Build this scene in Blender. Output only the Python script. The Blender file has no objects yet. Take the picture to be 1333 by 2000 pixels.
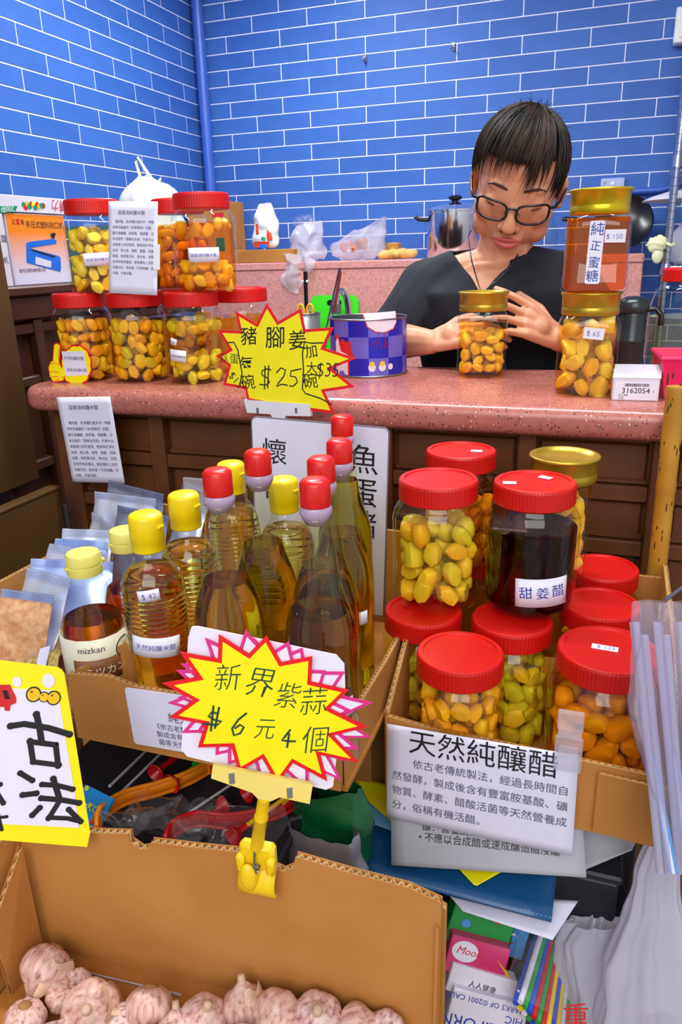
import bpy, bmesh, math, random
from mathutils import Vector, Matrix
random.seed(7)
scene = bpy.context.scene
COL = scene.collection
PI = math.pi

# ------------------------------------------------------------------ camera
F_PX, FW, FH = 1462.1, 1333.0, 2000.0
CAM = Vector((1.777, -3.260, 1.450))
CR = Vector((0.94330692, 0.33085665, -0.02656939)).normalized()
CF = Vector((-0.32099048, 0.88893955, -0.32672863)).normalized()
CU = CR.cross(CF).normalized()
cam_data = bpy.data.cameras.new('camera')
cam_data.sensor_fit = 'VERTICAL'
cam_data.sensor_height = 36.0
cam_data.lens = F_PX / FH * 36.0
cam_data.clip_start = 0.02
cam = bpy.data.objects.new('camera', cam_data)
COL.objects.link(cam)
mw = Matrix((CR, CU, -CF)).transposed().to_4x4()
mw.translation = CAM
cam.matrix_world = mw
scene.camera = cam

# ------------------------------------------------------------------ sky and light
world = bpy.data.worlds.new('street_daylight')
scene.world = world
world.use_nodes = True
bg = world.node_tree.nodes['Background']
bg.inputs['Color'].default_value = (0.93, 0.96, 1.0, 1)
bg.inputs['Strength'].default_value = 0.55
scene.view_settings.view_transform = 'Standard'
scene.view_settings.look = 'None'
scene.view_settings.gamma = 1.0
scene.view_settings.use_curve_mapping = False
scene.view_settings.exposure = 0.35
cy = scene.cycles
cy.max_bounces = 10
cy.diffuse_bounces = 3
cy.glossy_bounces = 4
cy.transmission_bounces = 8
cy.transparent_max_bounces = 48
cy.sample_clamp_indirect = 4.0
cy.blur_glossy = 0.6


def area_light(name, loc, size, size_y, energy, target, col=(1, 1, 1)):
    d = bpy.data.lights.new(name, 'AREA')
    d.shape = 'RECTANGLE'
    d.size = size
    d.size_y = size_y
    d.energy = energy
    d.color = col
    o = bpy.data.objects.new(name, d)
    COL.objects.link(o)
    o.location = loc
    o.rotation_euler = (Vector(target) - Vector(loc)).to_track_quat('-Z', 'Y').to_euler()
    return o


# daylight entering through the open shop front
area_light('shopfront_daylight', (2.3, -5.6, 3.3), 3.2, 2.0, 72, (1.5, -2.2, 1.0), (1.0, 0.985, 0.96))


# ------------------------------------------------------------------ helpers
def ray(px, py):
    return CR * ((px - 666.5) / F_PX) + CU * ((1000 - py) / F_PX) + CF


def at_d(px, py, d):
    return CAM + ray(px, py) * d


def at_x(px, py, X):
    r = ray(px, py)
    return CAM + r * ((X - CAM.x) / r.x)


def at_y(px, py, Y):
    r = ray(px, py)
    return CAM + r * ((Y - CAM.y) / r.y)


def at_z(px, py, Z):
    r = ray(px, py)
    return CAM + r * ((Z - CAM.z) / r.z)


def depth(P):
    return (Vector(P) - CAM).dot(CF)


def to_px(P):
    q = Vector(P) - CAM
    d = q.dot(CF)
    return 666.5 + F_PX * q.dot(CR) / d, 1000 - F_PX * q.dot(CU) / d


def tag(o, label=None, cat=None, group=None, kind=None):
    if label: o['label'] = label
    if cat: o['category'] = cat
    if group: o['group'] = group
    if kind: o['kind'] = kind
    return o


def thing(name, label, cat, loc=(0, 0, 0), rotz=0.0, group=None, matrix=None):
    o = bpy.data.objects.new(name, None)
    COL.objects.link(o)
    o.empty_display_size = 0.02
    if matrix is not None:
        o.matrix_world = matrix
    else:
        o.location = loc
        o.rotation_euler = (0, 0, rotz)
    return tag(o, label, cat, group)


def frame(origin, right, up):
    """local x = right, y = up, z = towards the viewer of the face"""
    r = Vector(right).normalized()
    n = r.cross(Vector(up)).normalized()
    u = n.cross(r)
    m = Matrix((r, u, n)).transposed().to_4x4()
    m.translation = Vector(origin)
    return m


class MB:
    def __init__(s):
        s.v = []
        s.f = []

    def add(s, vs, fs, m=None):
        b = len(s.v)
        s.v += [tuple(m @ Vector(p)) if m is not None else tuple(p) for p in vs]
        s.f += [tuple(i + b for i in f) for f in fs]
        return s

    def box(s, x0, x1, y0, y1, z0, z1, m=None):
        vs = [(x, y, z) for z in (z0, z1) for y in (y0, y1) for x in (x0, x1)]
        return s.add(vs, [(0, 2, 3, 1), (4, 5, 7, 6), (0, 1, 5, 4), (2, 6, 7, 3), (0, 4, 6, 2), (1, 3, 7, 5)], m)

    def bbox(s, x0, x1, y0, y1, z0, z1, b=0.002, m=None):
        """box with bevelled edges"""
        bm = bmesh.new()
        bmesh.ops.create_cube(bm, size=1)
        for v in bm.verts:
            v.co = Vector(((x0 + x1) / 2 + v.co.x * (x1 - x0), (y0 + y1) / 2 + v.co.y * (y1 - y0), (z0 + z1) / 2 + v.co.z * (z1 - z0)))
        bmesh.ops.bevel(bm, geom=bm.edges[:], offset=b, segments=1, affect='EDGES')
        bm.verts.index_update()
        s.add([v.co.copy() for v in bm.verts], [[v.index for v in f.verts] for f in bm.faces], m)
        bm.free()
        return s

    def lathe(s, prof, seg=40, m=None, mod=None, cap0=True, cap1=True):
        vs = []
        fs = []
        for i, (r, z) in enumerate(prof):
            for k in range(seg):
                a = 2 * PI * k / seg
                rr = r * (mod(a, i, z) if mod else 1.0)
                vs.append((rr * math.cos(a), rr * math.sin(a), z))
        for i in range(len(prof) - 1):
            for k in range(seg):
                k2 = (k + 1) % seg
                fs.append((i * seg + k, i * seg + k2, (i + 1) * seg + k2, (i + 1) * seg + k))
        if cap0: fs.append(tuple(range(seg - 1, -1, -1)))
        if cap1: fs.append(tuple((len(prof) - 1) * seg + k for k in range(seg)))
        return s.add(vs, fs, m)

    def tube(s, path, rad, seg=8, m=None, flat=1.0, closed=False, ref=None):
        P = [Vector(p) for p in path]
        n = len(P)
        R = rad if isinstance(rad, (list, tuple)) else [rad] * n
        vs = []
        fs = []
        up = Vector(ref) if ref else None
        prev = None
        for i in range(n):
            if closed:
                t = P[(i + 1) % n] - P[(i - 1) % n]
            else:
                t = P[min(i + 1, n - 1)] - P[max(i - 1, 0)]
            t = t.normalized() if t.length > 1e-9 else Vector((0, 0, 1))
            if prev is None:
                a = up if up is not None else (Vector((0, 0, 1)) if abs(t.z) < 0.9 else Vector((1, 0, 0)))
            else:
                a = prev
            nrm = a - t * a.dot(t)
            if nrm.length < 1e-6:
                nrm = t.orthogonal()
            nrm.normalize()
            prev = nrm
            b = t.cross(nrm)
            for k in range(seg):
                an = 2 * PI * k / seg
                vs.append(P[i] + nrm * (math.cos(an) * R[i] * flat) + b * (math.sin(an) * R[i]))
        N = n if closed else n - 1
        for i in range(N):
            j = (i + 1) % n
            for k in range(seg):
                k2 = (k + 1) % seg
                fs.append((i * seg + k, i * seg + k2, j * seg + k2, j * seg + k))
        if not closed:
            fs.append(tuple(range(seg - 1, -1, -1)))
            fs.append(tuple((n - 1) * seg + k for k in range(seg)))
        return s.add(vs, fs, m)

    def prism(s, pts, z0, z1, m=None):
        """outline (x, y) extruded from z0 to z1; concave outlines are fine"""
        a = sum(pts[i][0] * pts[(i + 1) % len(pts)][1] - pts[(i + 1) % len(pts)][0] * pts[i][1] for i in range(len(pts)))
        if a < 0: pts = pts[::-1]
        n = len(pts)
        vs = [(p[0], p[1], z0) for p in pts] + [(p[0], p[1], z1) for p in pts]
        fs = [tuple(range(n - 1, -1, -1)), tuple(range(n, 2 * n))]
        fs += [(i, (i + 1) % n, n + (i + 1) % n, n + i) for i in range(n)]
        return s.add(vs, fs, m)

    def grid(s, fn, nu, nv, m=None):
        vs = [fn(i / nu, j / nv) for j in range(nv + 1) for i in range(nu + 1)]
        fs = [(j * (nu + 1) + i, j * (nu + 1) + i + 1, (j + 1) * (nu + 1) + i + 1, (j + 1) * (nu + 1) + i) for j in range(nv) for i in range(nu)]
        return s.add(vs, fs, m)

    def sphere(s, c, r, nu=16, nv=10, m=None, fn=None):
        vs = []
        fs = []
        if not isinstance(r, (tuple, list)): r = (r, r, r)
        c = Vector(c)
        for j in range(nv + 1):
            th = PI * j / nv
            for i in range(nu):
                ph = 2 * PI * i / nu
                d = Vector((math.sin(th) * math.cos(ph), math.sin(th) * math.sin(ph), math.cos(th)))
                k = fn(d) if fn else 1.0
                vs.append(c + Vector((d.x * r[0], d.y * r[1], d.z * r[2])) * k)
        for j in range(nv):
            for i in range(nu):
                i2 = (i + 1) % nu
                fs.append((j * nu + i, (j + 1) * nu + i, (j + 1) * nu + i2, j * nu + i2))
        return s.add(vs, fs, m)

    def mesh(s, name):
        me = bpy.data.meshes.new(name)
        me.from_pydata(s.v, [], s.f)
        me.validate()
        return me

    def build(s, name, material, parent=None, smooth=None, thick=None, weld=False):
        me = s.mesh(name)
        if weld:
            bm = bmesh.new()
            bm.from_mesh(me)
            bmesh.ops.remove_doubles(bm, verts=bm.verts, dist=1e-6)
            bm.to_mesh(me)
            bm.free()
        return put(name, me, material, parent, smooth, thick)


def put(name, me, material, parent=None, smooth=None, thick=None):
    if material is not None and not me.materials:
        me.materials.append(material)
    if smooth is not None:
        me.polygons.foreach_set('use_smooth', [True] * len(me.polygons))
        if smooth < 180:
            bm = bmesh.new()
            bm.from_mesh(me)
            lim = math.radians(smooth)
            for e in bm.edges:
                if len(e.link_faces) == 2 and e.calc_face_angle(0) > lim:
                    e.smooth = False
            bm.to_mesh(me)
            bm.free()
    o = bpy.data.objects.new(name, me)
    COL.objects.link(o)
    if thick:
        sm = o.modifiers.new('thickness', 'SOLIDIFY')
        sm.thickness = thick
        sm.offset = 0
    if parent is not None:
        o.parent = parent
    return o


def copy_tree(o, parent=None):
    c = o.copy()
    COL.objects.link(c)
    c.parent = parent
    for ch in [x for x in o.children]:
        copy_tree(ch, c)
    return c


# ------------------------------------------------------------------ materials
def new_mat(name):
    m = bpy.data.materials.new(name)
    m.use_nodes = True
    nt = m.node_tree
    return m, nt, nt.nodes['Principled BSDF']


def lin(c):
    """sRGB 0-255 triple to linear"""
    return tuple(((v / 255) / 12.92 if v / 255 <= 0.04045 else ((v / 255 + 0.055) / 1.055) ** 2.4) for v in c)


def mat(name, col, rough=0.5, metal=0.0, var=0.08, scale=30.0, bump=0.0, bscale=120.0, spec=0.5, col2=None, detail=3.0, coat=0.0, trans=0.0, sss=0.0):
    """plain procedural surface: two close tones mixed by noise, with fine relief"""
    m, nt, b = new_mat(name)
    c = lin(col)
    if col2 is None:
        c1 = tuple(max(0, v * (1 - var)) for v in c)
        c2 = tuple(min(1, v * (1 + var)) for v in c)
    else:
        c1, c2 = c, lin(col2)
    tc = nt.nodes.new('ShaderNodeTexCoord')
    n = nt.nodes.new('ShaderNodeTexNoise')
    n.inputs['Scale'].default_value = scale
    n.inputs['Detail'].default_value = detail
    nt.links.new(tc.outputs['Object'], n.inputs['Vector'])
    r = nt.nodes.new('ShaderNodeValToRGB')
    r.color_ramp.elements[0].position = 0.35
    r.color_ramp.elements[1].position = 0.68
    r.color_ramp.elements[0].color = (*c1, 1)
    r.color_ramp.elements[1].color = (*c2, 1)
    nt.links.new(n.outputs['Fac'], r.inputs['Fac'])
    nt.links.new(r.outputs['Color'], b.inputs['Base Color'])
    b.inputs['Roughness'].default_value = rough
    b.inputs['Metallic'].default_value = metal
    b.inputs['Specular IOR Level'].default_value = spec
    b.inputs['Coat Weight'].default_value = coat
    if sss:
        b.inputs['Subsurface Weight'].default_value = sss
        b.inputs['Subsurface Radius'].default_value = (0.012, 0.005, 0.003)
    if bump:
        n2 = nt.nodes.new('ShaderNodeTexNoise')
        n2.inputs['Scale'].default_value = bscale
        n2.inputs['Detail'].default_value = 4
        nt.links.new(tc.outputs['Object'], n2.inputs['Vector'])
        bp = nt.nodes.new('ShaderNodeBump')
        bp.inputs['Strength'].default_value = bump
        bp.inputs['Distance'].default_value = 0.002
        nt.links.new(n2.outputs['Fac'], bp.inputs['Height'])
        nt.links.new(bp.outputs['Normal'], b.inputs['Normal'])
    return m


def clear_mat(name, col=(1, 1, 1), ior=1.45, rough=0.03, haze=0.0, haze_col=(0.9, 0.9, 0.95), bump=0.0, bscale=40, gloss=1.0):
    """thin clear wall: straight-through light with a Fresnel reflection and an optional milky share"""
    m = bpy.data.materials.new(name)
    m.use_nodes = True
    nt = m.node_tree
    nt.nodes.remove(nt.nodes['Principled BSDF'])
    out = nt.nodes['Material Output']
    t = nt.nodes.new('ShaderNodeBsdfTransparent')
    t.inputs['Color'].default_value = (*col, 1)
    g = nt.nodes.new('ShaderNodeBsdfGlossy')
    g.inputs['Roughness'].default_value = rough
    g.inputs['Color'].default_value = (gloss, gloss, gloss, 1)
    fr = nt.nodes.new('ShaderNodeFresnel')
    fr.inputs['IOR'].default_value = ior
    mx = nt.nodes.new('ShaderNodeMixShader')
    ge = nt.nodes.new('ShaderNodeNewGeometry')     # reflect on the outer side of the wall only
    inv = nt.nodes.new('ShaderNodeMath')
    inv.operation = 'SUBTRACT'
    inv.inputs[0].default_value = 1.0
    nt.links.new(ge.outputs['Backfacing'], inv.inputs[1])
    mul = nt.nodes.new('ShaderNodeMath')
    mul.operation = 'MULTIPLY'
    nt.links.new(fr.outputs[0], mul.inputs[0])
    nt.links.new(inv.outputs[0], mul.inputs[1])
    nt.links.new(mul.outputs[0], mx.inputs[0])
    src = t
    if haze:
        d = nt.nodes.new('ShaderNodeBsdfTranslucent')
        d2 = nt.nodes.new('ShaderNodeBsdfDiffuse')
        d.inputs['Color'].default_value = (*haze_col, 1)
        d2.inputs['Color'].default_value = (*haze_col, 1)
        md = nt.nodes.new('ShaderNodeMixShader')
        md.inputs[0].default_value = 0.6
        nt.links.new(d.outputs[0], md.inputs[1])
        nt.links.new(d2.outputs[0], md.inputs[2])
        mh = nt.nodes.new('ShaderNodeMixShader')
        mh.inputs[0].default_value = haze
        nt.links.new(t.outputs[0], mh.inputs[1])
        nt.links.new(md.outputs[0], mh.inputs[2])
        src = mh
    nt.links.new(src.outputs[0], mx.inputs[1])
    nt.links.new(g.outputs[0], mx.inputs[2])
    nt.links.new(mx.outputs[0], out.inputs['Surface'])
    if bump:
        tc = nt.nodes.new('ShaderNodeTexCoord')
        n2 = nt.nodes.new('ShaderNodeTexNoise')
        n2.inputs['Scale'].default_value = bscale
        n2.inputs['Detail'].default_value = 2
        nt.links.new(tc.outputs['Object'], n2.inputs['Vector'])
        bp = nt.nodes.new('ShaderNodeBump')
        bp.inputs['Strength'].default_value = bump
        bp.inputs['Distance'].default_value = 0.01
        nt.links.new(n2.outputs['Fac'], bp.inputs['Height'])
        nt.links.new(bp.outputs['Normal'], g.inputs['Normal'])
        nt.links.new(bp.outputs['Normal'], fr.inputs['Normal'])
    return m


def liquid_mat(name, col, ior=1.34):
    m = bpy.data.materials.new(name)
    m.use_nodes = True
    nt = m.node_tree
    nt.nodes.remove(nt.nodes['Principled BSDF'])
    g = nt.nodes.new('ShaderNodeBsdfGlass')
    g.inputs['Color'].default_value = (*col, 1)
    g.inputs['IOR'].default_value = ior
    g.inputs['Roughness'].default_value = 0.02
    nt.links.new(g.outputs[0], nt.nodes['Material Output'].inputs['Surface'])
    return m


M = {}
M['ink'] = mat('black_ink', (22, 20, 28), 0.6)
M['ink_grey'] = mat('grey_print', (92, 92, 122), 0.7)
M['ink_blue'] = mat('blue_marker_ink', (30, 60, 165), 0.6)
M['ink_pen'] = mat('blue_pen_ink', (88, 88, 175), 0.6)
M['ink_green'] = mat('dark_green_marker_ink', (14, 62, 52), 0.55)
M['ink_red'] = mat('red_print', (214, 30, 34), 0.5)
M['ink_white'] = mat('white_print', (245, 245, 245), 0.5)
M['paper'] = mat('white_paper', (228, 226, 248), 0.75, var=0.03, scale=12)
M['paper_grey'] = mat('greyish_paper', (176, 178, 188), 0.75, var=0.04, scale=10)
M['sticker'] = mat('white_sticker', (240, 238, 252), 0.55, var=0.02)


# ------------------------------------------------------------------ lettering
def glyphs(body, size=1.0, align='LEFT', thin=0.0, res=2):
    c = bpy.data.curves.new('type', 'FONT')
    c.body = body
    c.size = size
    c.align_x = align
    c.resolution_u = res
    c.offset = thin * size
    o = bpy.data.objects.new('type', c)
    COL.objects.link(o)
    dg = bpy.context.evaluated_depsgraph_get()
    me = bpy.data.meshes.new_from_object(o.evaluated_get(dg))
    vs = [v.co.copy() for v in me.vertices]
    fs = [tuple(p.vertices) for p in me.polygons]
    bpy.data.objects.remove(o)
    bpy.data.curves.remove(c)
    bpy.data.meshes.remove(me)
    return vs, fs


def text_mb(items, mb=None, z=0.0006, bend=None):
    """items: (string, x, y, size[, dict(rot, shear, sx, align, thin, jit)])"""
    mb = mb or MB()
    for it in items:
        body, x, y, size = it[:4]
        k = it[4] if len(it) > 4 else {}
        parts = [(body, 0.0)]
        if k.get('jit'):
            parts = []
            adv = 0.0
            for ch in body:
                w = 0.62 if ord(ch) < 128 else 1.0
                parts.append((ch, adv))
                adv += w * size * k.get('gap', 1.0)
        rt = math.radians(k.get('rot', 0))
        for ch, adv in parts:
            if ch.strip() == '': continue
            vs, fs = glyphs(ch, size, k.get('align', 'LEFT'), k.get('thin', 0.0))
            j = k.get('jit', 0)
            a2 = random.uniform(-1, 1) * 0.13 * j
            dy = random.uniform(-1, 1) * 0.06 * j * size
            sc = 1 + random.uniform(-0.1, 0.1) * j
            out = []
            for v in vs:
                px = v.x * k.get('sx', 1.0) * sc
                py = v.y * k.get('sy', 1.0) * sc
                px += py * k.get('shear', 0.0)
                px, py = px * math.cos(a2) - py * math.sin(a2), px * math.sin(a2) + py * math.cos(a2)
                px += adv
                py += dy
                qx = x + px * math.cos(rt) - py * math.sin(rt)
                qy = y + px * math.sin(rt) + py * math.cos(rt)
                if bend:
                    a = qx / bend
                    out.append((math.sin(a) * (bend + z), -math.cos(a) * (bend + z), qy))
                else:
                    out.append((qx, qy, z))
            mb.add(out, fs)
    return mb


def rrect(x0, x1, y0, y1, r, n=4):
    pts = []
    for cx, cy_, a0 in ((x1 - r, y1 - r, 0), (x0 + r, y1 - r, 90), (x0 + r, y0 + r, 180), (x1 - r, y0 + r, 270)):
        for i in range(n + 1):
            a = math.radians(a0 + 90 * i / n)
            pts.append((cx + r * math.cos(a), cy_ + r * math.sin(a)))
    return pts
# ================================================================== the room
TP, TH = 0.245, 0.0615           # tile pitch along and up
ZG = 2.381                       # height of the reference joint
GROUT = 0.0042


def grout_mat():
    return mat('white_grout', (226, 228, 250), 0.8, var=0.04, scale=60, bump=0.2, bscale=300)


def tile_mat():
    m, nt, b = new_mat('blue_glazed_tile')
    oi = nt.nodes.new('ShaderNodeObjectInfo')
    tc = nt.nodes.new('ShaderNodeTexCoord')
    n = nt.nodes.new('ShaderNodeTexNoise')
    n.inputs['Scale'].default_value = 9
    n.inputs['Detail'].default_value = 5
    nt.links.new(tc.outputs['Object'], n.inputs['Vector'])
    mx = nt.nodes.new('ShaderNodeMath')
    mx.operation = 'MULTIPLY_ADD'
    mx.inputs[1].default_value = 0.35
    nt.links.new(oi.outputs['Random'], mx.inputs[0])
    nt.links.new(n.outputs['Fac'], mx.inputs[2])
    r = nt.nodes.new('ShaderNodeValToRGB')
    r.color_ramp.elements[0].position = 0.3
    r.color_ramp.elements[1].position = 1.0
    r.color_ramp.elements[0].color = (*lin((50, 92, 170)), 1)
    r.color_ramp.elements[1].color = (*lin((64, 110, 190)), 1)
    nt.links.new(mx.outputs[0], r.inputs['Fac'])
    nt.links.new(r.outputs['Color'], b.inputs['Base Color'])
    b.inputs['Roughness'].default_value = 0.55
    b.inputs['Specular IOR Level'].default_value = 0.3
    n3 = nt.nodes.new('ShaderNodeTexNoise')
    n3.inputs['Scale'].default_value = 25
    nt.links.new(tc.outputs['Object'], n3.inputs['Vector'])
    bp = nt.nodes.new('ShaderNodeBump')
    bp.inputs['Strength'].default_value = 0.15
    bp.inputs['Distance'].default_value = 0.002
    nt.links.new(n3.outputs['Fac'], bp.inputs['Height'])
    nt.links.new(bp.outputs['Normal'], b.inputs['Normal'])
    return m


M['grout'] = grout_mat()
M['tile'] = tile_mat()
M['floor'] = mat('grey_floor', (120, 116, 110), 0.6, var=0.15, scale=8, bump=0.2)
M['ceiling'] = mat('white_ceiling', (225, 226, 230), 0.8, var=0.02)
X1, Y0, ZC = 3.3, -2.7, 2.95

wb = tag(MB().box(-0.1, X1, 0.0, 0.12, 0, ZC).build('wall_back', M['grout']), 'blue tiled back wall with white joints', 'wall', kind='structure')
wl = tag(MB().box(-0.1, 0.0, -4.6, 0.0, 0, ZC).build('wall_left', M['grout']), 'blue tiled left wall with white joints', 'wall', kind='structure')
wr = tag(MB().box(X1, X1 + 0.1, -2.4, 0.12, 0, ZC).build('wall_right', M['ceiling']), 'plain pale right wall', 'wall', kind='structure')
tag(MB().box(-1.5, 5.0, -7.0, 0.12, -0.1, 0).build('floor', M['floor']), 'grey concrete floor', 'floor', kind='structure')
tag(MB().box(-0.1, X1 + 0.1, Y0, 0.12, ZC, ZC + 0.1).build('ceiling', M['ceiling']), 'white ceiling', 'ceiling', kind='structure')

_tile_cache = {}


def tile_mesh(w):
    k = round(w, 4)
    if k not in _tile_cache:
        me = MB().bbox(-w / 2, w / 2, -0.0015, 0.0045, -(TH - GROUT) / 2, (TH - GROUT) / 2, 0.0008).mesh('tile')
        me.materials.append(M['tile'])
        _tile_cache[k] = me
    return _tile_cache[k]


def lay_tiles(wall, phase_even, phase_odd, lo, hi, along_x):
    far = MB()
    for K in range(-9, 38):
        zc = ZG - (K + 0.5) * TH
        if zc < 0.03 or zc > ZC - 0.03: continue
        ph = phase_even if K % 2 == 0 else phase_odd
        n0 = int(math.floor((lo - ph) / TP))
        n1 = int(math.ceil((hi - ph) / TP))
        for n in range(n0, n1 + 1):
            a = max(lo, ph + n * TP) + GROUT / 2
            b = min(hi, ph + (n + 1) * TP) - GROUT / 2
            if b - a < 0.01: continue
            c = (a + b) / 2
            p = Vector((c, 0.0, zc)) if along_x else Vector((0.0, c, zc))
            seen = False
            for s in (a, c, b):
                q = Vector((s, 0, zc)) if along_x else Vector((0, s, zc))
                if depth(q) > 0.1:
                    x, y = to_px(q)
                    if -20 < x < 1353 and -25 < y < 560: seen = True
            if seen and zc > 1.32 and len(wall.children) < 296:
                o = put('tile', tile_mesh(b - a), None, wall)
                o.location = p
                if not along_x: o.rotation_euler = (0, 0, PI / 2)
            else:
                w = b - a
                h = (TH - GROUT) / 2
                if along_x: far.box(a, b, -0.0015, 0.0, zc - h, zc + h)
                else: far.box(0.0, 0.0015, a, b, zc - h, zc + h)
    o = far.build('tile_field', M['tile'], wall)
    o['kind'] = 'stuff'


lay_tiles(wb, 0.1455 + TP / 2, 0.1455, 0.0, X1, True)
lay_tiles(wl, -1.1129, -1.1129 + TP / 2, -4.6, 0.0, False)

# --- ceiling tube lamps
M['lamp_white'] = mat('white_enamel', (235, 236, 238), 0.4)
me_, nt_, b_ = new_mat('fluorescent_tube')
b_.inputs['Emission Color'].default_value = (0.95, 0.98, 1.0, 1)
b_.inputs['Emission Strength'].default_value = 6.0
M['tube'] = me_


def tube_lamp(loc, length, rz, energy, label):
    t = thing('ceiling_lamp', label, 'lamp', loc, rz)
    MB().bbox(-length / 2, length / 2, -0.03, 0.03, 0.0, 0.05, 0.006).build('lamp_body', M['lamp_white'], t)
    MB().tube([(-length / 2 + 0.03, 0, -0.028), (length / 2 - 0.03, 0, -0.028)], 0.013, 12).build('tube', M['tube'], t, 60)
    for s in (-1, 1):
        MB().bbox(s * (length / 2 - 0.025) - 0.012, s * (length / 2 - 0.025) + 0.012, -0.016, 0.016, -0.046, 0.0, 0.003).build('socket', M['lamp_white'], t)
    MB().tube([(0, 0, 0.05), (0, 0, ZC - loc[2])], 0.008, 8).build('hanger', M['lamp_white'], t)
    d = bpy.data.lights.new('tube_light', 'AREA')
    d.shape = 'RECTANGLE'
    d.size = length - 0.06
    d.size_y = 0.05
    d.energy = energy
    d.color = (0.96, 0.985, 1.0)
    o = bpy.data.objects.new('tube_light', d)
    COL.objects.link(o)
    o.parent = t
    o.location = (0, 0, -0.05)
    return t


tube_lamp((0.72, -0.95, 2.66), 0.9, PI / 2, 19, 'white fluorescent tube lamp hung near the corner of the tiled walls')
tube_lamp((1.55, -2.0, 2.8), 1.2, 0.0, 23, 'white fluorescent tube lamp hung above the service counter')

# --- painted water pipe in the corner
M['blue_pipe'] = mat('blue_painted_pipe', (58, 98, 190), 0.4, var=0.06)
t = thing('water_pipe', 'blue painted pipe running up the tiled corner', 'pipe', (0.045, -0.045, 0))
MB().tube([(0, 0, 0.2), (0, 0, ZC - 0.003)], 0.024, 20).build('pipe', M['blue_pipe'], t, 50)
MB().tube([(0, 0, 1.63), (0, 0, 1.66)], 0.031, 20).bbox(-0.042, 0.012, -0.012, 0.042, 1.635, 1.655, 0.002).build('pipe_clip', M['blue_pipe'], t, 50)
pa, pb = at_y(1220, 368, -0.02), at_y(1262, 366, -0.02)
t = thing('wall_conduit', 'blue painted conduit bending away from the white wall socket', 'pipe', pa)
pts = [Vector((0, 0, 0)), Vector((0.12, 0, 0.0)), Vector((0.17, 0, 0.006)), Vector((0.215, 0, 0.03)), Vector((0.25, 0, 0.075)), Vector((0.27, 0, 0.14)), Vector((0.275, 0, 0.35)), Vector((0.275, 0, 1.2))]
pts[-1].z = ZC - 0.003 - pa.z
MB().tube([(p.x, p.y, p.z - 0.012) for p in pts], 0.012, 12).build('conduit', M['blue_pipe'], t, 60)

# --- wall socket and hooks
M['socket'] = mat('aged_white_plastic', (168, 182, 222), 0.45, var=0.05)
p = at_y(1196, 372, -0.012)
t = thing('wall_socket', 'square white socket plate on the tiled wall above the honey jar', 'socket', p)
MB().bbox(-0.043, 0.043, -0.004, 0.012, -0.043, 0.043, 0.003).build('plate', M['socket'], t)
MB().lathe([(0.006, 0), (0.006, 0.003)], 14, Matrix.Translation((0, -0.004, 0.024)) @ Matrix.Rotation(PI / 2, 4, 'X')).build('screw', M['lamp_white'], t)
text_mb([('SP', -0.034, 0.022, 0.012)], z=0.0).build('lettering', M['ink_grey'], t).matrix_local = Matrix.Translation((0, -0.0046, 0)) @ Matrix.Rotation(PI / 2, 4, 'X')
MB().bbox(-0.014, 0.014, -0.008, -0.003, -0.03, -0.012, 0.001).build('switch', M['lamp_white'], t)
M['steel'] = mat('dull_steel', (150, 152, 160), 0.3, metal=0.9, var=0.1)
M['chrome'] = mat('bright_steel', (225, 226, 232), 0.14, metal=1.0, var=0.03)
for px, py, lab in ((714, 115, 'small steel hook on the blue tiles near the corner pipe'), (886, 92, 'small dark steel hook on the blue tiles above the woman')):
    q = at_y(px, py, -0.006)
    t = thing('wall_hook', lab, 'hook', q)
    MB().bbox(-0.006, 0.006, -0.003, 0.0, -0.012, 0.016, 0.001).build('hook_plate', M['steel'], t)
    MB().tube([(0, -0.003, 0.004), (0, -0.012, -0.006), (0, -0.02, -0.012), (0, -0.026, -0.006), (0, -0.026, 0.004)], 0.0025, 8).build('hook_wire', M['steel'], t)
# white switch box at the right edge of the wall
p = at_y(1352, 50, -0.02)
t = thing('switch_box', 'white plastic box mounted high on the tiled back wall', 'box', p)
MB().bbox(-0.055, 0.055, -0.03, 0.02, -0.055, 0.055, 0.004).build('box_body', M['lamp_white'], t)
MB().bbox(-0.04, 0.04, -0.034, -0.029, -0.04, 0.04, 0.002).build('box_cover', M['lamp_white'], t)

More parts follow.
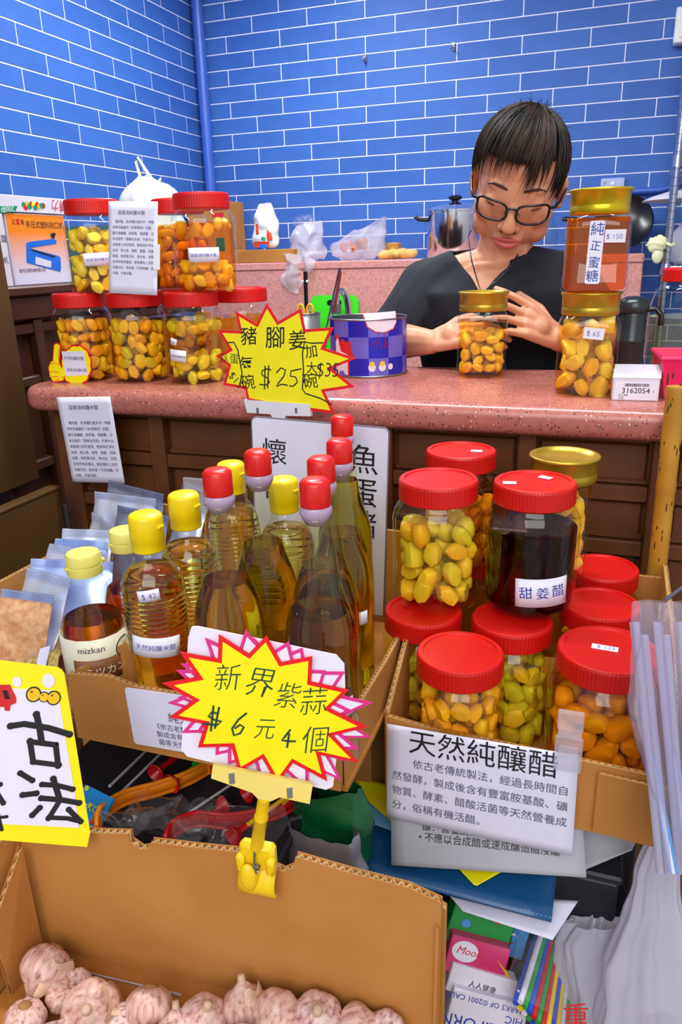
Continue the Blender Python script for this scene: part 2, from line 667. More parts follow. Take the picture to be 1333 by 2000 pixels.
# ================================================================== front counter
def terrazzo(name, base, chips=True):
    m, nt, b = new_mat(name)
    tc = nt.nodes.new('ShaderNodeTexCoord')
    col = lin(base)
    n = nt.nodes.new('ShaderNodeTexNoise')
    n.inputs['Scale'].default_value = 90
    n.inputs['Detail'].default_value = 5
    nt.links.new(tc.outputs['Object'], n.inputs['Vector'])
    r = nt.nodes.new('ShaderNodeValToRGB')
    r.color_ramp.elements[0].position = 0.35
    r.color_ramp.elements[1].position = 0.7
    r.color_ramp.elements[0].color = (*[c * 0.86 for c in col], 1)
    r.color_ramp.elements[1].color = (*[min(1, c * 1.1) for c in col], 1)
    nt.links.new(n.outputs['Fac'], r.inputs['Fac'])
    last = r.outputs['Color']
    for sc, th, cc in ((190, 0.24, (48, 36, 34)), (150, 0.16, (244, 226, 214)), (100, 0.13, (120, 60, 36))):
        v = nt.nodes.new('ShaderNodeTexVoronoi')
        v.inputs['Scale'].default_value = sc
        nt.links.new(tc.outputs['Object'], v.inputs['Vector'])
        lt = nt.nodes.new('ShaderNodeMath')
        lt.operation = 'LESS_THAN'
        lt.inputs[1].default_value = th
        nt.links.new(v.outputs['Distance'], lt.inputs[0])
        # keep only a share of the cells as chips
        sp = nt.nodes.new('ShaderNodeSeparateColor')
        nt.links.new(v.outputs['Color'], sp.inputs[0])
        gt = nt.nodes.new('ShaderNodeMath')
        gt.operation = 'GREATER_THAN'
        gt.inputs[1].default_value = 0.62
        nt.links.new(sp.outputs[0], gt.inputs[0])
        an = nt.nodes.new('ShaderNodeMath')
        an.operation = 'MULTIPLY'
        nt.links.new(lt.outputs[0], an.inputs[0])
        nt.links.new(gt.outputs[0], an.inputs[1])
        mx = nt.nodes.new('ShaderNodeMix')
        mx.data_type = 'RGBA'
        mx.inputs['B'].default_value = (*lin(cc), 1)
        nt.links.new(an.outputs[0], mx.inputs['Factor'])
        nt.links.new(last, mx.inputs['A'])
        last = mx.outputs['Result']
    nt.links.new(last, b.inputs['Base Color'])
    b.inputs['Roughness'].default_value = 0.25
    return m


M['terrazzo'] = terrazzo('pink_terrazzo', (184, 110, 98))
M['terrazzo_back'] = terrazzo('pink_terrazzo_ledge', (218, 150, 142))


def slab(name, outline, z0, z1, rad, material, seg=5):
    bm = bmesh.new()
    vs = [bm.verts.new((x, y, z0)) for x, y in outline]
    f = bm.faces.new(vs)
    r = bmesh.ops.extrude_face_region(bm, geom=[f])
    for v in r['geom']:
        if isinstance(v, bmesh.types.BMVert): v.co.z = z1
    bmesh.ops.recalc_face_normals(bm, faces=bm.faces)
    ed = [e for e in bm.edges if abs(e.verts[0].co.z - e.verts[1].co.z) < 1e-6]
    bmesh.ops.bevel(bm, geom=ed, offset=rad, segments=seg, affect='EDGES', profile=0.5)
    me = bpy.data.meshes.new(name)
    bm.to_mesh(me)
    bm.free()
    return put(name, me, material, None, 40)


CZ = 1.226                                       # counter top height
CX0, CX1, CY0, CY1 = 0.715, 2.75, -2.128, -1.735
o = slab('terrazzo_counter', rrect(CX0, CX1, CY0, CY1, 0.05, 6), CZ - 0.046, CZ, 0.018, M['terrazzo'])
tag(o, 'speckled pink terrazzo counter top with rounded edge', 'counter')

M['brown'] = mat('brown_painted_wood', (98, 56, 24), 0.42, var=0.1, scale=14, bump=0.12, bscale=60)
M['brown_dark'] = mat('dark_brown_painted_wood', (74, 38, 20), 0.45, var=0.12, scale=14, bump=0.12, bscale=60)
M['olive'] = mat('olive_brown_painted_board', (88, 60, 25), 0.45, var=0.07, scale=8, bump=0.08, bscale=80)
cf = thing('counter_cabinet', 'brown painted panelled cabinet carrying the pink counter top', 'cabinet', (0, 0, 0))
FY = -2.085
MB().box(0.775, CX1 - 0.05, FY + 0.024, -1.78, 0.0, CZ - 0.0462).build('carcass', M['brown'], cf)
stiles = [(0.757, 0.802), (0.972, 1.004), (1.205, 1.233), (1.418, 1.446), (1.652, 1.68), (1.85, 1.884), (2.09, 2.12), (2.33, 2.36), (2.57, 2.6)]
for a, b in stiles:
    MB().bbox(a, b, FY, FY + 0.026, 0.0, CZ - 0.0465, 0.0025).build('stile', M['brown'], cf)
rails = [(1.168, CZ - 0.0465), (1.075, 1.1), (0.985, 1.01), (0.72, 0.75), (0.42, 0.45), (0.0, 0.08)]
for i in range(len(stiles) - 1):
    a, b = stiles[i][1], stiles[i + 1][0]
    for z0, z1 in rails:
        MB().bbox(a, b, FY + 0.004, FY + 0.026, z0, z1, 0.002).build('rail', M['brown'], cf)
    for k in range(len(rails) - 1):
        z1, z0 = rails[k][0], rails[k + 1][1]
        mb = MB()
        x0, x1 = a + 0.004, b - 0.004
        mb.bbox(x0, x1, FY + 0.017, FY + 0.027, z0 + 0.003, z1 - 0.003, 0.004)
        mb.build('panel', M['brown'], cf)
        MB().tube([(a + 0.004, FY + 0.016, z0 + 0.005), (b - 0.004, FY + 0.016, z0 + 0.005)], 0.0045, 6).build('moulding', M['brown'], cf)

# ---- low gate and tall cabinet at the left end
g = thing('low_gate', 'low olive brown board gate in front of the counter end', 'gate', (0, 0, 0))
MB().bbox(0.772, 0.792, -2.75, -2.135, 0.02, 1.032, 0.003).build('board', M['olive'], g)
MB().bbox(0.77, 0.794, -2.75, -2.135, 1.0322, 1.040, 0.002).build('top_strip', M['olive'], g)
MB().bbox(0.766, 0.798, -2.133, -2.129, 0.0, 1.0, 0.001).build('hinge', M['steel'], g)
for y in (-2.6, -2.25):
    MB().bbox(0.772, 0.792, y, y + 0.05, 0.0, 0.02, 0.001).build('foot', M['brown_dark'], g)
tc_ = thing('tall_cabinet', 'tall olive brown cabinet with open base beside the left wall', 'cabinet', (0, 0, 0))
MB().bbox(0.20, 0.575, -2.75, -1.985, 1.0, 1.9, 0.004).build('carcass', M['olive'], tc_)
MB().bbox(0.578, 0.6, -2.74, -1.972, 0.992, 1.9, 0.003).build('door', M['olive'], tc_)
for x, y in ((0.22, -2.73), (0.53, -2.73), (0.22, -2.03), (0.53, -2.03)):
    MB().bbox(x, x + 0.04, y, y + 0.04, 0.0, 1.0, 0.003).build('leg', M['brown_dark'], tc_)
# ---- dresser along the left wall
ds = thing('wall_dresser', 'dark brown panelled dresser standing along the blue left wall', 'dresser', (0, 0, 0))
DX, DY0, DY1, DZ = 0.5, -1.95, -1.02, 1.398
MB().box(0.02, DX - 0.03, DY0, DY1, 0.05, DZ - 0.022).build('carcass', M['brown_dark'], ds)
MB().bbox(0.012, DX + 0.012, DY0 - 0.005, DY1 + 0.01, DZ - 0.022, DZ, 0.004).build('top_board', M['brown_dark'], ds)
MB().bbox(DX - 0.03, DX, DY0, DY1, DZ - 0.075, DZ - 0.0225, 0.003).build('top_rail', M['brown_dark'], ds)
ys = [DY0, -1.78, -1.56, -1.34, -1.12, DY1]
for y in ys:
    MB().bbox(DX - 0.03, DX - 0.004, y - 0.014, y + 0.014, 0.0, DZ - 0.0755, 0.003).build('stile', M['brown_dark'], ds)
for z in (1.29, 1.17, 0.97, 0.7, 0.4, 0.06):
    for i in range(len(ys) - 1):
        MB().bbox(DX - 0.03, DX - 0.008, ys[i] + 0.0142, ys[i + 1] - 0.0142, z, z + 0.024, 0.003).build('rail', M['brown_dark'], ds)

# ================================================================== back ledge and worktop
LZ, LY = 1.421, -0.35
MB_ = MB().bbox(0.085, 1.86, LY, -0.008, 0.0, LZ - 0.03, 0.003)
bl = thing('back_ledge', 'pink terrazzo ledge along the tiled back wall', 'ledge', (0, 0, 0))
MB_.build('ledge_front', M['terrazzo_back'], bl)
MB().bbox(0.085, 1.862, LY - 0.004, -0.008, LZ - 0.0298, LZ, 0.004).build('ledge_top', M['terrazzo_back'], bl)
M['worktop'] = mat('grey_steel_worktop', (120, 122, 128), 0.35, metal=0.6)
wt = thing('kitchen_worktop', 'steel worktop below the pink ledge behind the counter', 'worktop', (0, 0, 0))
MB().bbox(0.06, 1.84, -0.85, LY - 0.005, 0.90, 0.94, 0.003).build('top', M['worktop'], wt)
for x in (0.1, 0.95, 1.76):
    for y in (-0.82, -0.41):
        MB().bbox(x, x + 0.04, y, y + 0.04, 0, 0.90, 0.002).build('leg', M['worktop'], wt)
# ================================================================== jars and bottles
M['glass'] = clear_mat('clear_glass', (0.97, 0.985, 0.975), 1.5, 0.015)
M['glass_thick'] = clear_mat('thick_clear_glass', (0.93, 0.96, 0.93), 1.55, 0.02)
M['red_lid'] = mat('red_plastic_lid', (208, 14, 10), 0.38, var=0.06, scale=18, bump=0.05, bscale=200)
M['gold_lid'] = mat('gold_metal_lid', (182, 152, 42), 0.32, metal=0.6, var=0.08, scale=20)
M['gold_lid2'] = mat('yellow_gold_metal_lid', (214, 186, 24), 0.28, metal=0.65, var=0.08, scale=20)
LIQ = {
    'amber': clear_mat('amber_vinegar', (1.0, 0.83, 0.36), 1.1, 0.02),
    'yellow': clear_mat('yellow_vinegar', (1.0, 0.93, 0.52), 1.1, 0.02),
    'green': clear_mat('olive_vinegar', (0.95, 0.90, 0.42), 1.1, 0.02),
    'deep': clear_mat('deep_orange_vinegar', (1.0, 0.72, 0.22), 1.1, 0.02),
    'dark': clear_mat('black_ginger_vinegar', (0.22, 0.08, 0.07), 1.33, 0.02),
}


def clove_mat(name, a, b, c):
    m, nt, bs = new_mat(name)
    oi = nt.nodes.new('ShaderNodeObjectInfo')
    tc = nt.nodes.new('ShaderNodeTexCoord')
    n = nt.nodes.new('ShaderNodeTexNoise')
    n.inputs['Scale'].default_value = 45
    nt.links.new(tc.outputs['Object'], n.inputs['Vector'])
    ad = nt.nodes.new('ShaderNodeMath')
    ad.operation = 'MULTIPLY_ADD'
    ad.inputs[1].default_value = 0.4
    nt.links.new(n.outputs['Fac'], ad.inputs[0])
    mu = nt.nodes.new('ShaderNodeMath')
    mu.operation = 'MULTIPLY'
    mu.inputs[1].default_value = 0.75
    nt.links.new(oi.outputs['Random'], mu.inputs[0])
    nt.links.new(mu.outputs[0], ad.inputs[2])
    r = nt.nodes.new('ShaderNodeValToRGB')
    r.color_ramp.elements[0].color = (*lin(a), 1)
    r.color_ramp.elements[1].color = (*lin(c), 1)
    e = r.color_ramp.elements.new(0.5)
    e.color = (*lin(b), 1)
    nt.links.new(ad.outputs[0], r.inputs['Fac'])
    nt.links.new(r.outputs['Color'], bs.inputs['Base Color'])
    bs.inputs['Roughness'].default_value = 0.35
    return m


CLOVE = {
    'pale': clove_mat('pale_garlic_flesh', (250, 236, 150), (252, 228, 120), (246, 214, 100)),
    'yellow': clove_mat('yellow_garlic_flesh', (250, 222, 96), (244, 206, 70), (236, 176, 60)),
    'green': clove_mat('greenish_garlic_flesh', (196, 206, 70), (232, 214, 84), (240, 184, 66)),
    'orange': clove_mat('orange_garlic_flesh', (244, 168, 60), (246, 196, 80), (226, 150, 50)),
    'brown': clove_mat('brown_ginger_flesh', (150, 56, 30), (120, 44, 26), (96, 36, 22)),
}
_rc = random.Random(11)


def clove_shape(k):
    rr = random.Random(100 + k)
    sx, sy = rr.uniform(0.9, 1.1), rr.uniform(0.72, 0.92)
    cut = rr.uniform(0.35, 0.75)
    tip = rr.uniform(0.25, 0.6)

    def fn(d):
        w = 1.0 - tip * max(0, d.z) ** 2 * (1 - max(0, d.z) ** 6 * 0.55)
        w *= 1 + 0.06 * math.sin(3 * math.atan2(d.y, d.x) + k)
        return w
    mb = MB().sphere((0, 0, 0), (0.0108 * sx, 0.0108 * sy, 0.0155), 12, 8, None, fn)
    out = []
    for x, y, z in mb.v:
        if x > 0.0108 * cut: x = 0.0108 * cut
        if z < -0.0125: z = -0.0125
        out.append((x, y, z))
    mb.v = out
    return mb


CLOVE_MB = [clove_shape(k) for k in range(5)]
CLOVE_ME = {}
for key in CLOVE:
    for k, mb in enumerate(CLOVE_MB):
        me = mb.mesh('garlic_clove')
        me.materials.append(CLOVE[key])
        me.polygons.foreach_set('use_smooth', [True] * len(me.polygons))
        bm = bmesh.new()
        bm.from_mesh(me)
        bmesh.ops.remove_doubles(bm, verts=bm.verts, dist=1e-6)
        for e in bm.edges:
            if len(e.link_faces) == 2 and e.calc_face_angle(0) > math.radians(38): e.smooth = False
        bm.to_mesh(me)
        bm.free()
        CLOVE_ME[key, k] = me
CLOVES = []          # (score, key, shape, matrix, label, group)


def pack_cloves(P, r, z0, z1, pal, label, group, scale=1.0, sq=0.0, float_top=None):
    """cloves lying against the inside of the glass in loose rings, then a core"""
    P = Vector(P)
    toc = (CAM - P)
    toc.z = 0
    toc.normalize()
    ph_c = math.atan2(toc.y, toc.x)
    dz = 0.0195 * scale
    nl = max(1, int(round((z1 - z0) / dz)))
    rings = [(z0 + dz * (i + 0.5), 1.0) for i in range(nl)]
    if float_top: rings += [(float_top, 0.75)]
    for zi, fillr in rings:
        for ring, rr in enumerate((r - 0.0115 * scale, r - 0.033 * scale)):
            if rr < 0.006: continue
            n = max(1, int(2 * PI * rr / (0.0208 * scale)))
            off = _rc.uniform(0, 6.28)
            for k in range(n):
                if _rc.random() > fillr: continue
                a = off + 2 * PI * k / n + _rc.uniform(-0.12, 0.12)
                q = rr * (1 - abs(_rc.gauss(0, 0.03)))
                if sq:
                    ca, sa = abs(math.cos(a)), abs(math.sin(a))
                    q *= (1 / (ca ** 5 + sa ** 5) ** 0.2 - 1) * 0.7 + 1
                c = P + Vector((q * math.cos(a), q * math.sin(a), zi + _rc.uniform(-0.006, 0.006) * scale))
                rot = Matrix.Rotation(a + _rc.uniform(-0.5, 0.5), 4, 'Z') @ Matrix.Rotation(_rc.uniform(0, 6.28), 4, 'X') @ Matrix.Rotation(_rc.uniform(-0.35, 0.35), 4, 'Z')
                s = scale * _rc.uniform(0.86, 1.12)
                m = Matrix.Translation(c) @ rot @ Matrix.Scale(s, 4)
                facing = math.cos(a - ph_c)
                sc = -1.0
                if ring == 0 and facing > 0.12:
                    sc = s / depth(c) * (0.4 + facing)
                key = _rc.choice(pal)
                CLOVES.append((sc, key, _rc.randrange(5), m, label, group))


def ribbed_lid_mesh(r, h, ribs=70, material=None, inset=True):
    seg = ribs * 2
    prof = [(r * 0.975, 0), (r, 0.0015), (r, h - 0.004), (r * 0.985, h - 0.001), (r * 0.96, h), (r * 0.86, h), (r * 0.845, h - 0.0018), (r * 0.3, h - 0.0018)]
    mod = lambda a, i, z: 1 + (0.008 if (int(round(a / (2 * PI) * seg)) % 2 == 0 and i in (1, 2)) else 0)
    mb = MB().lathe(prof, seg, None, mod)
    me = mb.mesh('lid')
    me.materials.append(material or M['red_lid'])
    return me


LID_RED = ribbed_lid_mesh(0.0495, 0.0265)
LID_RED_WIDE = ribbed_lid_mesh(0.0565, 0.027, 80)


def smooth_lid(r, h, lip, material):
    prof = [(r * 0.97, 0), (r, 0.001), (r, h * 0.3), (r * 0.985, h * 0.33), (r * 0.985, h * 0.38), (r, h * 0.42), (r, h - 0.005), (r + lip, h - 0.0035), (r + lip, h - 0.001), (r + lip - 0.0015, h), (r * 0.9, h), (r * 0.87, h - 0.003), (r * 0.3, h - 0.003)]
    me = MB().lathe(prof, 48).mesh('lid')
    me.materials.append(material)
    me.polygons.foreach_set('use_smooth', [True] * len(me.polygons))
    return me


LID_GOLD = smooth_lid(0.0435, 0.034, 0.0025, M['gold_lid'])
LID_GOLD2 = smooth_lid(0.0435, 0.036, 0.0035, M['gold_lid2'])


def face_cam(P):
    d = CAM - Vector(P)
    return math.atan2(d.y, d.x) + PI / 2


def curved_label(parent, R, ang, zc, w, h, items, ink, name='label', tilt=0.0, base='sticker'):
    """paper sticker bent round a glass wall; ang 0 faces the viewer side"""
    a0 = ang
    nu = 10
    Rr = R + 0.0008

    def fn(u, v):
        x = (u - 0.5) * w
        y = (v - 0.5) * h
        x, y = x * math.cos(tilt) - y * math.sin(tilt), x * math.sin(tilt) + y * math.cos(tilt)
        a = a0 + x / Rr
        return (math.sin(a) * Rr, -math.cos(a) * Rr, zc + y)
    o = MB().grid(fn, nu, 2).build(name, M[base], parent, 60, thick=0.0004)
    if items:
        mb = text_mb(items, None, 0.0)
        vs = []
        for x, y, z in mb.v:
            x, y = x * math.cos(tilt) - y * math.sin(tilt), x * math.sin(tilt) + y * math.cos(tilt)
            a = a0 + x / Rr
            vs.append((math.sin(a) * (Rr + 0.0006), -math.cos(a) * (Rr + 0.0006), zc + y))
        mb.v = vs
        mb.build('lettering', M[ink], o)
    return o


JAR_PROF = [(0.05, 0.0), (0.0545, 0.003), (0.0568, 0.010), (0.0572, 0.018), (0.0572, 0.105), (0.0578, 0.111), (0.0572, 0.117), (0.0555, 0.124), (0.051, 0.132), (0.0465, 0.1375), (0.0455, 0.142), (0.0455, 0.158)]
_flute = lambda a, i, z: 1 + (0.007 * math.cos(26 * a) if (0.008 < z < 0.03 or 0.09 < z < 0.112) else 0)
GLASS_JAR = {}


def glass_jar_mesh(sr, sz):
    k = (round(sr, 3), round(sz, 3))
    if k not in GLASS_JAR:
        prof = []
        for i in range(len(JAR_PROF) - 1):
            (r0, z0), (r1, z1) = JAR_PROF[i], JAR_PROF[i + 1]
            n = 6 if z1 - z0 > 0.03 else 1
            prof += [(r0 + (r1 - r0) * t / n, z0 + (z1 - z0) * t / n) for t in range(n)]
        prof.append(JAR_PROF[-1])
        me = MB().lathe([(r * sr, z * sz) for r, z in prof], 104, None, lambda a, i, z: _flute(a, i, z / sz)).mesh('glass')
        me.materials.append(M['glass'])
        me.polygons.foreach_set('use_smooth', [True] * len(me.polygons))
        GLASS_JAR[k] = me
    return GLASS_JAR[k]


def red_jar(P, label, pal, liq, level=0.118, top=0.095, sr=1.0, sz=1.0, group=None, cl_label=None, wide=False, scale=1.1, float_top=None, core=True):
    P = Vector(P)
    t = thing('pickle_jar', label, 'jar', P, face_cam(P), group)
    put('glass', glass_jar_mesh(sr, sz), None, t)
    R = 0.0572 * sr
    MB().lathe([(0.047 * sr, 0.0032), ((R - 0.0035), 0.010), (R - 0.003, 0.014), (R - 0.003, min(level, 0.112) * sz), (min(R - 0.003, 0.054 * sr if level > 0.115 else 9), level * sz)], 48).build('liquid', LIQ[liq], t, 50)
    lid = put('lid', LID_RED_WIDE if wide else LID_RED, None, t)
    lid.location.z = 0.1385 * sz
    if pal:
        pack_cloves(P, R - 0.004, 0.006, top * sz, pal, cl_label, 'pickled garlic cloves in jars', scale, 0, float_top)
    return t


def square_mod(n=4.5):
    return lambda a, i, z: 1 / (abs(math.cos(a)) ** n + abs(math.sin(a)) ** n) ** (1 / n)


def square_jar(P, label, pal, liq, h=0.158, half=0.0475, level=0.108, top=0.09, lidmesh=None, cl_label=None, scale=1.0, rot=0.0, float_top=None):
    P = Vector(P)
    t = thing('square_jar', label, 'jar', P, face_cam(P) + rot)
    k = h / 0.158
    prof = [(half * 0.9, 0), (half, 0.004), (half * 1.0, 0.022 * k), (half * 0.97, 0.026 * k), (half * 0.97, 0.102 * k), (half * 0.98, 0.107 * k), (half * 0.93, 0.117 * k), (half * 0.86, 0.1235 * k), (0.0405, 0.1265 * k), (0.04, 0.135 * k), (0.04, 0.15 * k)]
    nrow = len(prof)
    sm = square_mod()
    md = lambda a, i, z: (sm(a, i, z) - 1) * (1.0 if i <= 5 else (0.75, 0.4, 0.0, 0.0, 0.0)[min(4, i - 6)]) + 1
    MB().lathe(prof, 72, None, md).build('glass', M['glass'], t, 35)
    MB().lathe([(half * 0.86, 0.004), (half * 0.94, 0.008), (half * 0.93, level * k)], 56, None, lambda a, i, z: sm(a, i, z)).build('liquid', LIQ[liq] if isinstance(liq, str) else liq, t, 35)
    lid = put('lid', lidmesh or LID_GOLD, None, t)
    lid.location.z = 0.1245 * k
    if pal:
        pack_cloves(P, half * 0.93, 0.006, top * k, pal, cl_label, 'pickled garlic cloves in jars', scale, 1.0, float_top)
    return t


def flat_label(parent, y, zc, w, h, items, ink, x=0.0, tilt=0.0, name='label', base='sticker', rad=0.003):
    m = Matrix.Translation((x, y, zc)) @ Matrix.Rotation(PI / 2, 4, 'X') @ Matrix.Rotation(tilt, 4, 'Z')
    o = MB().prism(rrect(-w / 2, w / 2, -h / 2, h / 2, rad), 0, 0.0006).build(name, M[base], parent)
    o.matrix_local = m
    if items:
        text_mb(items, None, 0.001).build('lettering', M[ink], o)
    return o


GARLIC7 = '蒜頭浸純釀米醋'
HJ = 0.165
# ---- jars stacked at the left end of the counter
rowY = at_z(272, 740, CZ).y
b1, b2, b3 = [Vector((at_y(px, 660, rowY + dy).x, rowY + dy, CZ)) for px, dy in ((165, -0.008), (269, 0), (380, 0.004))]
b4 = Vector((at_y(478, 660, rowY + 0.125).x, rowY + 0.125, CZ))
b5 = Vector((b2.x + 0.042, rowY + 0.112, CZ))
j1 = red_jar(b1, 'red lidded garlic jar behind the thumbs up tag', ['yellow', 'pale', 'orange'], 'amber', 0.118, 0.112, cl_label='pickled clove in the jar behind the thumbs up tag')
j2 = red_jar(b2, 'unlabelled red lidded garlic jar with orange and green cloves under the leaning notice', ['orange', 'green', 'green', 'yellow'], 'amber', 0.118, 0.110, cl_label='pickled clove in the unlabelled jar under the leaning notice')
j3 = red_jar(b3, 'red lidded jar with torn price sticker and low printed label', ['green', 'green', 'yellow'], 'green', 0.116, 0.056, cl_label='green tinged clove in the jar with the torn price sticker', float_top=0.104)
j4 = red_jar(b4, 'red lidded jar of clear orange vinegar half hidden by the price star', [], 'deep', 0.112)
j5 = red_jar(b5, 'red lidded garlic jar hidden behind the front row on the counter', ['yellow'], 'amber', 0.116, 0.09, cl_label='pickled clove in the hidden jar behind the front row')
curved_label(j3, 0.0572, -0.62, 0.054, 0.036, 0.021, [(GARLIC7, -0.0155, -0.003, 0.0046)], 'ink_grey', tilt=-0.09)
curved_label(j3, 0.0572, -0.72, 0.079, 0.014, 0.012, [('$45', -0.005, -0.003, 0.005)], 'ink_pen', 'price_sticker', tilt=-0.25)
Z2 = CZ + HJ + 0.0005
c1 = Vector((at_y(188, 480, rowY + 0.01).x, rowY + 0.01, Z2))
c3 = Vector((at_y(400, 480, rowY + 0.012).x, rowY + 0.012, Z2))
c2 = Vector(((c1.x + c3.x) / 2 + 0.012, rowY + 0.105, Z2))
k1 = red_jar(c1, 'upper red lidded jar of pale cloves beside the orange sealer box', ['pale', 'pale', 'yellow'], 'yellow', 0.118, 0.113, cl_label='pale clove in the upper jar beside the sealer box')
k3 = red_jar(c3, 'upper red lidded jar of orange vinegar with cloves sunk to the bottom', ['yellow', 'pale'], 'deep', 0.116, 0.05, cl_label='clove sunk in the upper jar of orange vinegar', float_top=0.106)
k2 = red_jar(c2, 'upper red lidded jar hidden behind the leaning paper notice', ['orange', 'yellow'], 'deep', 0.118, 0.11, cl_label='orange clove in the jar behind the leaning notice')
curved_label(k1, 0.0572, 0.03, 0.06, 0.058, 0.0225, [(GARLIC7, -0.023, -0.003, 0.0066)], 'ink_pen', tilt=0.04)
curved_label(k3, 0.0572, -0.05, 0.062, 0.056, 0.024, [(GARLIC7, -0.0235, -0.003, 0.0066)], 'ink_pen')

# ---- gold lidded jars on the counter
pj = at_z(940, 733, CZ)
sqA = square_jar(pj, 'square gold lidded jar of cloves between the woman\'s hands', ['yellow', 'pale', 'yellow'], 'amber', 0.15, 0.0465, 0.106, 0.098, cl_label='clove in the gold lidded jar between the hands')
pk = at_z(1141, 766, CZ)
sqB = square_jar(pk, 'square gold lidded jar of large cloves with a handwritten price', ['yellow', 'pale', 'yellow'], 'amber', 0.156, 0.0485, 0.114, 0.088, cl_label='large clove in the gold lidded jar under the honey', scale=1.3, float_top=0.105)
flat_label(sqB, -0.0468, 0.098, 0.030, 0.017, [('$ 65', -0.011, -0.004, 0.011, {'thin': -0.012})], 'ink_pen', 0.008, -0.1, 'price_sticker', rad=0.0005)
LIQ['honey'] = clear_mat('amber_honey', (1.0, 0.42, 0.012), 1.2, 0.02, haze=0.22, haze_col=(0.98, 0.28, 0.003))
hy = Vector((pk.x + 0.002, pk.y, CZ + 0.156 + 0.001))
hon = square_jar(hy, 'square jar of clear orange honey standing on another jar', [], LIQ['honey'], 0.141, 0.049, 0.119, 0, LID_GOLD2)
lab = flat_label(hon, -0.0483, 0.0575, 0.021, 0.088, [('純', -0.009, 0.0255, 0.018, {'jit': 1}), ('正', -0.008, 0.0045, 0.016, {'jit': 1}), ('蜜', -0.009, -0.018, 0.018, {'jit': 1}), ('糖', -0.009, -0.0395, 0.018, {'jit': 1})], 'ink_blue', -0.002, -0.02)
flat_label(hon, -0.0483, 0.08, 0.029, 0.018, [('$ 150', -0.0125, -0.004, 0.010, {'thin': -0.012})], 'ink_pen', 0.0245, -0.02, 'price_sticker', rad=0.0005)

# ---- big jar at the right end
big = at_z(1318, 716, CZ)
big.x += 0.012
t = thing('storage_jar', 'big clear glass jar with red lid and pale liquid at the counter end', 'jar', big, face_cam(big))
prof = [(0.058, 0), (0.066, 0.003), (0.069, 0.018), (0.0695, 0.09), (0.066, 0.118), (0.059, 0.142), (0.052, 0.15), (0.048, 0.154), (0.0475, 0.172)]
MB().lathe(prof, 96, None, lambda a, i, z: 1 + (0.008 * math.cos(22 * a) if 0.004 < z < 0.03 or 0.1 < z < 0.145 else 0)).build('glass', M['glass_thick'], t, 60)
LIQ['pale'] = clear_mat('pale_cloudy_liquid', (0.93, 0.9, 0.7), 1.1, 0.05, haze=0.12, haze_col=(0.62, 0.6, 0.42))
MB().lathe([(0.055, 0.004), (0.066, 0.012), (0.0665, 0.095)], 48).build('liquid', LIQ['pale'], t, 50)
o = put('lid', LID_RED, None, t)
o.location.z = 0.158
o.scale = (1.03, 1.03, 0.9)

# ---- carton of jars: lower layer, then the jars on their lids
LB = 0.850
LT = LB + HJ
low = {}
LOWS = [
    ('fl', 903, 1262, 'front red lidded jar in the carton behind the white notice', ['yellow', 'orange', 'yellow'], 'amber', 'clove in the front jar behind the white notice', {}),
    ('fr', 1157, 1252, 'wide red lidded jar in the carton with the price on its lid', ['orange', 'orange', 'yellow'], 'deep', 'orange clove in the wide jar with the lid price', {'sr': 1.12, 'wide': True, 'scale': 1.3}),
    ('bl', 832, 1193, 'lower red lidded jar of green cloves at the carton side wall', ['green', 'green', 'yellow'], 'green', 'green clove in the jar at the carton side wall', {}),
    ('bm', 1020, 1217, 'lower red lidded jar carrying the dark ginger vinegar jar', ['green', 'green'], 'green', 'green clove in the jar under the dark vinegar', {}),
    ('br', 1174, 1180, 'lower red lidded jar between the wide jar and the rear jar', ['yellow'], 'amber', 'clove in the jar behind the wide jar', {}),
    ('brr', 1178, 1106, 'rearmost red lidded jar standing at the back corner of the carton', ['yellow'], 'amber', 'clove in the rearmost jar of the carton', {}),
]
for key, px, py, lab_, pal, liq, cl, kw in LOWS:
    p = at_z(px, py, LT)
    low[key] = Vector((p.x, p.y, LB))
    kw.setdefault('sr', 0.94)


def settle(ps, rs, n=200):
    """nudge neighbours apart until their walls just touch"""
    ks = list(ps)
    for _ in range(n):
        for i in range(len(ks)):
            for j in range(i + 1, len(ks)):
                a, b = ps[ks[i]], ps[ks[j]]
                d = Vector((b.x - a.x, b.y - a.y, 0))
                gap = rs[ks[i]] + rs[ks[j]] + 0.0015 - d.length
                if gap > 0:
                    d.normalize()
                    a -= d * gap * 0.5
                    b += d * gap * 0.5


settle(low, {k[0]: 0.0578 * 1.008 * k[7]['sr'] for k in LOWS})
LOWJ = {}
_fix = {}
for key, px, py, lab_, pal, liq, cl, kw in LOWS:
    LOWJ[key] = red_jar(low[key], lab_, pal, liq, 0.12, 0.11, cl_label=cl, **kw)
m = Matrix.Translation((-0.004, 0, 0)) @ Matrix.Rotation(0.03, 4, 'Z')
o = MB().prism(rrect(-0.0145, 0.0145, -0.0055, 0.0055, 0.0006), 0, 0.0006).build('price_sticker', M['sticker'], LOWJ['fr'])
o.matrix_local = Matrix.Translation((-0.004, 0.001, 0.1385 + 0.0255)) @ Matrix.Rotation(-0.05, 4, 'Z')
text_mb([('$ 125', -0.009, -0.003, 0.009, {'thin': -0.012})], None, 0.0009).build('lettering', M['ink_pen'], o)
upL = at_z(855, 1166, LT + 0.0005)
dk = at_z(1034, 1172, LT + 0.0005)
ub = at_z(901, 878, LT + HJ)
ub.z = LT + 0.0005
gd = at_z(1100, 885, LT + 0.178)
gd.z = LT + 0.0005
_u = {'l': upL, 'd': dk, 'b': ub, 'g': gd}
settle(_u, {'l': 0.0582, 'd': 0.0582, 'b': 0.0582, 'g': 0.045})
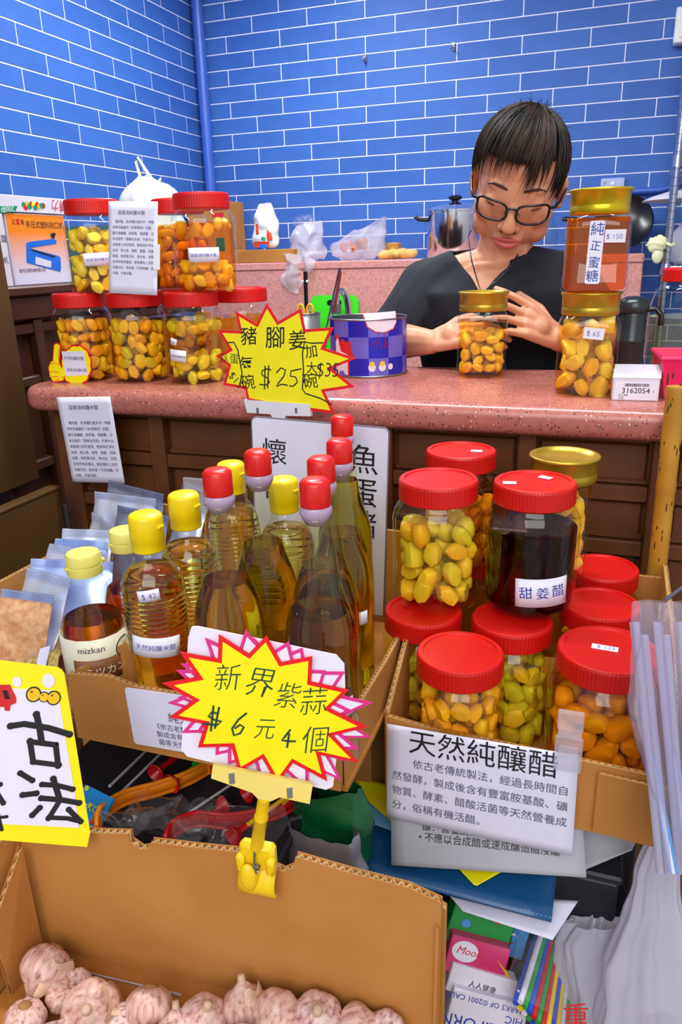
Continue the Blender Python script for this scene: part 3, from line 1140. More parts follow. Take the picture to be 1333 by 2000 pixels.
ujl = red_jar(upL, 'red lidded jar of green and yellow cloves stacked in the carton', ['green', 'yellow', 'green'], 'yellow', 0.114, 0.078, cl_label='clove in the stacked jar beside the dark vinegar', float_top=0.1, scale=1.3)
ujd = red_jar(dk, 'red lidded jar of almost black ginger vinegar with handwritten label', ['brown'], 'dark', 0.108, 0.07, cl_label='brown ginger piece in the black vinegar jar', scale=1.5)
curved_label(ujd, 0.0572, 0.30, 0.04, 0.066, 0.037, [('甜', -0.0285, -0.006, 0.0175, {'jit': 1}), ('姜', -0.0085, -0.006, 0.0175, {'jit': 1}), ('醋', 0.0115, -0.006, 0.0185, {'jit': 1})], 'ink_blue', tilt=0.03)
for ang, x, y in ((0.1, -0.03, -0.012), (-0.5, 0.012, 0.018)):
    o = MB().prism(rrect(-0.008, 0.008, -0.005, 0.005, 0.0005), 0, 0.0006).build('price_sticker', M['sticker'], ujd)
    o.matrix_local = Matrix.Translation((x, y, 0.1385 + 0.0255)) @ Matrix.Rotation(ang, 4, 'Z')
ujb = red_jar(ub, 'red lidded jar standing behind the other stacked jars', ['orange'], 'deep', 0.116, 0.09, cl_label='clove in the jar behind the stacked jars')
o = MB().prism(rrect(-0.008, 0.008, -0.005, 0.005, 0.0005), 0, 0.0006).build('price_sticker', M['sticker'], ujb)
o.matrix_local = Matrix.Translation((0.022, -0.006, 0.1385 + 0.0255)) @ Matrix.Rotation(-0.1, 4, 'Z')
tall = square_jar(gd, 'tall gold lidded jar of pale cloves behind the black vinegar', ['pale', 'yellow'], 'amber', 0.178, 0.0395, 0.12, 0.1, cl_label='pale clove in the tall gold lidded jar', scale=1.15)
# jars of the lower layer that carry the two rear ones
car = Vector((ub.x + 0.005, ub.y + 0.02, LB))
red_jar(car, 'lower jar hidden under the rear stacked jar', [], 'amber', 0.116, sr=0.94)
# ================================================================== carton of bottles
BZ = 0.935                                   # floor of the bottle carton
M['red_cap'] = mat('red_bottle_cap', (222, 26, 20), 0.3, var=0.05)
M['collar'] = mat('milky_pink_collar', (182, 158, 186), 0.25, var=0.04)
M['yellow_cap'] = mat('yellow_bottle_cap', (250, 216, 4), 0.35, var=0.04)
M['cream_cap'] = mat('pale_yellow_bottle_cap', (232, 222, 112), 0.4, var=0.04)
LIQ['vin_olive'] = liquid_mat('olive_rice_vinegar', (0.88, 0.78, 0.14), 1.33)
LIQ['vin_yellow'] = liquid_mat('yellow_rice_vinegar', (1.0, 0.95, 0.46), 1.33)
LIQ['soy'] = liquid_mat('red_brown_seasoning', (0.80, 0.34, 0.06), 1.33)
M['glass_olive'] = clear_mat('olive_tinted_glass', (0.93, 0.95, 0.80), 1.5, 0.015)

TALL = [(0.034, 0), (0.0375, 0.003), (0.0388, 0.01), (0.0388, 0.135), (0.038, 0.15), (0.0355, 0.164), (0.031, 0.178), (0.0265, 0.191), (0.0232, 0.204), (0.021, 0.22), (0.0178, 0.245), (0.015, 0.27), (0.0148, 0.274), (0.0135, 0.276)]


def at_prof(prof, z):
    for (r0, z0), (r1, z1) in zip(prof, prof[1:]):
        if z0 <= z <= z1 and z1 > z0: return r0 + (r1 - r0) * (z - z0) / (z1 - z0)
    return prof[-1][0]


def fill_prof(prof, level, gap=0.0016, z0=0.004):
    zs = [z0] + [z for r, z in prof if z0 < z < level] + [level]
    return [(max(0.002, at_prof(prof, z) - gap), z) for z in zs]


_tall_src = {}


def tall_bottle(P, label, level):
    P = Vector(P)
    t = thing('vinegar_bottle', label, 'bottle', P, face_cam(P))
    if 'g' not in _tall_src:
        me = MB().lathe(TALL, 44, cap1=False).mesh('glass')
        me.materials.append(M['glass_olive'])
        me.polygons.foreach_set('use_smooth', [True] * len(me.polygons))
        _tall_src['g'] = me
        me = MB().lathe([(0.0105, 0.268), (0.0148, 0.2765), (0.0158, 0.2785), (0.0164, 0.2815), (0.0155, 0.285), (0.0136, 0.288), (0.0132, 0.294)], 32).mesh('collar')
        me.materials.append(M['collar'])
        me.polygons.foreach_set('use_smooth', [True] * len(me.polygons))
        _tall_src['c'] = me
        me = MB().lathe([(0.0148, 0.2865), (0.0153, 0.288), (0.0149, 0.309), (0.0132, 0.3115), (0.0112, 0.313), (0.004, 0.3132)], 32).mesh('cap')
        me.materials.append(M['red_cap'])
        me.polygons.foreach_set('use_smooth', [True] * len(me.polygons))
        _tall_src['k'] = me
    put('glass', _tall_src['g'], None, t)
    put('collar', _tall_src['c'], None, t)
    put('cap', _tall_src['k'], None, t)
    MB().lathe(fill_prof(TALL, level), 44).build('liquid', LIQ['vin_olive'], t, 40)
    return t


TZ = BZ + 0.313
tp = {}
for k, px, py in (('a', 430, 913), ('b', 501, 882), ('c', 618, 924), ('d', 627, 894), ('e', 656, 864), ('f', 668, 811)):
    q = at_z(px, py, TZ)
    tp[k] = Vector((q.x, q.y, BZ))

RIB_H = 0.256


def rib_prof(h=RIB_H):
    p = [(0.029, 0), (0.032, 0.003), (0.033, 0.01), (0.0325, 0.05), (0.0335, 0.088), (0.035, 0.096)]
    z = 0.1
    while z < 0.163:
        p += [(0.0345, z), (0.0362, z + 0.0018), (0.0362, z + 0.0036), (0.0345, z + 0.0054)]
        z += 0.0062
    p += [(0.0355, 0.168), (0.0345, 0.178), (0.0305, 0.188), (0.0235, 0.197), (0.0185, 0.203), (0.0175, 0.208), (0.0178, 0.2125), (0.0155, 0.2135), (0.0155, 0.217)]
    return [(r, zz * h / 0.256) for r, zz in p]


def ribbed_bottle(P, label, level=0.192):
    P = Vector(P)
    t = thing('ribbed_bottle', label, 'bottle', P, face_cam(P))
    if 'r' not in _tall_src:
        me = MB().lathe(rib_prof(), 40, cap1=False).mesh('glass')
        me.materials.append(M['glass'])
        me.polygons.foreach_set('use_smooth', [True] * len(me.polygons))
        _tall_src['r'] = me
        me = MB().lathe([(0.0178, 0.2145), (0.0182, 0.216), (0.0182, 0.226), (0.0186, 0.2265), (0.0184, 0.2515), (0.0172, 0.2545), (0.015, 0.256), (0.004, 0.2563)], 40).mesh('cap')
        me.materials.append(M['yellow_cap'])
        me.polygons.foreach_set('use_smooth', [True] * len(me.polygons))
        _tall_src['y'] = me
        me = MB().bbox(-0.005, 0.005, -0.0205, -0.0165, 0.241, 0.244, 0.0006).mesh('cap_tab')
        me.materials.append(M['yellow_cap'])
        _tall_src['yt'] = me
    put('glass', _tall_src['r'], None, t)
    c = put('cap', _tall_src['y'], None, t)
    put('cap_tab', _tall_src['yt'], None, c).rotation_euler = (0, 0, 0.9)
    MB().lathe(fill_prof(rib_prof(), level, 0.002), 40).build('liquid', LIQ['vin_yellow'], t, 60)
    return t


RZ = BZ + RIB_H
for k, px, py in (('g', 287, 1000), ('h', 354, 965), ('i', 553, 934), ('j', 450, 903)):
    q = at_z(px, py, RZ)
    tp[k] = Vector((q.x, q.y, BZ))
MIR_H = 0.205
for k, px, py in (('m', 162, 1077), ('n', 242, 1034)):
    q = at_z(px, py, BZ + MIR_H)
    tp[k] = Vector((q.x, q.y, BZ))
rad = {k: 0.0392 for k in 'abcdef'}
rad.update({k: 0.0365 for k in 'ghij'})
rad.update({k: 0.0375 for k in 'mn'})
settle(tp, rad)
labs = {'a': 'tall vinegar bottle with red cap and price beside the ribbed bottles', 'b': 'tall red capped vinegar bottle standing behind the priced one',
        'c': 'tall red capped vinegar bottle with tilted price above the starburst sign', 'd': 'red capped vinegar bottle hidden close behind the tilted price bottle',
        'e': 'red capped vinegar bottle in front of the laminated menu card', 'f': 'rearmost red capped vinegar bottle painted with black strokes'}
lev = {'a': 0.192, 'b': 0.205, 'c': 0.176, 'd': 0.19, 'e': 0.2, 'f': 0.225}
TB = {k: tall_bottle(tp[k], labs[k], lev[k]) for k in 'abcdef'}
V5 = '古法純釀米醋'
curved_label(TB['a'], 0.0388, -0.3, 0.086, 0.06, 0.021, [(V5, -0.028, -0.0035, 0.0092)], 'ink', tilt=-0.05)
curved_label(TB['a'], 0.0388, -0.12, 0.126, 0.023, 0.0125, [('$ 48', -0.008, -0.0035, 0.008, {'thin': -0.01})], 'ink_pen', 'price_sticker')
curved_label(TB['c'], 0.0388, 0.1, 0.078, 0.062, 0.02, [(V5, -0.029, -0.0035, 0.0094)], 'ink', tilt=0.07)
curved_label(TB['c'], 0.0388, 0.18, 0.111, 0.023, 0.0145, [('$ 48', -0.008, -0.0035, 0.009, {'thin': -0.01})], 'ink_pen', 'price_sticker', tilt=0.2)
curved_label(TB['e'], 0.0388, 0.62, 0.10, 0.014, 0.017, [], 'ink', 'price_sticker')
curved_label(TB['f'], 0.0388, 0.4, 0.10, 0.016, 0.016, [], 'ink', 'price_sticker')
# brush strokes painted on the rearmost bottle
mb = MB()
for pts in ([(-0.012, 0.124), (0.0, 0.136), (0.014, 0.144)], [(-0.002, 0.117), (0.02, 0.122)], [(0.008, 0.092), (0.03, 0.098)], [(0.018, 0.112), (0.02, 0.085)], [(0.008, 0.082), (0.034, 0.084)], [(0.006, 0.07), (0.034, 0.073)], [(0.006, 0.063), (0.034, 0.066)], [(0.006, 0.056), (0.034, 0.058)], [(0.006, 0.03), (0.014, 0.036), (0.02, 0.034)]):
    path = []
    for x, z in pts:
        R = at_prof(TALL, z) + 0.0008
        a = x / 0.0388
        path.append((math.sin(a) * R, -math.cos(a) * R, z))
    mb.tube(path, 0.0016, 6, flat=0.5)
mb.build('brush_strokes', M['ink'], TB['f'])
rl = {'g': 'ribbed bottle with yellow cap and low white label near the cream caps', 'h': 'ribbed yellow capped bottle with the English vinegar label', 'i': 'ribbed yellow capped bottle between the tall red capped bottles', 'j': 'ribbed yellow capped bottle behind the tall priced bottle'}
RBT = {k: ribbed_bottle(tp[k], rl[k]) for k in 'ghij'}
curved_label(RBT['g'], 0.0362, -0.15, 0.112, 0.056, 0.024, [('天然純釀米醋', -0.023, -0.003, 0.0076)], 'ink_pen', tilt=-0.1)
curved_label(RBT['g'], 0.034, -0.18, 0.174, 0.024, 0.013, [('$ 42', -0.008, -0.0035, 0.009, {'thin': -0.01})], 'ink_pen', 'price_sticker', tilt=0.1)
curved_label(RBT['h'], 0.0345, 0.1, 0.075, 0.06, 0.042, [('純釀米醋', -0.026, 0.003, 0.011), ('Vinegar', -0.026, -0.012, 0.013)], 'ink')
curved_label(RBT['h'], 0.034, -0.7, 0.172, 0.022, 0.014, [('$ 42', -0.008, -0.0035, 0.009, {'thin': -0.01})], 'ink_pen', 'price_sticker', tilt=-0.2)

MIR = [(0.033, 0), (0.0362, 0.003), (0.0372, 0.01), (0.0372, 0.085), (0.0368, 0.1), (0.0345, 0.118), (0.0295, 0.138), (0.0235, 0.156), (0.0185, 0.17), (0.0165, 0.178), (0.0165, 0.182)]
M['label_cream'] = mat('cream_label', (236, 230, 205), 0.55, var=0.03)
M['label_brown'] = mat('brown_label_print', (140, 84, 44), 0.5, var=0.08)


def mirin_bottle(P, label, level, lab):
    P = Vector(P)
    t = thing('seasoning_bottle', label, 'bottle', P, face_cam(P))
    MB().lathe(MIR, 44, cap1=False, mod=lambda a, i, z: 1 + (0.012 * abs(math.cos(5 * a)) if 0.11 < z < 0.15 else 0)).build('glass', M['glass'], t, 60)
    MB().lathe(fill_prof(MIR, level, 0.0016), 40).build('liquid', LIQ['soy'], t, 50)
    c = MB().lathe([(0.0192, 0.1795), (0.0196, 0.181), (0.0194, 0.1895), (0.0182, 0.190), (0.0182, 0.192), (0.0196, 0.1925), (0.019, 0.2025), (0.0178, 0.2045), (0.015, 0.205), (0.004, 0.205)], 40).build('cap', M['cream_cap'], t, 40)
    MB().bbox(0.017, 0.0235, -0.004, 0.004, 0.187, 0.192, 0.001).build('cap_tab', M['cream_cap'], c).rotation_euler = (0, 0, 0.3)
    MB().bbox(-0.0225, -0.017, -0.003, 0.003, 0.187, 0.191, 0.001).build('cap_tab', M['cream_cap'], c).rotation_euler = (0, 0, 0.3)
    if lab:
        l = curved_label(t, 0.0374, 0.25, 0.078, 0.16, 0.068, [], 'ink', base='label_cream')
        curved_label(l, 0.0381, 0.02, 0.073, 0.06, 0.028, [], 'ink', 'brown_panel', base='label_brown')
        curved_label(l, 0.0388, 0.02, 0.073, 0.0001, 0.0001, [('ミツカン', -0.019, -0.005, 0.0125)], 'ink_white', 'wordmark')
        curved_label(l, 0.0381, -0.05, 0.1, 0.0001, 0.0001, [('mizkan', -0.02, -0.003, 0.011)], 'ink_grey', 'wordmark')
        curved_label(l, 0.0381, 0.9, 0.092, 0.0001, 0.0001, [('JAS', -0.008, -0.004, 0.011)], 'ink', 'quality_mark')
        pts = [(math.cos(a) * 0.0125, math.sin(a) * 0.0125) for a in [2 * PI * k / 28 for k in range(28)]]
        MB().tube([(math.sin(0.9 + x / 0.0381) * 0.0386, -math.cos(0.9 + x / 0.0381) * 0.0386, 0.092 + y) for x, y in pts], 0.0007, 5, closed=True).build('quality_ring', M['ink'], l)
        M['label_red'] = M['ink_red']
        curved_label(l, 0.0381, -0.02, 0.051, 0.034, 0.009, [], 'ink', 'red_bar', base='label_red')
    return t


mirin_bottle(tp['m'], 'seasoning bottle with pale yellow cap and brown printed label', 0.126, True)
mirin_bottle(tp['n'], 'seasoning bottle with pale yellow cap half hidden by the ribbed bottle', 0.13, False)
print('TP', {k: tuple(round(c, 3) for c in v) for k, v in tp.items()})
# ================================================================== cartons, papers and signs
def cardboard(name, c1, c2, bscale=90):
    m = mat(name, c1, 0.8, var=0.1, scale=7, bump=0.25, bscale=bscale, col2=c2, spec=0.2)
    return m


M['card'] = cardboard('brown_cardboard', (184, 124, 60), (198, 138, 74))
M['card_in'] = cardboard('inner_brown_cardboard', (168, 108, 48), (186, 126, 62))
M['flute'] = mat('corrugated_core', (196, 160, 108), 0.85, var=0.15)


def fluted_panel(parent, m, outline, t=0.006, axis='y', name='panel', liner='card', pitch=0.0075, edge=True):
    """board of two liners with a wavy core between them; outline in the local xy plane of m"""
    pl = put(name, MB().prism(outline, -t / 2, -t / 2 + 0.0007).prism(outline, t / 2 - 0.0007, t / 2).mesh(name), M[liner], parent)
    pl.matrix_local = m
    xs = [p[0] for p in outline]
    ys = [p[1] for p in outline]
    # core: a wave clipped to the outline column by column
    mb = MB()
    n = len(outline)

    def span(v, ax):
        hits = []
        for i in range(n):
            a, b = outline[i], outline[(i + 1) % n]
            if (a[ax] - v) * (b[ax] - v) < 0:
                k = (v - a[ax]) / (b[ax] - a[ax])
                hits.append(a[1 - ax] + (b[1 - ax] - a[1 - ax]) * k)
        return (min(hits), max(hits)) if len(hits) >= 2 else None
    ax = 0 if axis == 'y' else 1
    lo, hi = (min(xs), max(xs)) if ax == 0 else (min(ys), max(ys))
    k = int((hi - lo) / pitch * 4)
    prev = None
    for i in range(1, k):
        v = lo + (hi - lo) * i / k
        s = span(v, ax)
        if not s:
            prev = None
            continue
        z = (t / 2 - 0.0009) * math.sin(2 * PI * v / pitch)
        s0, s1 = s[0] + 0.0002, s[1] - 0.0002
        cur = ((v, s0, z), (v, s1, z)) if ax == 0 else ((s0, v, z), (s1, v, z))
        if prev: mb.add([prev[0], cur[0], cur[1], prev[1]], [(0, 1, 2, 3)])
        prev = cur
    mb.build('corrugation', M['flute'], pl, 60, thick=0.0006)
    return pl


def rect(x0, x1, y0, y1): return [(x0, y0), (x1, y0), (x1, y1), (x0, y1)]


def vert(x, y, z, ang=0.0):
    """frame of an upright board: local x along the board, y up, z out of the face"""
    return Matrix.Translation((x, y, z)) @ Matrix.Rotation(ang, 4, 'Z') @ Matrix.Rotation(PI / 2, 4, 'X')


# ---- display table and what lies below the open cartons
M['table'] = mat('worn_table_wood', (96, 66, 40), 0.6, var=0.15, scale=10, bump=0.2)
tb = thing('display_table', 'worn wooden table carrying the cartons in front of the counter', 'table', (0, 0, 0))
MB().bbox(0.96, 2.15, -3.04, -2.17, 0.585, 0.62, 0.003).build('table_top', M['table'], tb)
for x in (0.98, 2.08):
    for y in (-3.02, -2.24):
        MB().bbox(x, x + 0.05, y, y + 0.05, 0.0, 0.585, 0.003).build('leg', M['table'], tb)


def closed_carton(label, x0, x1, y0, y1, z0, z1):
    t = thing('closed_carton', label, 'carton', ((x0 + x1) / 2, (y0 + y1) / 2, z0))
    w, d, h = (x1 - x0) / 2, (y1 - y0) / 2, z1 - z0
    MB().bbox(-w, w, -d, d, 0, h - 0.003, 0.002).build('carton_body', M['card'], t)
    for s in (-1, 1):
        MB().box(-w, w, 0.0006 * s if s > 0 else -d, d if s > 0 else -0.0006, h - 0.003, h).build('flap', M['card'], t)
    MB().box(-w - 0.0006, w + 0.0006, -0.02, 0.02, h, h + 0.0004).build('tape', M['flute'], t)
    return t


closed_carton('closed brown carton in the shade under the bottle carton', 1.07, 1.53, -2.49, -2.24, 0.62, 0.9285)

# ---- bottle carton
bc = thing('bottle_carton', 'open brown carton holding the vinegar bottles and foil packets', 'carton', (0, 0, 0))
bx0, bx1, by0, by1 = 1.035, 1.562, -2.672, -2.285
MB().box(bx0, bx1, by0 + 0.004, by1, 0.9292, 0.9345).build('bottom', M['card_in'], bc)
f_ = fluted_panel(bc, vert(bx0 + 0.2, by0, 0.93), [(0, 0), (0.322, 0.004), (0.324, 0.082), (0.2, 0.085), (0.09, 0.083), (0.055, 0.09), (0.0, 0.084)], name='front_panel')
fluted_panel(bc, vert(bx0 - 0.0, by0, 0.93), [(0, 0), (0.192, 0.0), (0.196, 0.02), (0.19, 0.03), (0.16, 0.036), (0.1, 0.032), (0.0, 0.04)], name='front_flap')
fluted_panel(bc, vert(bx0, by0 + 0.005, 0.93, PI / 2), [(0, 0), (0.38, 0), (0.38, 0.112), (0.2, 0.118), (0, 0.12)], name='side_panel')
fluted_panel(bc, vert(bx1 - 0.006, by0 + 0.005, 0.93, PI / 2), [(0, 0), (0.38, 0), (0.38, 0.07), (0.16, 0.062), (0, 0.07)], name='side_panel')
fluted_panel(bc, vert(bx0 + 0.004, by1, 0.93), [(0, 0), (0.517, 0), (0.517, 0.14), (0, 0.15)], name='back_panel')
# inner divider beside the seasoning bottle
fluted_panel(bc, vert(bx0 + 0.205, by0 + 0.006, 0.936, 0.9), [(0, 0), (0.075, 0), (0.075, 0.1), (0.03, 0.09), (0, 0.078)], name='torn_flap', liner='card')

# ---- jar carton
jc = thing('jar_carton', 'open brown carton holding the red lidded jars', 'carton', (0, 0, 0))
jx0, jx1, jy0, jy1 = 1.568, 1.878, -2.548, -2.175
MB().box(jx0, jx1, jy0 + 0.004, jy1, 0.844, 0.8495).build('bottom', M['card_in'], jc)
fluted_panel(jc, vert(jx0, jy0, 0.845), [(0, 0.0), (0.3, -0.002), (0.3, 0.084), (0.16, 0.09), (0.05, 0.094), (0, 0.1)], name='front_panel')
fluted_panel(jc, vert(jx0 + 0.235, jy0 - 0.0062, 0.845), [(0, 0.004), (0.068, 0.0), (0.069, 0.076), (0.0, 0.08)], t=0.005, name='folded_flap')
fluted_panel(jc, vert(jx0, jy0 + 0.005, 0.845, PI / 2), [(0, 0), (0.37, 0), (0.37, 0.16), (0.1, 0.158), (0, 0.1)], name='side_panel')
fluted_panel(jc, vert(jx1, jy0 + 0.005, 0.845, PI / 2), [(0, 0), (0.37, 0), (0.37, 0.17), (0.12, 0.16), (0, 0.08)], name='side_panel')
fluted_panel(jc, vert(jx0 + 0.004, jy1, 0.845), [(0, 0), (0.306, 0), (0.306, 0.15), (0, 0.15)], name='back_panel')

# ---- garlic carton
GT, GF = 0.925, 0.765
gl, gr = at_z(32, 1604, GT), at_z(864, 1757, GT)
gdir = (gr - gl).normalized()
gang = math.atan2(gdir.y, gdir.x)
glen = (gr - gl).length
gc = thing('garlic_carton', 'large open brown carton holding loose purple garlic bulbs', 'carton', (0, 0, 0))


def gpt(px, py):
    """point on the rear board of the garlic carton -> its local (x, y)"""
    n = Vector((-gdir.y, gdir.x, 0))
    r = ray(px, py)
    P = CAM + r * ((gl - CAM).dot(n) / r.dot(n))
    return ((P - gl).dot(gdir), P.z - GF)


top_px = [(864, 1757), (800, 1728), (690, 1700), (580, 1668), (574, 1690), (556, 1697), (540, 1690), (536, 1668), (480, 1660), (380, 1650), (298, 1640), (294, 1652), (278, 1654), (258, 1640), (255, 1624), (190, 1622), (120, 1610), (32, 1604)]
outl = [(0, 0), (glen, 0)] + [gpt(*q) for q in top_px]
GM = Matrix.Translation((gl.x, gl.y, GF)) @ Matrix.Rotation(gang, 4, 'Z') @ Matrix.Rotation(PI / 2, 4, 'X')
fluted_panel(gc, GM, outl, t=0.0075, name='back_panel')
fluted_panel(gc, GM @ Matrix.Translation((glen - 0.005, 0, 0.006)), [(0, 0), (0.003, 0), (0.004, 0.135), (0.001, 0.14)], t=0.0055, name='folded_flap')
fluted_panel(gc, GM @ Matrix.Translation((glen, 0.0, -0.012)), [(-0.012, 0), (0.003, 0), (0.003, 0.14), (-0.012, 0.15)], t=0.0075, name='folded_flap', axis='x', pitch=0.0065)
fluted_panel(gc, GM @ Matrix.Translation((0.0, 0, 0.004)) @ Matrix.Rotation(-PI / 2 - 0.18, 4, 'Y') @ Matrix.Scale(-1, 4, (1, 0, 0)), [(0, 0), (-0.32, 0), (-0.32, 0.145), (0, 0.157)], t=0.007, name='side_panel')
fluted_panel(gc, GM @ Matrix.Translation((0.012, 0, 0.014)) @ Matrix.Rotation(-PI / 2 - 0.12, 4, 'Y') @ Matrix.Scale(-1, 4, (1, 0, 0)), [(0, 0), (-0.045, 0.0), (-0.05, 0.09), (0, 0.145)], t=0.005, name='folded_flap')
o = MB().box(-0.004, glen, -0.006, 0, 0, 0.33).build('bottom', M['card_in'], gc)
o.matrix_local = GM
o = MB().box(-0.01, glen + 0.01, -0.144, -0.0065, -0.01, 0.34).build('base_carton', M['card'], None)
o.matrix_world = GM
tag(o, 'flat brown carton lifting the garlic carton off the table', 'carton')
o.name = 'support_carton'


# ---- sheets of paper
def sheet_frame(bl, br, tl):
    m = frame(bl, br - bl, tl - bl)
    return m, (br - bl).length, abs((tl - bl).dot(m.col[1].to_3d()))


def sheet(name, label, cat, m, w, h, items, ink='ink', base='paper', curl=0.0, rad=0.0, extra=None, sides=None):
    t = thing(name, label, cat, matrix=m)

    def bendz(x, y):
        return curl * (math.sin(PI * x / w) * 0.6 - 0.7 * (1 - y / h) ** 2 * math.sin(PI * x / w * 0.8 + 0.4))
    if rad:
        MB().prism(rrect(0, w, 0, h, rad), -0.0004, 0.0004).build('sheet', M[base], t)
    else:
        MB().grid(lambda u, v: (u * w, v * h, bendz(u * w, v * h)), 12, 12).build('sheet', M[base], t, 180, thick=0.0004)
    for its, ik in ([(items, ink)] if items else []) + (extra or []):
        mb = text_mb(its, None, 0.0)
        mb.v = [(x, y, bendz(x, y) + 0.0009) for x, y, z in mb.v] if not rad else [(x, y, 0.0009) for x, y, z in mb.v]
        mb.build('lettering', M[ik], t)
    return t


NOTE = ['　喝好醋，對身體好處多多！明朝', '李時珍編纂的《本草綱目》記載，', '醋可消癰腫、殺邪毒、理諸藥。日', '本出版的「醋療治百病」作者中山', '貞雄博士研究發現，醋有助於淨化', '血液、除口臭、健胃、整腸、防腐', '殺菌、防鈣質流失…等功效。然而，', '並非所有的醋品，都具備有上述的', '保健功效，除非是「天然純釀」的', '米醋，才是好醋。']


def note_items(w, h, top=0.78, step=0.062, size=0.047, title=0.075, tx=0.2):
    it = [(GARLIC7, w * tx, h * 0.86, title * w * 1.05)]
    for i, s in enumerate(NOTE):
        it.append((s, w * 0.085, h * (top - 0.01 - i * step), size * w * 1.2))
    return it


# leaning notice on the lower jar lids
yl = rowY - 0.055
m, w, h = sheet_frame(at_y(213, 572, yl), at_y(307, 577, yl), at_y(236, 393, yl + 0.02))
ln = sheet('paper_notice', 'printed white notice leaning against the upper jars', 'notice', m, w, h, note_items(w, h), 'ink_grey', curl=0.001)
o = MB().box(w * 0.93, w * 1.06, h * 0.28, h * 0.55, 0.0012, 0.0016).build('tape', M['sticker'], ln)
# hanging notice at the counter front
yh = CY0 - 0.003
m, w, h = sheet_frame(at_y(142, 941, yh + 0.04), at_y(244, 944, yh + 0.04), at_y(113, 776, yh))
m, w, h = sheet_frame(at_y(142, 941, yh), at_y(244, 944, yh), at_y(113, 776, yh))
sheet('hanging_notice', 'printed white notice taped to the pink counter edge', 'notice', m, w, h, note_items(w, h, 0.70, 0.069, 0.047, 0.075), 'ink_grey')

# vinegar notice on the jar carton
yn = jy0 - 0.0125
m, w, h = sheet_frame(at_y(756, 1597, yn - 0.012), at_y(1118, 1672, yn - 0.012), at_y(760, 1414, yn))
L4 = ['　　依古老傳統製法，經過長時間自', '然發酵，製成後含有豐富胺基酸、礦', '物質、酵素、醋酸活菌等天然營養成', '分，俗稱有機活醋。']
vn = sheet('vinegar_notice', 'white notice with large black heading on the jar carton', 'notice', m, w, h, [('天然純釀醋', w * 0.12, h * 0.765, w * 0.158)], 'ink', curl=0.0015, extra=[([(s, w * 0.03, h * (0.60 - 0.155 * i), w * 0.0585) for i, s in enumerate(L4)], 'ink_grey')])
# clear clip holding it
M['clear_plastic'] = clear_mat('clear_plastic', (0.95, 0.95, 0.97), 1.5, 0.05, haze=0.28, haze_col=(0.9, 0.88, 0.95))
q = at_y(1112, 1455, yn - 0.002)
cl = thing('plastic_clip', 'clear plastic clip on the carton edge above the notice', 'clip', q)
MB().bbox(-0.014, 0.014, -0.006, -0.001, -0.03, 0.012, 0.001).build('jaw', M['clear_plastic'], cl)
MB().bbox(-0.012, 0.012, -0.0085, 0.0, 0.0125, 0.018, 0.001).build('hinge', M['clear_plastic'], cl)
MB().bbox(-0.013, 0.013, -0.003, 0.004, 0.0185, 0.04, 0.001).bbox(-0.01, 0.01, -0.009, -0.0062, -0.012, 0.004, 0.001).build('grip', M['clear_plastic'], cl)

# grey sheet hanging below it
yg = yn + 0.0022
m, w, h = sheet_frame(at_z(765, 1690, 0.776), at_z(1146, 1714, 0.800), at_y(752, 1560, yg))
sheet('grey_sheet', 'greyish printed sheet hanging below the white vinegar notice', 'sheet', m, w, h, [('釀：營養高、味道', w * 0.17, h * 0.56, w * 0.05, {'rot': -4}), ('• 不應以合成醋或速成釀造醋浸釀', w * 0.15, h * 0.40, w * 0.05, {'rot': -3})], 'ink', 'paper_grey', curl=0.002)

# card on the bottle carton front
yk = by0 - 0.0065
m, w, h = sheet_frame(at_y(263, 1452, yk), at_y(400, 1476, yk), at_y(243, 1342, yk))
w *= 1.25
sheet('vinegar_card', 'white printed card taped on the bottle carton behind the starburst sign', 'card', m, w, h, [('純天然', w * 0.45, h * 0.52, w * 0.12), ('《依古老製法，', w * 0.27, h * 0.36, w * 0.075), ('製成含有豐富', w * 0.29, h * 0.22, w * 0.075), ('菌等天然營養', w * 0.3, h * 0.08, w * 0.075)], 'ink_grey', rad=0.004)

# laminated menu card behind the bottles
ym = at_z(668, 811, TZ).y + 0.052
m, w, h = sheet_frame(at_y(510, 1190, ym), at_y(745, 1230, ym), at_y(470, 812, ym))
m2, w2, h2 = sheet_frame(at_y(505, 1200, ym), at_y(748, 1243, ym), at_y(471, 812, ym))
mc = thing('menu_card', 'large laminated white menu card behind the tall bottles', 'sign', matrix=m2)
M['laminate'] = clear_mat('clear_laminate', (0.97, 0.97, 1.0), 1.5, 0.08)
MB().prism(rrect(0, w2, 0, h2, 0.008), -0.0006, 0.0006).build('sheet', M['paper'], mc)
M['lam_edge'] = mat('grey_laminate_edge', (120, 112, 132), 0.3, spec=0.6)
MB().tube([(x, y, 0) for x, y in rrect(-0.0006, w2 + 0.0006, -0.0006, h2 + 0.0006, 0.0086)], 0.0012, 6, closed=True).build('laminate_edge', M['lam_edge'], mc)
s = w2 * 0.2
text_mb([(c, w2 * 0.07, h2 * (0.80 - 0.17 * i), s) for i, c in enumerate('懷舊')] + [(c, w2 * 0.44, h2 * (0.80 - 0.14 * i) - 0.02, s) for i, c in enumerate('撈')] + [(c, w2 * 0.72, h2 * (0.80 - 0.15 * i), s * 1.1) for i, c in enumerate('魚蛋豬')], None, 0.0012).build('lettering', M['ink'], mc)
# ================================================================== price signs
M['star_yellow'] = mat('yellow_sign_card', (255, 240, 0), 0.45, var=0.02)
M['star_red'] = mat('red_sign_border', (235, 14, 24), 0.45, var=0.03)
M['star_pink'] = mat('magenta_sign_border', (226, 46, 140), 0.45, var=0.04)
M['white_card'] = mat('glossy_white_card', (240, 234, 252), 0.35, var=0.02)


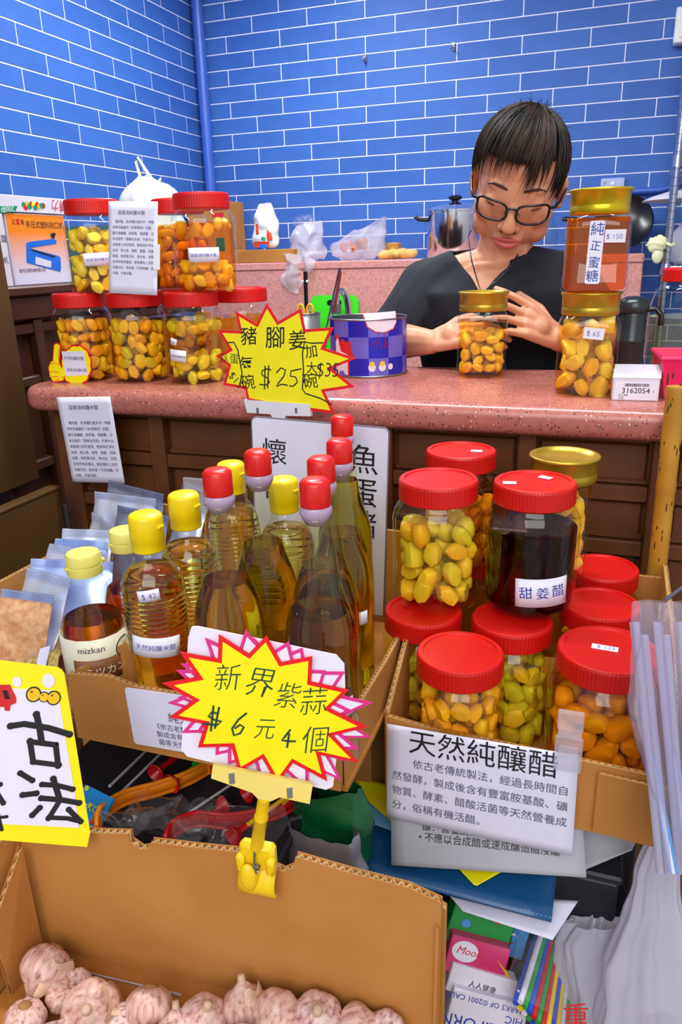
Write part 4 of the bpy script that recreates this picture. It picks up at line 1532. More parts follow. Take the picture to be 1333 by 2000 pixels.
def inset(pts, d):
    a = sum(pts[i][0] * pts[(i + 1) % len(pts)][1] - pts[(i + 1) % len(pts)][0] * pts[i][1] for i in range(len(pts)))
    if a < 0: pts = pts[::-1]
    out = []
    n = len(pts)
    for i in range(n):
        p0, p1, p2 = [Vector(pts[(i + k) % n]) for k in (-1, 0, 1)]
        e1, e2 = (p1 - p0).normalized(), (p2 - p1).normalized()
        n1, n2 = Vector((-e1.y, e1.x)), Vector((-e2.y, e2.x))
        b = n1 + n2
        k = b.dot(n1)
        if abs(k) < 0.25: k = 0.25
        v = b * (d / k)
        if v.length > 3.2 * d: v = v.normalized() * 3.2 * d
        out.append(tuple(p1 + v))
    return out


def star_sign(parent, pts, border, bm, fm, z=0.0, th=0.001):
    MB().prism(pts, z, z + th).build('border', bm, parent)
    return MB().prism(inset(pts, border), z + th, z + th + 0.0004).build('face', fm, parent)


def px_frame(px, py, d, tilt=0.0):
    """upright card at depth d: local axes along its face, turned to the viewer about the vertical"""
    P = at_d(px, py, d)
    back = CAM - P
    back.z = 0
    back.normalize()
    right = Vector((0, 0, 1)).cross(back)
    return P, right, back


# ---- sign on the counter: trotter and ginger
P1 = at_y(560, 705, CY0 - 0.035)
r1 = Vector((1, 0.0, 0))
pts_px = [(522, 592), (544, 628), (589, 602), (597, 643), (653, 639), (634, 679), (697, 700), (649, 720), (694, 756), (635, 765), (655, 808), (560, 795), (484, 782), (479, 759), (437, 752), (447, 714), (422, 695), (449, 682), (426, 644), (469, 646), (460, 607), (502, 632)]
Y1 = CY0 - 0.035
F1 = Matrix.Translation(P1) @ Matrix.Rotation(PI / 2, 4, 'X')


def loc1(px, py):
    q = at_y(px, py, Y1)
    return (q.x - P1.x, q.z - P1.z)


s1 = thing('price_star', 'yellow starburst price sign with red border on white clip stand', 'sign', matrix=F1)
star_sign(s1, [loc1(*q) for q in pts_px], 0.0045, M['star_red'], M['star_yellow'])


def hand(mb, strokes, fn, r=0.0011, z=0.0019):
    for st in strokes:
        mb.tube([(*fn(*q), z) for q in st], r, 6, flat=0.35, ref=(0, 0, 1))
    return mb


u = lambda n: (loc1(n, 700)[0] - loc1(0, 700)[0])
x0, y0 = loc1(478, 672)
mb = text_mb([('豬', *loc1(471, 672), 0.033, {'jit': 1, 'thin': 0.002, 'shear': 0.1}), ('腳', *loc1(519, 678), 0.034, {'jit': 1, 'thin': 0.002, 'shear': 0.1}), ('姜', *loc1(564, 680), 0.034, {'jit': 1, 'thin': 0.002, 'shear': 0.1}),
              ('每', *loc1(471, 722), 0.024, {'jit': 1, 'thin': 0.002}), ('碗', *loc1(474, 758), 0.026, {'jit': 1, 'thin': 0.002}),
              ('双蛋', *loc1(432, 706), 0.016, {'jit': 1, 'thin': -0.004}), ('$15', *loc1(446, 733), 0.019, {'rot': -50, 'thin': -0.01}),
              ('加', *loc1(598, 698), 0.023, {'jit': 1, 'thin': 0.002}), ('大', *loc1(599, 726), 0.022, {'jit': 1, 'thin': 0.002}), ('碗', *loc1(594, 757), 0.026, {'jit': 1, 'thin': 0.002}), ('$35', *loc1(617, 735), 0.032, {'thin': -0.012, 'shear': 0.15, 'sx': 0.8})], None, 0.0018)
mb.build('lettering', M['ink'], s1)
mb = MB()
hand(mb, [[(531, 722), (522, 720), (513, 724), (513, 732), (524, 738), (528, 746), (520, 752), (508, 750)], [(519, 714), (518, 760)], [(526, 713), (524, 758)],
          [(541, 728), (550, 718), (559, 722), (556, 734), (545, 748), (541, 754), (552, 750), (563, 752)], [(581, 722), (570, 724), (568, 734), (579, 736), (582, 746), (574, 754), (566, 753)], [(578, 722), (590, 720)],
          [(446, 669), (458, 668), (466, 684), (470, 706), (474, 728), (470, 752)], [(632, 669), (612, 670), (596, 668), (592, 690), (594, 720), (592, 760), (598, 768), (628, 778), (650, 790)]], loc1)
mb.build('handwriting', M['ink'], s1)
M['clip_white'] = mat('white_plastic', (232, 230, 240), 0.3, var=0.03)
h1 = MB()
a, b = loc1(480, 781), loc1(607, 797)
hz = lambda px, py: (*loc1(px, py),)
MB().prism([hz(479, 780), hz(607, 789), hz(609, 812), hz(561, 811), hz(552, 828), hz(541, 828), hz(531, 808), hz(485, 805)], -0.004, 0.0045).build('clip_bar', M['clip_white'], s1)
for px in (506, 581):
    q = loc1(px, 800)
    MB().bbox(q[0] - 0.002, q[0] + 0.002, q[1] - 0.005, q[1] + 0.004, 0.0045, 0.006, 0.0004).build('clip_pin', M['steel'], s1)
q = loc1(547, 826)
ybot = BZ + 0.003 - P1.z
MB().tube([(q[0], q[1], 0), (q[0], q[1] - 0.02, -0.001), (q[0], CZ - 0.35 - P1.z, -0.004)], 0.005, 12).build('stem', M['clip_white'], s1, 60)
zb = CZ - 0.35 - P1.z
MB().bbox(q[0] - 0.03, q[0] + 0.03, zb - 0.008, zb, -0.03, 0.03, 0.002).build('foot', M['clip_white'], s1)

# ---- sign on the garlic carton: new territories purple garlic
Y2 = None
D2 = 0.60
P2 = at_d(520, 1375, D2)
bk = (CAM - P2)
bk.z = 0
bk.normalize()
rt = Vector((0, 0, 1)).cross(bk)
up2 = (Vector((0, 0, 1)) - bk * 0.12).normalized()
nz = rt.cross(up2).normalized()
F2 = frame(P2, rt, up2)


def loc2(px, py):
    r = ray(px, py)
    P = CAM + r * ((P2 - CAM).dot(nz) / r.dot(nz))
    return ((P - P2).dot(rt), (P - P2).dot(up2))


S = 1333 / 460
cv = lambda l: [(300 + x / S, 1200 + y / S) for x, y in l]
star2 = cv([(370, 110), (540, 220), (640, 118), (725, 268), (900, 235), (893, 378), (1105, 425), (998, 528), (1215, 635), (1018, 682), (1160, 835), (945, 793), (985, 942), (790, 838), (700, 960), (615, 812), (480, 890), (440, 745), (252, 750), (292, 618), (90, 580), (225, 483), (52, 388), (248, 352), (150, 210), (365, 248)])
s2 = thing('price_star', 'yellow starburst garlic price sign on a yellow clip', 'sign', matrix=F2)
pts2 = [loc2(*q) for q in star2]
star_sign(s2, pts2, 0.0032, M['star_red'], M['star_yellow'], 0.0)
for grp in ((('新', (335, 408), 0.026, 0.9), ('界', (500, 428), 0.027, 0.9), ('紫', (670, 500), 0.027, 0.85), ('蒜', (820, 550), 0.026, 0.9)), (('元', (560, 695), 0.021, 0.85),), (('個', (830, 770), 0.026, 0.9),)):
  text_mb([(c, *loc2(*cv([p])[0]), sz, {'jit': 1.2, 'thin': -0.012, 'rot': -10, 'shear': 0.12, 'sx': sx}) for c, p, sz, sx in grp], None, 0.0019).build('lettering', M['ink_green'], s2)
mb = MB()
hand(mb, [cv(l) for l in ([(365, 555), (330, 548), (312, 570), (345, 590), (385, 600), (360, 620), (280, 612)], [(340, 510), (325, 655)], [(372, 518), (348, 640)],
                          [(528, 552), (480, 590), (445, 640), (455, 678), (490, 668), (512, 632), (490, 618), (460, 640)])], loc2, 0.0009)
mb.build('handwriting', M['ink_green'], s2)
mb = MB()
hand(mb, [cv(l) for l in ([(775, 645), (740, 690), (725, 705), (765, 712), (805, 712)], [(768, 668), (755, 748)])], loc2, 0.0009)
mb.build('handwriting', M['ink_green'], s2)
# sheets tucked behind it
c0 = loc2(560, 1370)
wc = thing('white_card', 'blank white rounded card tucked behind the garlic price sign', 'card', matrix=F2 @ Matrix.Translation((0, 0, -0.0052)))
cc = [loc2(*q) for q in cv([(215, 80), (250, 78), (1040, 240), (1085, 290), (1090, 420), (1020, 990), (980, 1008), (190, 820), (155, 780), (195, 140)])]
MB().prism(cc, 0, 0.0012).build('card', M['white_card'], wc)
for k, (ang, dx, dy, zz, lab_) in enumerate(((-14, 0.004, -0.003, -0.0022, 'magenta edged white starburst card directly behind the garlic price'), (13, 0.003, 0.0, -0.0036, 'magenta edged white starburst card against the blank white card'))):
    ps = thing('spare_star', lab_, 'card', matrix=F2 @ Matrix.Translation((dx, dy, zz)) @ Matrix.Rotation(math.radians(ang), 4, 'Z'))
    star_sign(ps, [(x * 0.97, y * 0.97) for x, y in pts2], 0.0028, M['star_pink'], M['white_card'], 0.0, 0.0007)
# yellow clip holder
M['clip_yellow'] = mat('yellow_plastic', (246, 206, 20), 0.35, var=0.04)
M['clip_cream'] = mat('pale_yellow_plastic', (248, 222, 120), 0.35, var=0.03)
MB().prism([loc2(*q) for q in ((417, 1486), (610, 1524), (604, 1562), (546, 1549), (528, 1557), (504, 1552), (492, 1540), (413, 1512))], 0.0022, 0.0062).build('clip_bar', M['clip_cream'], s2)
for px, py in ((453, 1511), (565, 1539)):
    q = loc2(px, py)
    MB().bbox(q[0] - 0.0022, q[0] + 0.0022, q[1] - 0.005, q[1] + 0.005, 0.0062, 0.0076, 0.0004).build('clip_pin', M['chrome'], s2)
# stem and spring clamp gripping the carton edge
n2 = Vector((-gdir.y, gdir.x, 0))
r_ = ray(512, 1670)
PC = CAM + r_ * ((gl - CAM).dot(n2) / r_.dot(n2))
toF2 = F2.inverted()
jl = lambda P: toF2 @ Vector(P)
qs = loc2(516, 1553)
st0 = Vector((qs[0], qs[1], 0.003))
st1 = jl(PC + Vector((0, 0, 0.018)) - n2 * 0.010)
MB().tube([st0, st0.lerp(st1, 0.35), st0.lerp(st1, 0.36), st0.lerp(st1, 0.4), st0.lerp(st1, 0.41), st1], [0.0052, 0.0052, 0.006, 0.006, 0.0055, 0.006], 14).build('stem', M['clip_yellow'], s2, 50)
CMm = toF2 @ frame(PC - n2 * 0.0065, gdir, Vector((0, 0, 1)))
cl2 = MB().bbox(-0.0155, 0.0155, -0.004, 0.021, -0.004, 0.006, 0.003).bbox(-0.017, -0.011, -0.004, 0.012, 0.004, 0.012, 0.002).bbox(0.011, 0.017, -0.004, 0.012, 0.004, 0.012, 0.002)
cl2.grid(lambda u_, v_: ((u_ - 0.5) * 0.034, -0.003 - 0.03 * v_, 0.003 + 0.009 * math.sin(PI * v_ * 0.9)), 4, 10)
o = cl2.build('clamp', M['clip_yellow'], s2, 40, thick=0.0024)
o.matrix_local = CMm
o = MB().sphere((-0.006, -0.008, 0.013), (0.0085, 0.0145, 0.0055), 18, 10).build('thumb_lever', M['clip_yellow'], s2, 180)
o.matrix_local = CMm
o = MB().tube([(0.0, 0.022, 0.008), (0.0, 0.004, 0.0125), (0.0015, -0.001, 0.0125)], 0.0011, 8).tube([(math.cos(a) * 0.0028 - 0.0 + 0.001, 0.002 + math.sin(a) * 0.0028, 0.009 + a * 0.0004) for a in [k * 0.5 for k in range(26)]], 0.0008, 6).build('spring', M['steel'], s2)
o.matrix_local = CMm

# ---- thumbs up tag before the left jars
YT = rowY - 0.068
PT = at_y(140, 705, YT)
FT = Matrix.Translation(PT) @ Matrix.Rotation(PI / 2, 4, 'X')
lt = lambda px, py: ((at_y(px, py, YT).x - PT.x), at_y(px, py, YT).z - PT.z)
S4 = 3.3325
ct = lambda l: [(x / S4, 540 + y / S4) for x, y in l]
tt = thing('thumb_tag', 'yellow thumbs up shaped tag with red edge on the counter', 'tag', matrix=FT)
blob = []
cxp, cyp = 500, 580
for k in range(72):
    a = 2 * PI * k / 72
    rr = 1 + 0.055 * abs(math.sin(6 * a))
    blob.append((cxp + 98 * rr * math.cos(a), cyp - 132 * rr * math.sin(a)))
tb_ = [lt(*q) for q in ct(blob)]
thumb = [lt(*q) for q in ct([(352, 440), (372, 430), (398, 446), (396, 500), (392, 560), (430, 640), (420, 680), (350, 692), (325, 650), (316, 590), (330, 552), (345, 545)])]
MB().prism(tb_, 0, 0.001).prism(thumb, 0, 0.0012).build('border', M['star_red'], tt)
MB().prism(inset(tb_, 0.0028), 0.0012, 0.0015).build('face', M['star_yellow'], tt)
MB().prism(inset(thumb, 0.002), 0.0014, 0.0018).build('thumb', M['star_yellow'], tt)
mb = MB()
hand(mb, [ct(l) for l in ([(330, 570), (355, 562), (385, 572), (390, 585)], [(325, 622), (360, 618), (386, 625)], [(335, 655), (365, 650), (388, 652)], [(345, 685), (375, 672), (392, 668)], [(388, 470), (384, 520), (392, 560)], [(405, 650), (418, 655), (430, 648)])], lt, 0.0006, 0.0019)
mb.build('outline', M['star_red'], tt)
pl_ = MB().prism([lt(*q) for q in ct([(405, 487), (550, 485), (576, 640), (432, 648)])], 0.0016, 0.002).build('paper_slip', M['paper'], tt)
text_mb([('天然純釀米醋', *lt(*ct([(420, 540)])[0]), 0.0078), (GARLIC7, *lt(*ct([(440, 615)])[0]), 0.0067)], None, 0.0023).build('lettering', M['ink_grey'], tt)
MB().bbox(-0.012, 0.012, lt(140, 752)[1], lt(140, 748)[1], -0.012, -0.0002, 0.0005).build('foot', M['clear_plastic'], tt)

# ---- yellow bordered board at the left front
YB = None
PB = at_d(60, 1450, 0.675)
bk = (CAM - PB)
bk.z = 0
bk.normalize()
rb = Vector((0, 0, 1)).cross(bk)
ub_ = (Vector((0, 0, 1)) + bk * -0.25).normalized()
nb = rb.cross(ub_).normalized()


def lb(px, py):
    r = ray(px, py)
    P = CAM + r * ((PB - CAM).dot(nb) / r.dot(nb))
    return ((P - PB).dot(rb), (P - PB).dot(ub_))


yb = thing('old_method_board', 'laminated yellow bordered white board with big black characters', 'sign', matrix=frame(PB, rb, ub_))
S5 = 1333 / 420
cb = lambda l: [(x / S5, 1270 + y / S5) for x, y in l]
MB().prism([lb(*q) for q in cb([(-330, 10), (0, 62), (360, 105), (385, 120), (400, 145), (560, 1130), (540, 1220), (-330, 1150)])], -0.0008, 0.0).build('border', M['star_yellow'], yb)
MB().prism([lb(*q) for q in cb([(-300, 200), (60, 235), (345, 250), (360, 270), (460, 860), (490, 1100), (-300, 1060)])], 0.0, 0.0005).build('face', M['white_card'], yb)
mb = MB()
for x, y, r in ((105, 195, 26), (300, 188, 36), (-80, 150, 30)):
    p = lb(*cb([(x, y)])[0])
    mb.add([(p[0] + math.cos(a) * r / S5 * 0.00046, p[1] + math.sin(a) * r / S5 * 0.0006, 0.0008) for a in [2 * PI * k / 24 for k in range(24)]], [tuple(range(24))])
mb.build('white_dots', M['white_card'], yb)
bs = 0.00046 / S5
M['gold_print'] = mat('golden_print', (244, 196, 20), 0.45)
mo, mi, mp = MB(), MB(), MB()
for x, y, r in ((208, 272, 40), (272, 288, 28), (332, 294, 38)):
    p = lb(*cb([(x, y)])[0])
    for mb_, k2, z in ((mo, 1.12, 0.001), (mi, 0.92, 0.0013)):
        mb_.add([(p[0] + math.cos(a) * r * bs * k2, p[1] + math.sin(a) * r * bs * k2 * 1.1, z) for a in [2 * PI * k / 24 for k in range(24)]], [tuple(range(24))])
    mp.add([(p[0] - 0.2 * r * bs + math.cos(a) * r * bs * .2, p[1] + 0.5 * r * bs + math.sin(a) * r * bs * .2, 0.0016) for a in [2 * PI * k / 12 for k in range(12)]], [tuple(range(12))])
mo.build('emblem_outline', M['ink'], yb)
mi.build('emblem', M['gold_print'], yb)
mp.build('emblem_dots', M['label_brown'], yb)
MB().prism([lb(*q) for q in cb([(-60, 215), (60, 212), (100, 290), (100, 325), (65, 340), (60, 375), (30, 372), (25, 350), (-60, 350)])], 0.0005, 0.001).build('lantern', M['ink_red'], yb)
MB().prism([lb(*q) for q in cb([(15, 245), (45, 248), (62, 300), (30, 300)])], 0.001, 0.0014).build('lantern_mark', M['ink'], yb)
# brush written characters, stroke by stroke
mb = MB()
for st, r in (([(65, 468), (150, 455), (300, 480), (430, 520)], 20), ([(225, 395), (245, 480), (258, 570)], 20), ([(185, 560), (205, 690)], 18), ([(185, 565), (345, 585)], 18), ([(345, 585), (360, 715)], 18), ([(205, 690), (365, 710)], 17),
              ([(125, 760), (200, 805)], 17), ([(140, 895), (225, 885)], 18), ([(200, 1020), (245, 975)], 18), ([(260, 830), (350, 835), (450, 860)], 17), ([(330, 795), (350, 860), (370, 925)], 19), ([(255, 915), (380, 925), (490, 945)], 18), ([(370, 930), (320, 1010), (300, 1040)], 17), ([(300, 1035), (420, 1040), (500, 1060)], 15), ([(425, 985), (500, 1060)], 17),
              ([(-20, 825), (0, 830)], 15), ([(-40, 850), (20, 945)], 15), ([(-60, 1040), (40, 1030)], 10), ([(-10, 1020), (10, 1110)], 10)):
    pts = [lb(*q) for q in cb(st)]
    mb.tube([(*p, 0.0009) for p in pts], r * bs, 10, flat=0.06, ref=(0, 0, 1))
    for p in (pts[0], pts[-1]):
        mb.sphere((*p, 0.0009), (r * bs * 1.12, r * bs * 1.12, r * bs * 0.06), 10, 6)
mb.build('lettering', M['ink'], yb)
# ================================================================== the woman behind the counter
def skin_mat():
    m, nt, b = new_mat('warm_skin')
    tc = nt.nodes.new('ShaderNodeTexCoord')
    n = nt.nodes.new('ShaderNodeTexNoise')
    n.inputs['Scale'].default_value = 22
    n.inputs['Detail'].default_value = 4
    nt.links.new(tc.outputs['Object'], n.inputs['Vector'])
    r = nt.nodes.new('ShaderNodeValToRGB')
    r.color_ramp.elements[0].position = 0.3
    r.color_ramp.elements[1].position = 0.75
    r.color_ramp.elements[0].color = (*lin((206, 140, 104)), 1)
    r.color_ramp.elements[1].color = (*lin((222, 160, 124)), 1)
    nt.links.new(n.outputs['Fac'], r.inputs['Fac'])
    nt.links.new(r.outputs['Color'], b.inputs['Base Color'])
    b.inputs['Roughness'].default_value = 0.48
    b.inputs['Subsurface Weight'].default_value = 0.12
    b.inputs['Subsurface Radius'].default_value = (0.01, 0.004, 0.002)
    return m


M['skin'] = skin_mat()
M['shirt'] = mat('black_jersey', (20, 24, 34), 0.85, var=0.2, scale=16, bump=0.35, bscale=35)
M['hair'] = mat('black_brown_hair', (13, 10, 10), 0.55, var=0.3, scale=25, col2=(50, 33, 22), spec=0.3)
M['lip'] = mat('rose_lips', (198, 96, 92), 0.35, var=0.06)
M['brow'] = mat('dark_brow_hair', (70, 46, 38), 0.7)
M['lash'] = mat('dark_lashes', (46, 28, 26), 0.6)
M['frame_black'] = mat('black_glasses_frame', (16, 15, 18), 0.25)
M['lens'] = clear_mat('glasses_lens', (0.97, 0.97, 0.98), 1.35, 0.02)

E0 = at_d(1004, 396, 1.395)                       # point between the eyes
hb = CAM - E0
hb.z = 0
hb.normalize()
hr = Vector((0, 0, 1)).cross(hb)
yaw_ = math.radians(-6)
hf0 = (hb * math.cos(yaw_) + hr * math.sin(yaw_)).normalized()
hr0 = Vector((0, 0, 1)).cross(hf0)
th = math.radians(29)
Ff = hf0 * math.cos(th) - Vector((0, 0, 1)) * math.sin(th)
Uu = Vector((0, 0, 1)) * math.cos(th) + hf0 * math.sin(th)
ph = math.radians(11)
Rr_ = hr0 * math.cos(ph) - Uu * math.sin(ph)
Uu = Uu * math.cos(ph) + hr0 * math.sin(ph)
HO = E0 - Ff * 0.088
HM = Matrix((Rr_, Uu, Ff)).transposed().to_4x4()
HM.translation = HO
HM = HM @ Matrix.Diagonal((1.1, 1.0, 1.0, 1.0))
HW = lambda x, y, z: HM @ Vector((x, y, z))


def capsule(mb, a, b, ra, rb, n=6, seg=12):
    """tapered limb segment with round ends"""
    a, b = Vector(a), Vector(b)
    d = (b - a)
    L = d.length
    t = d / L
    path, rad = [], []
    for k in range(n + 1):
        an = PI / 2 * (1 - k / n)
        path.append(a - t * (ra * math.sin(an)))
        rad.append(max(ra * math.cos(an), ra * 0.03))
    for k in range(n + 1):
        an = PI / 2 * (k / n)
        path.append(b + t * (rb * math.sin(an)))
        rad.append(max(rb * math.cos(an), rb * 0.03))
    mb.tube(path, rad, seg)


def ell(mb, c, r, m=None, nu=20, nv=14):
    mb.sphere(c, r, nu, nv, m)


# ---- joints
NB = at_d(968, 512, 1.535)                        # base of the neck
SL, SR = at_d(836, 560, 1.60), at_d(1112, 552, 1.545)
EL, ER = at_d(764, 665, 1.60), at_d(1180, 672, 1.50)
WL, WR = at_d(842, 668, 1.50), at_d(1092, 662, 1.45)
EL.z = max(EL.z, CZ + 0.045)
ER.z = max(ER.z, CZ + 0.045)
WL.z = max(WL.z, CZ + 0.036)
WR.z = max(WR.z, CZ + 0.036)
mid = (SL + SR) / 2
ax = (SR - SL).normalized()
fw = Vector((0, 0, 1)).cross(ax) * -1             # chest faces the counter
if fw.dot(CAM - mid) < 0: fw = -fw
PEL = Vector((mid.x + 0.02, mid.y + 0.16, 0.86))


def torso_loft(mb, grow=0.0, top=1.0):
    """rings from hip to the collar"""
    rings = [(PEL, 0.165, 0.115), (PEL.lerp(mid, 0.3), 0.155, 0.11), (PEL.lerp(mid, 0.6), 0.165, 0.118), (PEL.lerp(mid, 0.82) + fw * 0.012, 0.178, 0.118), (mid + fw * 0.006 - Vector((0, 0, 0.012)), 0.172, 0.10), (mid + Vector((0, 0, 0.03)), 0.125, 0.078), (mid.lerp(NB, 0.75) + Vector((0, 0, 0.012)), 0.07, 0.062)]
    seg = 28
    vs, fs = [], []
    for c, a, b in rings:
        for k in range(seg):
            t = 2 * PI * k / seg
            vs.append(c + ax * ((a + grow) * math.cos(t)) + fw * ((b + grow) * math.sin(t)))
    n = len(rings)
    for i in range(n - 1):
        for k in range(seg):
            k2 = (k + 1) % seg
            fs.append((i * seg + k, i * seg + k2, (i + 1) * seg + k2, (i + 1) * seg + k))
    fs.append(tuple(range(seg - 1, -1, -1)))
    fs.append(tuple((n - 1) * seg + k for k in range(seg)))
    mb.add(vs, fs)


def finger(mb, base, dirs, lens, r0, r1):
    p = Vector(base)
    n = len(lens)
    for i, (d, l) in enumerate(zip(dirs, lens)):
        q = p + Vector(d).normalized() * l
        capsule(mb, p, q, r0 + (r1 - r0) * i / n, r0 + (r1 - r0) * (i + 1) / n, 4, 10)
        p = q
    return p


def hand_volume(mb, W, fwd, side, nrm, spread, curls, thumb_side, s=1.0):
    """W wrist, fwd towards the knuckles, side across the palm, nrm out of the palm"""
    fwd, side, nrm = [Vector(v).normalized() for v in (fwd, side, nrm)]
    K = []
    for k in range(4):
        o = (k - 1.5) * 0.0198 * s
        base = W + fwd * ((0.083 - 0.004 * abs(k - 1) ** 1.5) * s) + side * o
        capsule(mb, W + fwd * 0.012 * s + side * o * 0.55, base, 0.0135 * s, 0.0108 * s, 4, 10)
        K.append(base)
    ell(mb, W + fwd * 0.045 * s + nrm * 0.006 * s, (0.026 * s,) * 3)
    tips = []
    L = [(0.040, 0.024, 0.019), (0.044, 0.028, 0.020), (0.041, 0.026, 0.019), (0.032, 0.020, 0.017)]
    for k in range(4):
        c = curls[k]
        dirs = []
        a = 0.0
        for i in range(3):
            a += c * (0.9, 1.15, 0.75)[i]
            sp = side * ((k - 1.5) * spread)
            dirs.append(fwd * math.cos(a) + nrm * math.sin(a) + sp)
        tips.append(finger(mb, K[k], dirs, [l * s for l in L[k]], 0.0092 * s, 0.0070 * s))
    b = W + fwd * 0.022 * s + side * (thumb_side * 0.022 * s) + nrm * 0.006 * s
    d0 = fwd * 0.62 + side * (thumb_side * 0.72) + nrm * 0.35
    d1 = fwd * 0.85 + side * (thumb_side * 0.35) + nrm * 0.4
    tips.append(finger(mb, b, [d0, d1, d1 + fwd * 0.2], [0.042 * s, 0.031 * s, 0.023 * s], 0.0125 * s, 0.0085 * s))
    return tips


body = MB()
torso_loft(body, -0.006)
capsule(body, NB - Vector((0, 0, 0.07)) - fw * 0.012, HW(0, -0.045, -0.012), 0.060, 0.052)
capsule(body, SL, SL.lerp(SR, 0.5) + Vector((0, 0, 0.015)), 0.05, 0.055)
capsule(body, SR, SL.lerp(SR, 0.5) + Vector((0, 0, 0.015)), 0.05, 0.055)
capsule(body, NB - Vector((0, 0, 0.005)), SL + Vector((0, 0, 0.012)), 0.042, 0.034)
capsule(body, NB - Vector((0, 0, 0.005)), SR + Vector((0, 0, 0.012)), 0.042, 0.034)
for S_, E_, W_ in ((SL, EL, WL), (SR, ER, WR)):
    capsule(body, S_, E_, 0.05, 0.038)
    capsule(body, E_, E_.lerp(W_, 0.35), 0.036, 0.037)
    capsule(body, E_.lerp(W_, 0.35), W_, 0.037, 0.0245)
# head
hd = MB()
ell(hd, (0, 0.03, -0.012), (0.0745, 0.09, 0.094), None, 32, 22)          # cranium
ell(hd, (0, -0.008, 0.018), (0.0685, 0.085, 0.074), None, 28, 20)        # face mass
ell(hd, (0, -0.058, 0.027), (0.0605, 0.058, 0.055), None, 24, 16)        # jaw
ell(hd, (0, -0.106, 0.053), (0.034, 0.024, 0.03), None, 20, 14)           # chin
for s in (-1, 1):
    ell(hd, (s * 0.043, -0.03, 0.052), (0.026, 0.028, 0.027), None, 18, 12)   # cheek
    ell(hd, (s * 0.046, -0.068, 0.032), (0.022, 0.032, 0.031), None, 16, 12)      # jowl
    ell(hd, (s * 0.028, 0.021, 0.064), (0.021, 0.014, 0.017), None, 16, 10)   # brow ridge
    ell(hd, (s * 0.032, -0.003, 0.0735), (0.0175, 0.0105, 0.0105), None, 16, 10)  # eyelid
    ell(hd, (s * 0.0115, -0.0455, 0.094), (0.0095, 0.0085, 0.0105), None, 14, 10)  # nostril
    m_ = Matrix.Translation((s * 0.0765, -0.008, -0.008)) @ Matrix.Rotation(s * 0.35, 4, 'Y')
    hd.sphere((0, 0, 0), (0.008, 0.031, 0.018), 14, 10, m_)                   # ear
    m_ = Matrix.Translation((s * 0.0765, -0.034, -0.003))
    hd.sphere((0, 0, 0), (0.007, 0.012, 0.009), 10, 8, m_)                    # lobe
capsule(hd, (0, 0.008, 0.078), (0, -0.038, 0.103), 0.0085, 0.0125)            # nose bridge
ell(hd, (0, -0.042, 0.105), (0.0135, 0.0115, 0.0115), None, 16, 12)           # nose tip
ell(hd, (0, -0.073, 0.078), (0.028, 0.018, 0.018), None, 18, 12)              # mouth mound
ell(hd, (0, -0.104, 0.018), (0.045, 0.02, 0.045), None, 18, 12)                # soft under chin
body.add(hd.v, hd.f, HM)
# hands
z_ = Vector((0, 0, 1))
rc = CR.copy()
rc.z = 0
rc.normalize()
bk_ = hb
fwdL = (rc * 0.86 + z_ * 0.28 + bk_ * 0.42)
nL = (rc * 0.35 - z_ * 0.62 - bk_ * 0.6)
nL = (nL - fwdL.normalized() * nL.dot(fwdL.normalized())).normalized()
sL = fwdL.normalized().cross(nL)
tipsL = hand_volume(body, WL + fwdL.normalized() * 0.004, fwdL, sL, nL, 0.05, (0.34, 0.4, 0.44, 0.5), 1 if sL.z > 0 else -1, 0.93)
fwdR = (-rc * 0.82 + z_ * 0.5 + bk_ * 0.18)
fr_n = fwdR.normalized()
nR = (-rc * 0.45 - z_ * 0.35 - bk_ * 0.75)
nR = (nR - fr_n * nR.dot(fr_n)).normalized()
sR = fr_n.cross(nR)
tipsR = hand_volume(body, WR + fr_n * 0.004, fwdR, sR, nR, 0.09, (0.18, 0.3, 0.42, 0.5), 1 if sR.z > 0 else -1, 0.93)


def remeshed(mb, name, voxel, smooth_it=5, fac=0.5):
    me = mb.mesh(name)
    o = bpy.data.objects.new(name, me)
    COL.objects.link(o)
    r = o.modifiers.new('union', 'REMESH')
    r.mode = 'VOXEL'
    r.voxel_size = voxel
    r.use_smooth_shade = True
    s = o.modifiers.new('soften', 'SMOOTH')
    s.iterations = smooth_it
    s.factor = fac
    dg = bpy.context.evaluated_depsgraph_get()
    out = bpy.data.meshes.new_from_object(o.evaluated_get(dg))
    out.name = name
    bpy.data.objects.remove(o)
    bpy.data.meshes.remove(me)
    out.polygons.foreach_set('use_smooth', [True] * len(out.polygons))
    return out


me = remeshed(body, 'body', 0.0026, 7, 0.5)
person = thing('person', 'woman in black top and glasses working behind the counter looking down', 'person', (PEL.x, PEL.y, 0))
KEEP = Matrix.Translation((-PEL.x, -PEL.y, 0))


def bodypart(name, me_, material, smooth=None, parent=None, thick=None):
    me_.transform(KEEP)
    return put(name, me_, material, parent or person, smooth, thick)


bodypart('body', me, M['skin'])
# legs below the counter carry her
lg = MB()
for s in (-1, 1):
    hip = PEL + ax * (s * 0.085) - Vector((0, 0, 0.02))
    capsule(lg, hip, Vector((hip.x, hip.y, 0.48)), 0.088, 0.062)
    capsule(lg, Vector((hip.x, hip.y, 0.48)), Vector((hip.x, hip.y + 0.02, 0.1)), 0.062, 0.045)
M['trousers'] = mat('dark_trousers', (34, 36, 46), 0.8, bump=0.2)
bodypart('trousers', remeshed(lg, 'trousers', 0.01, 3), M['trousers'])
for s in (-1, 1):
    hip = PEL + ax * (s * 0.085)
    sh = MB().sphere((hip.x, hip.y - 0.035, 0.045), (0.045, 0.12, 0.045), 18, 12)
    bodypart('shoe', sh.mesh('shoe'), M['frame_black'], 60)

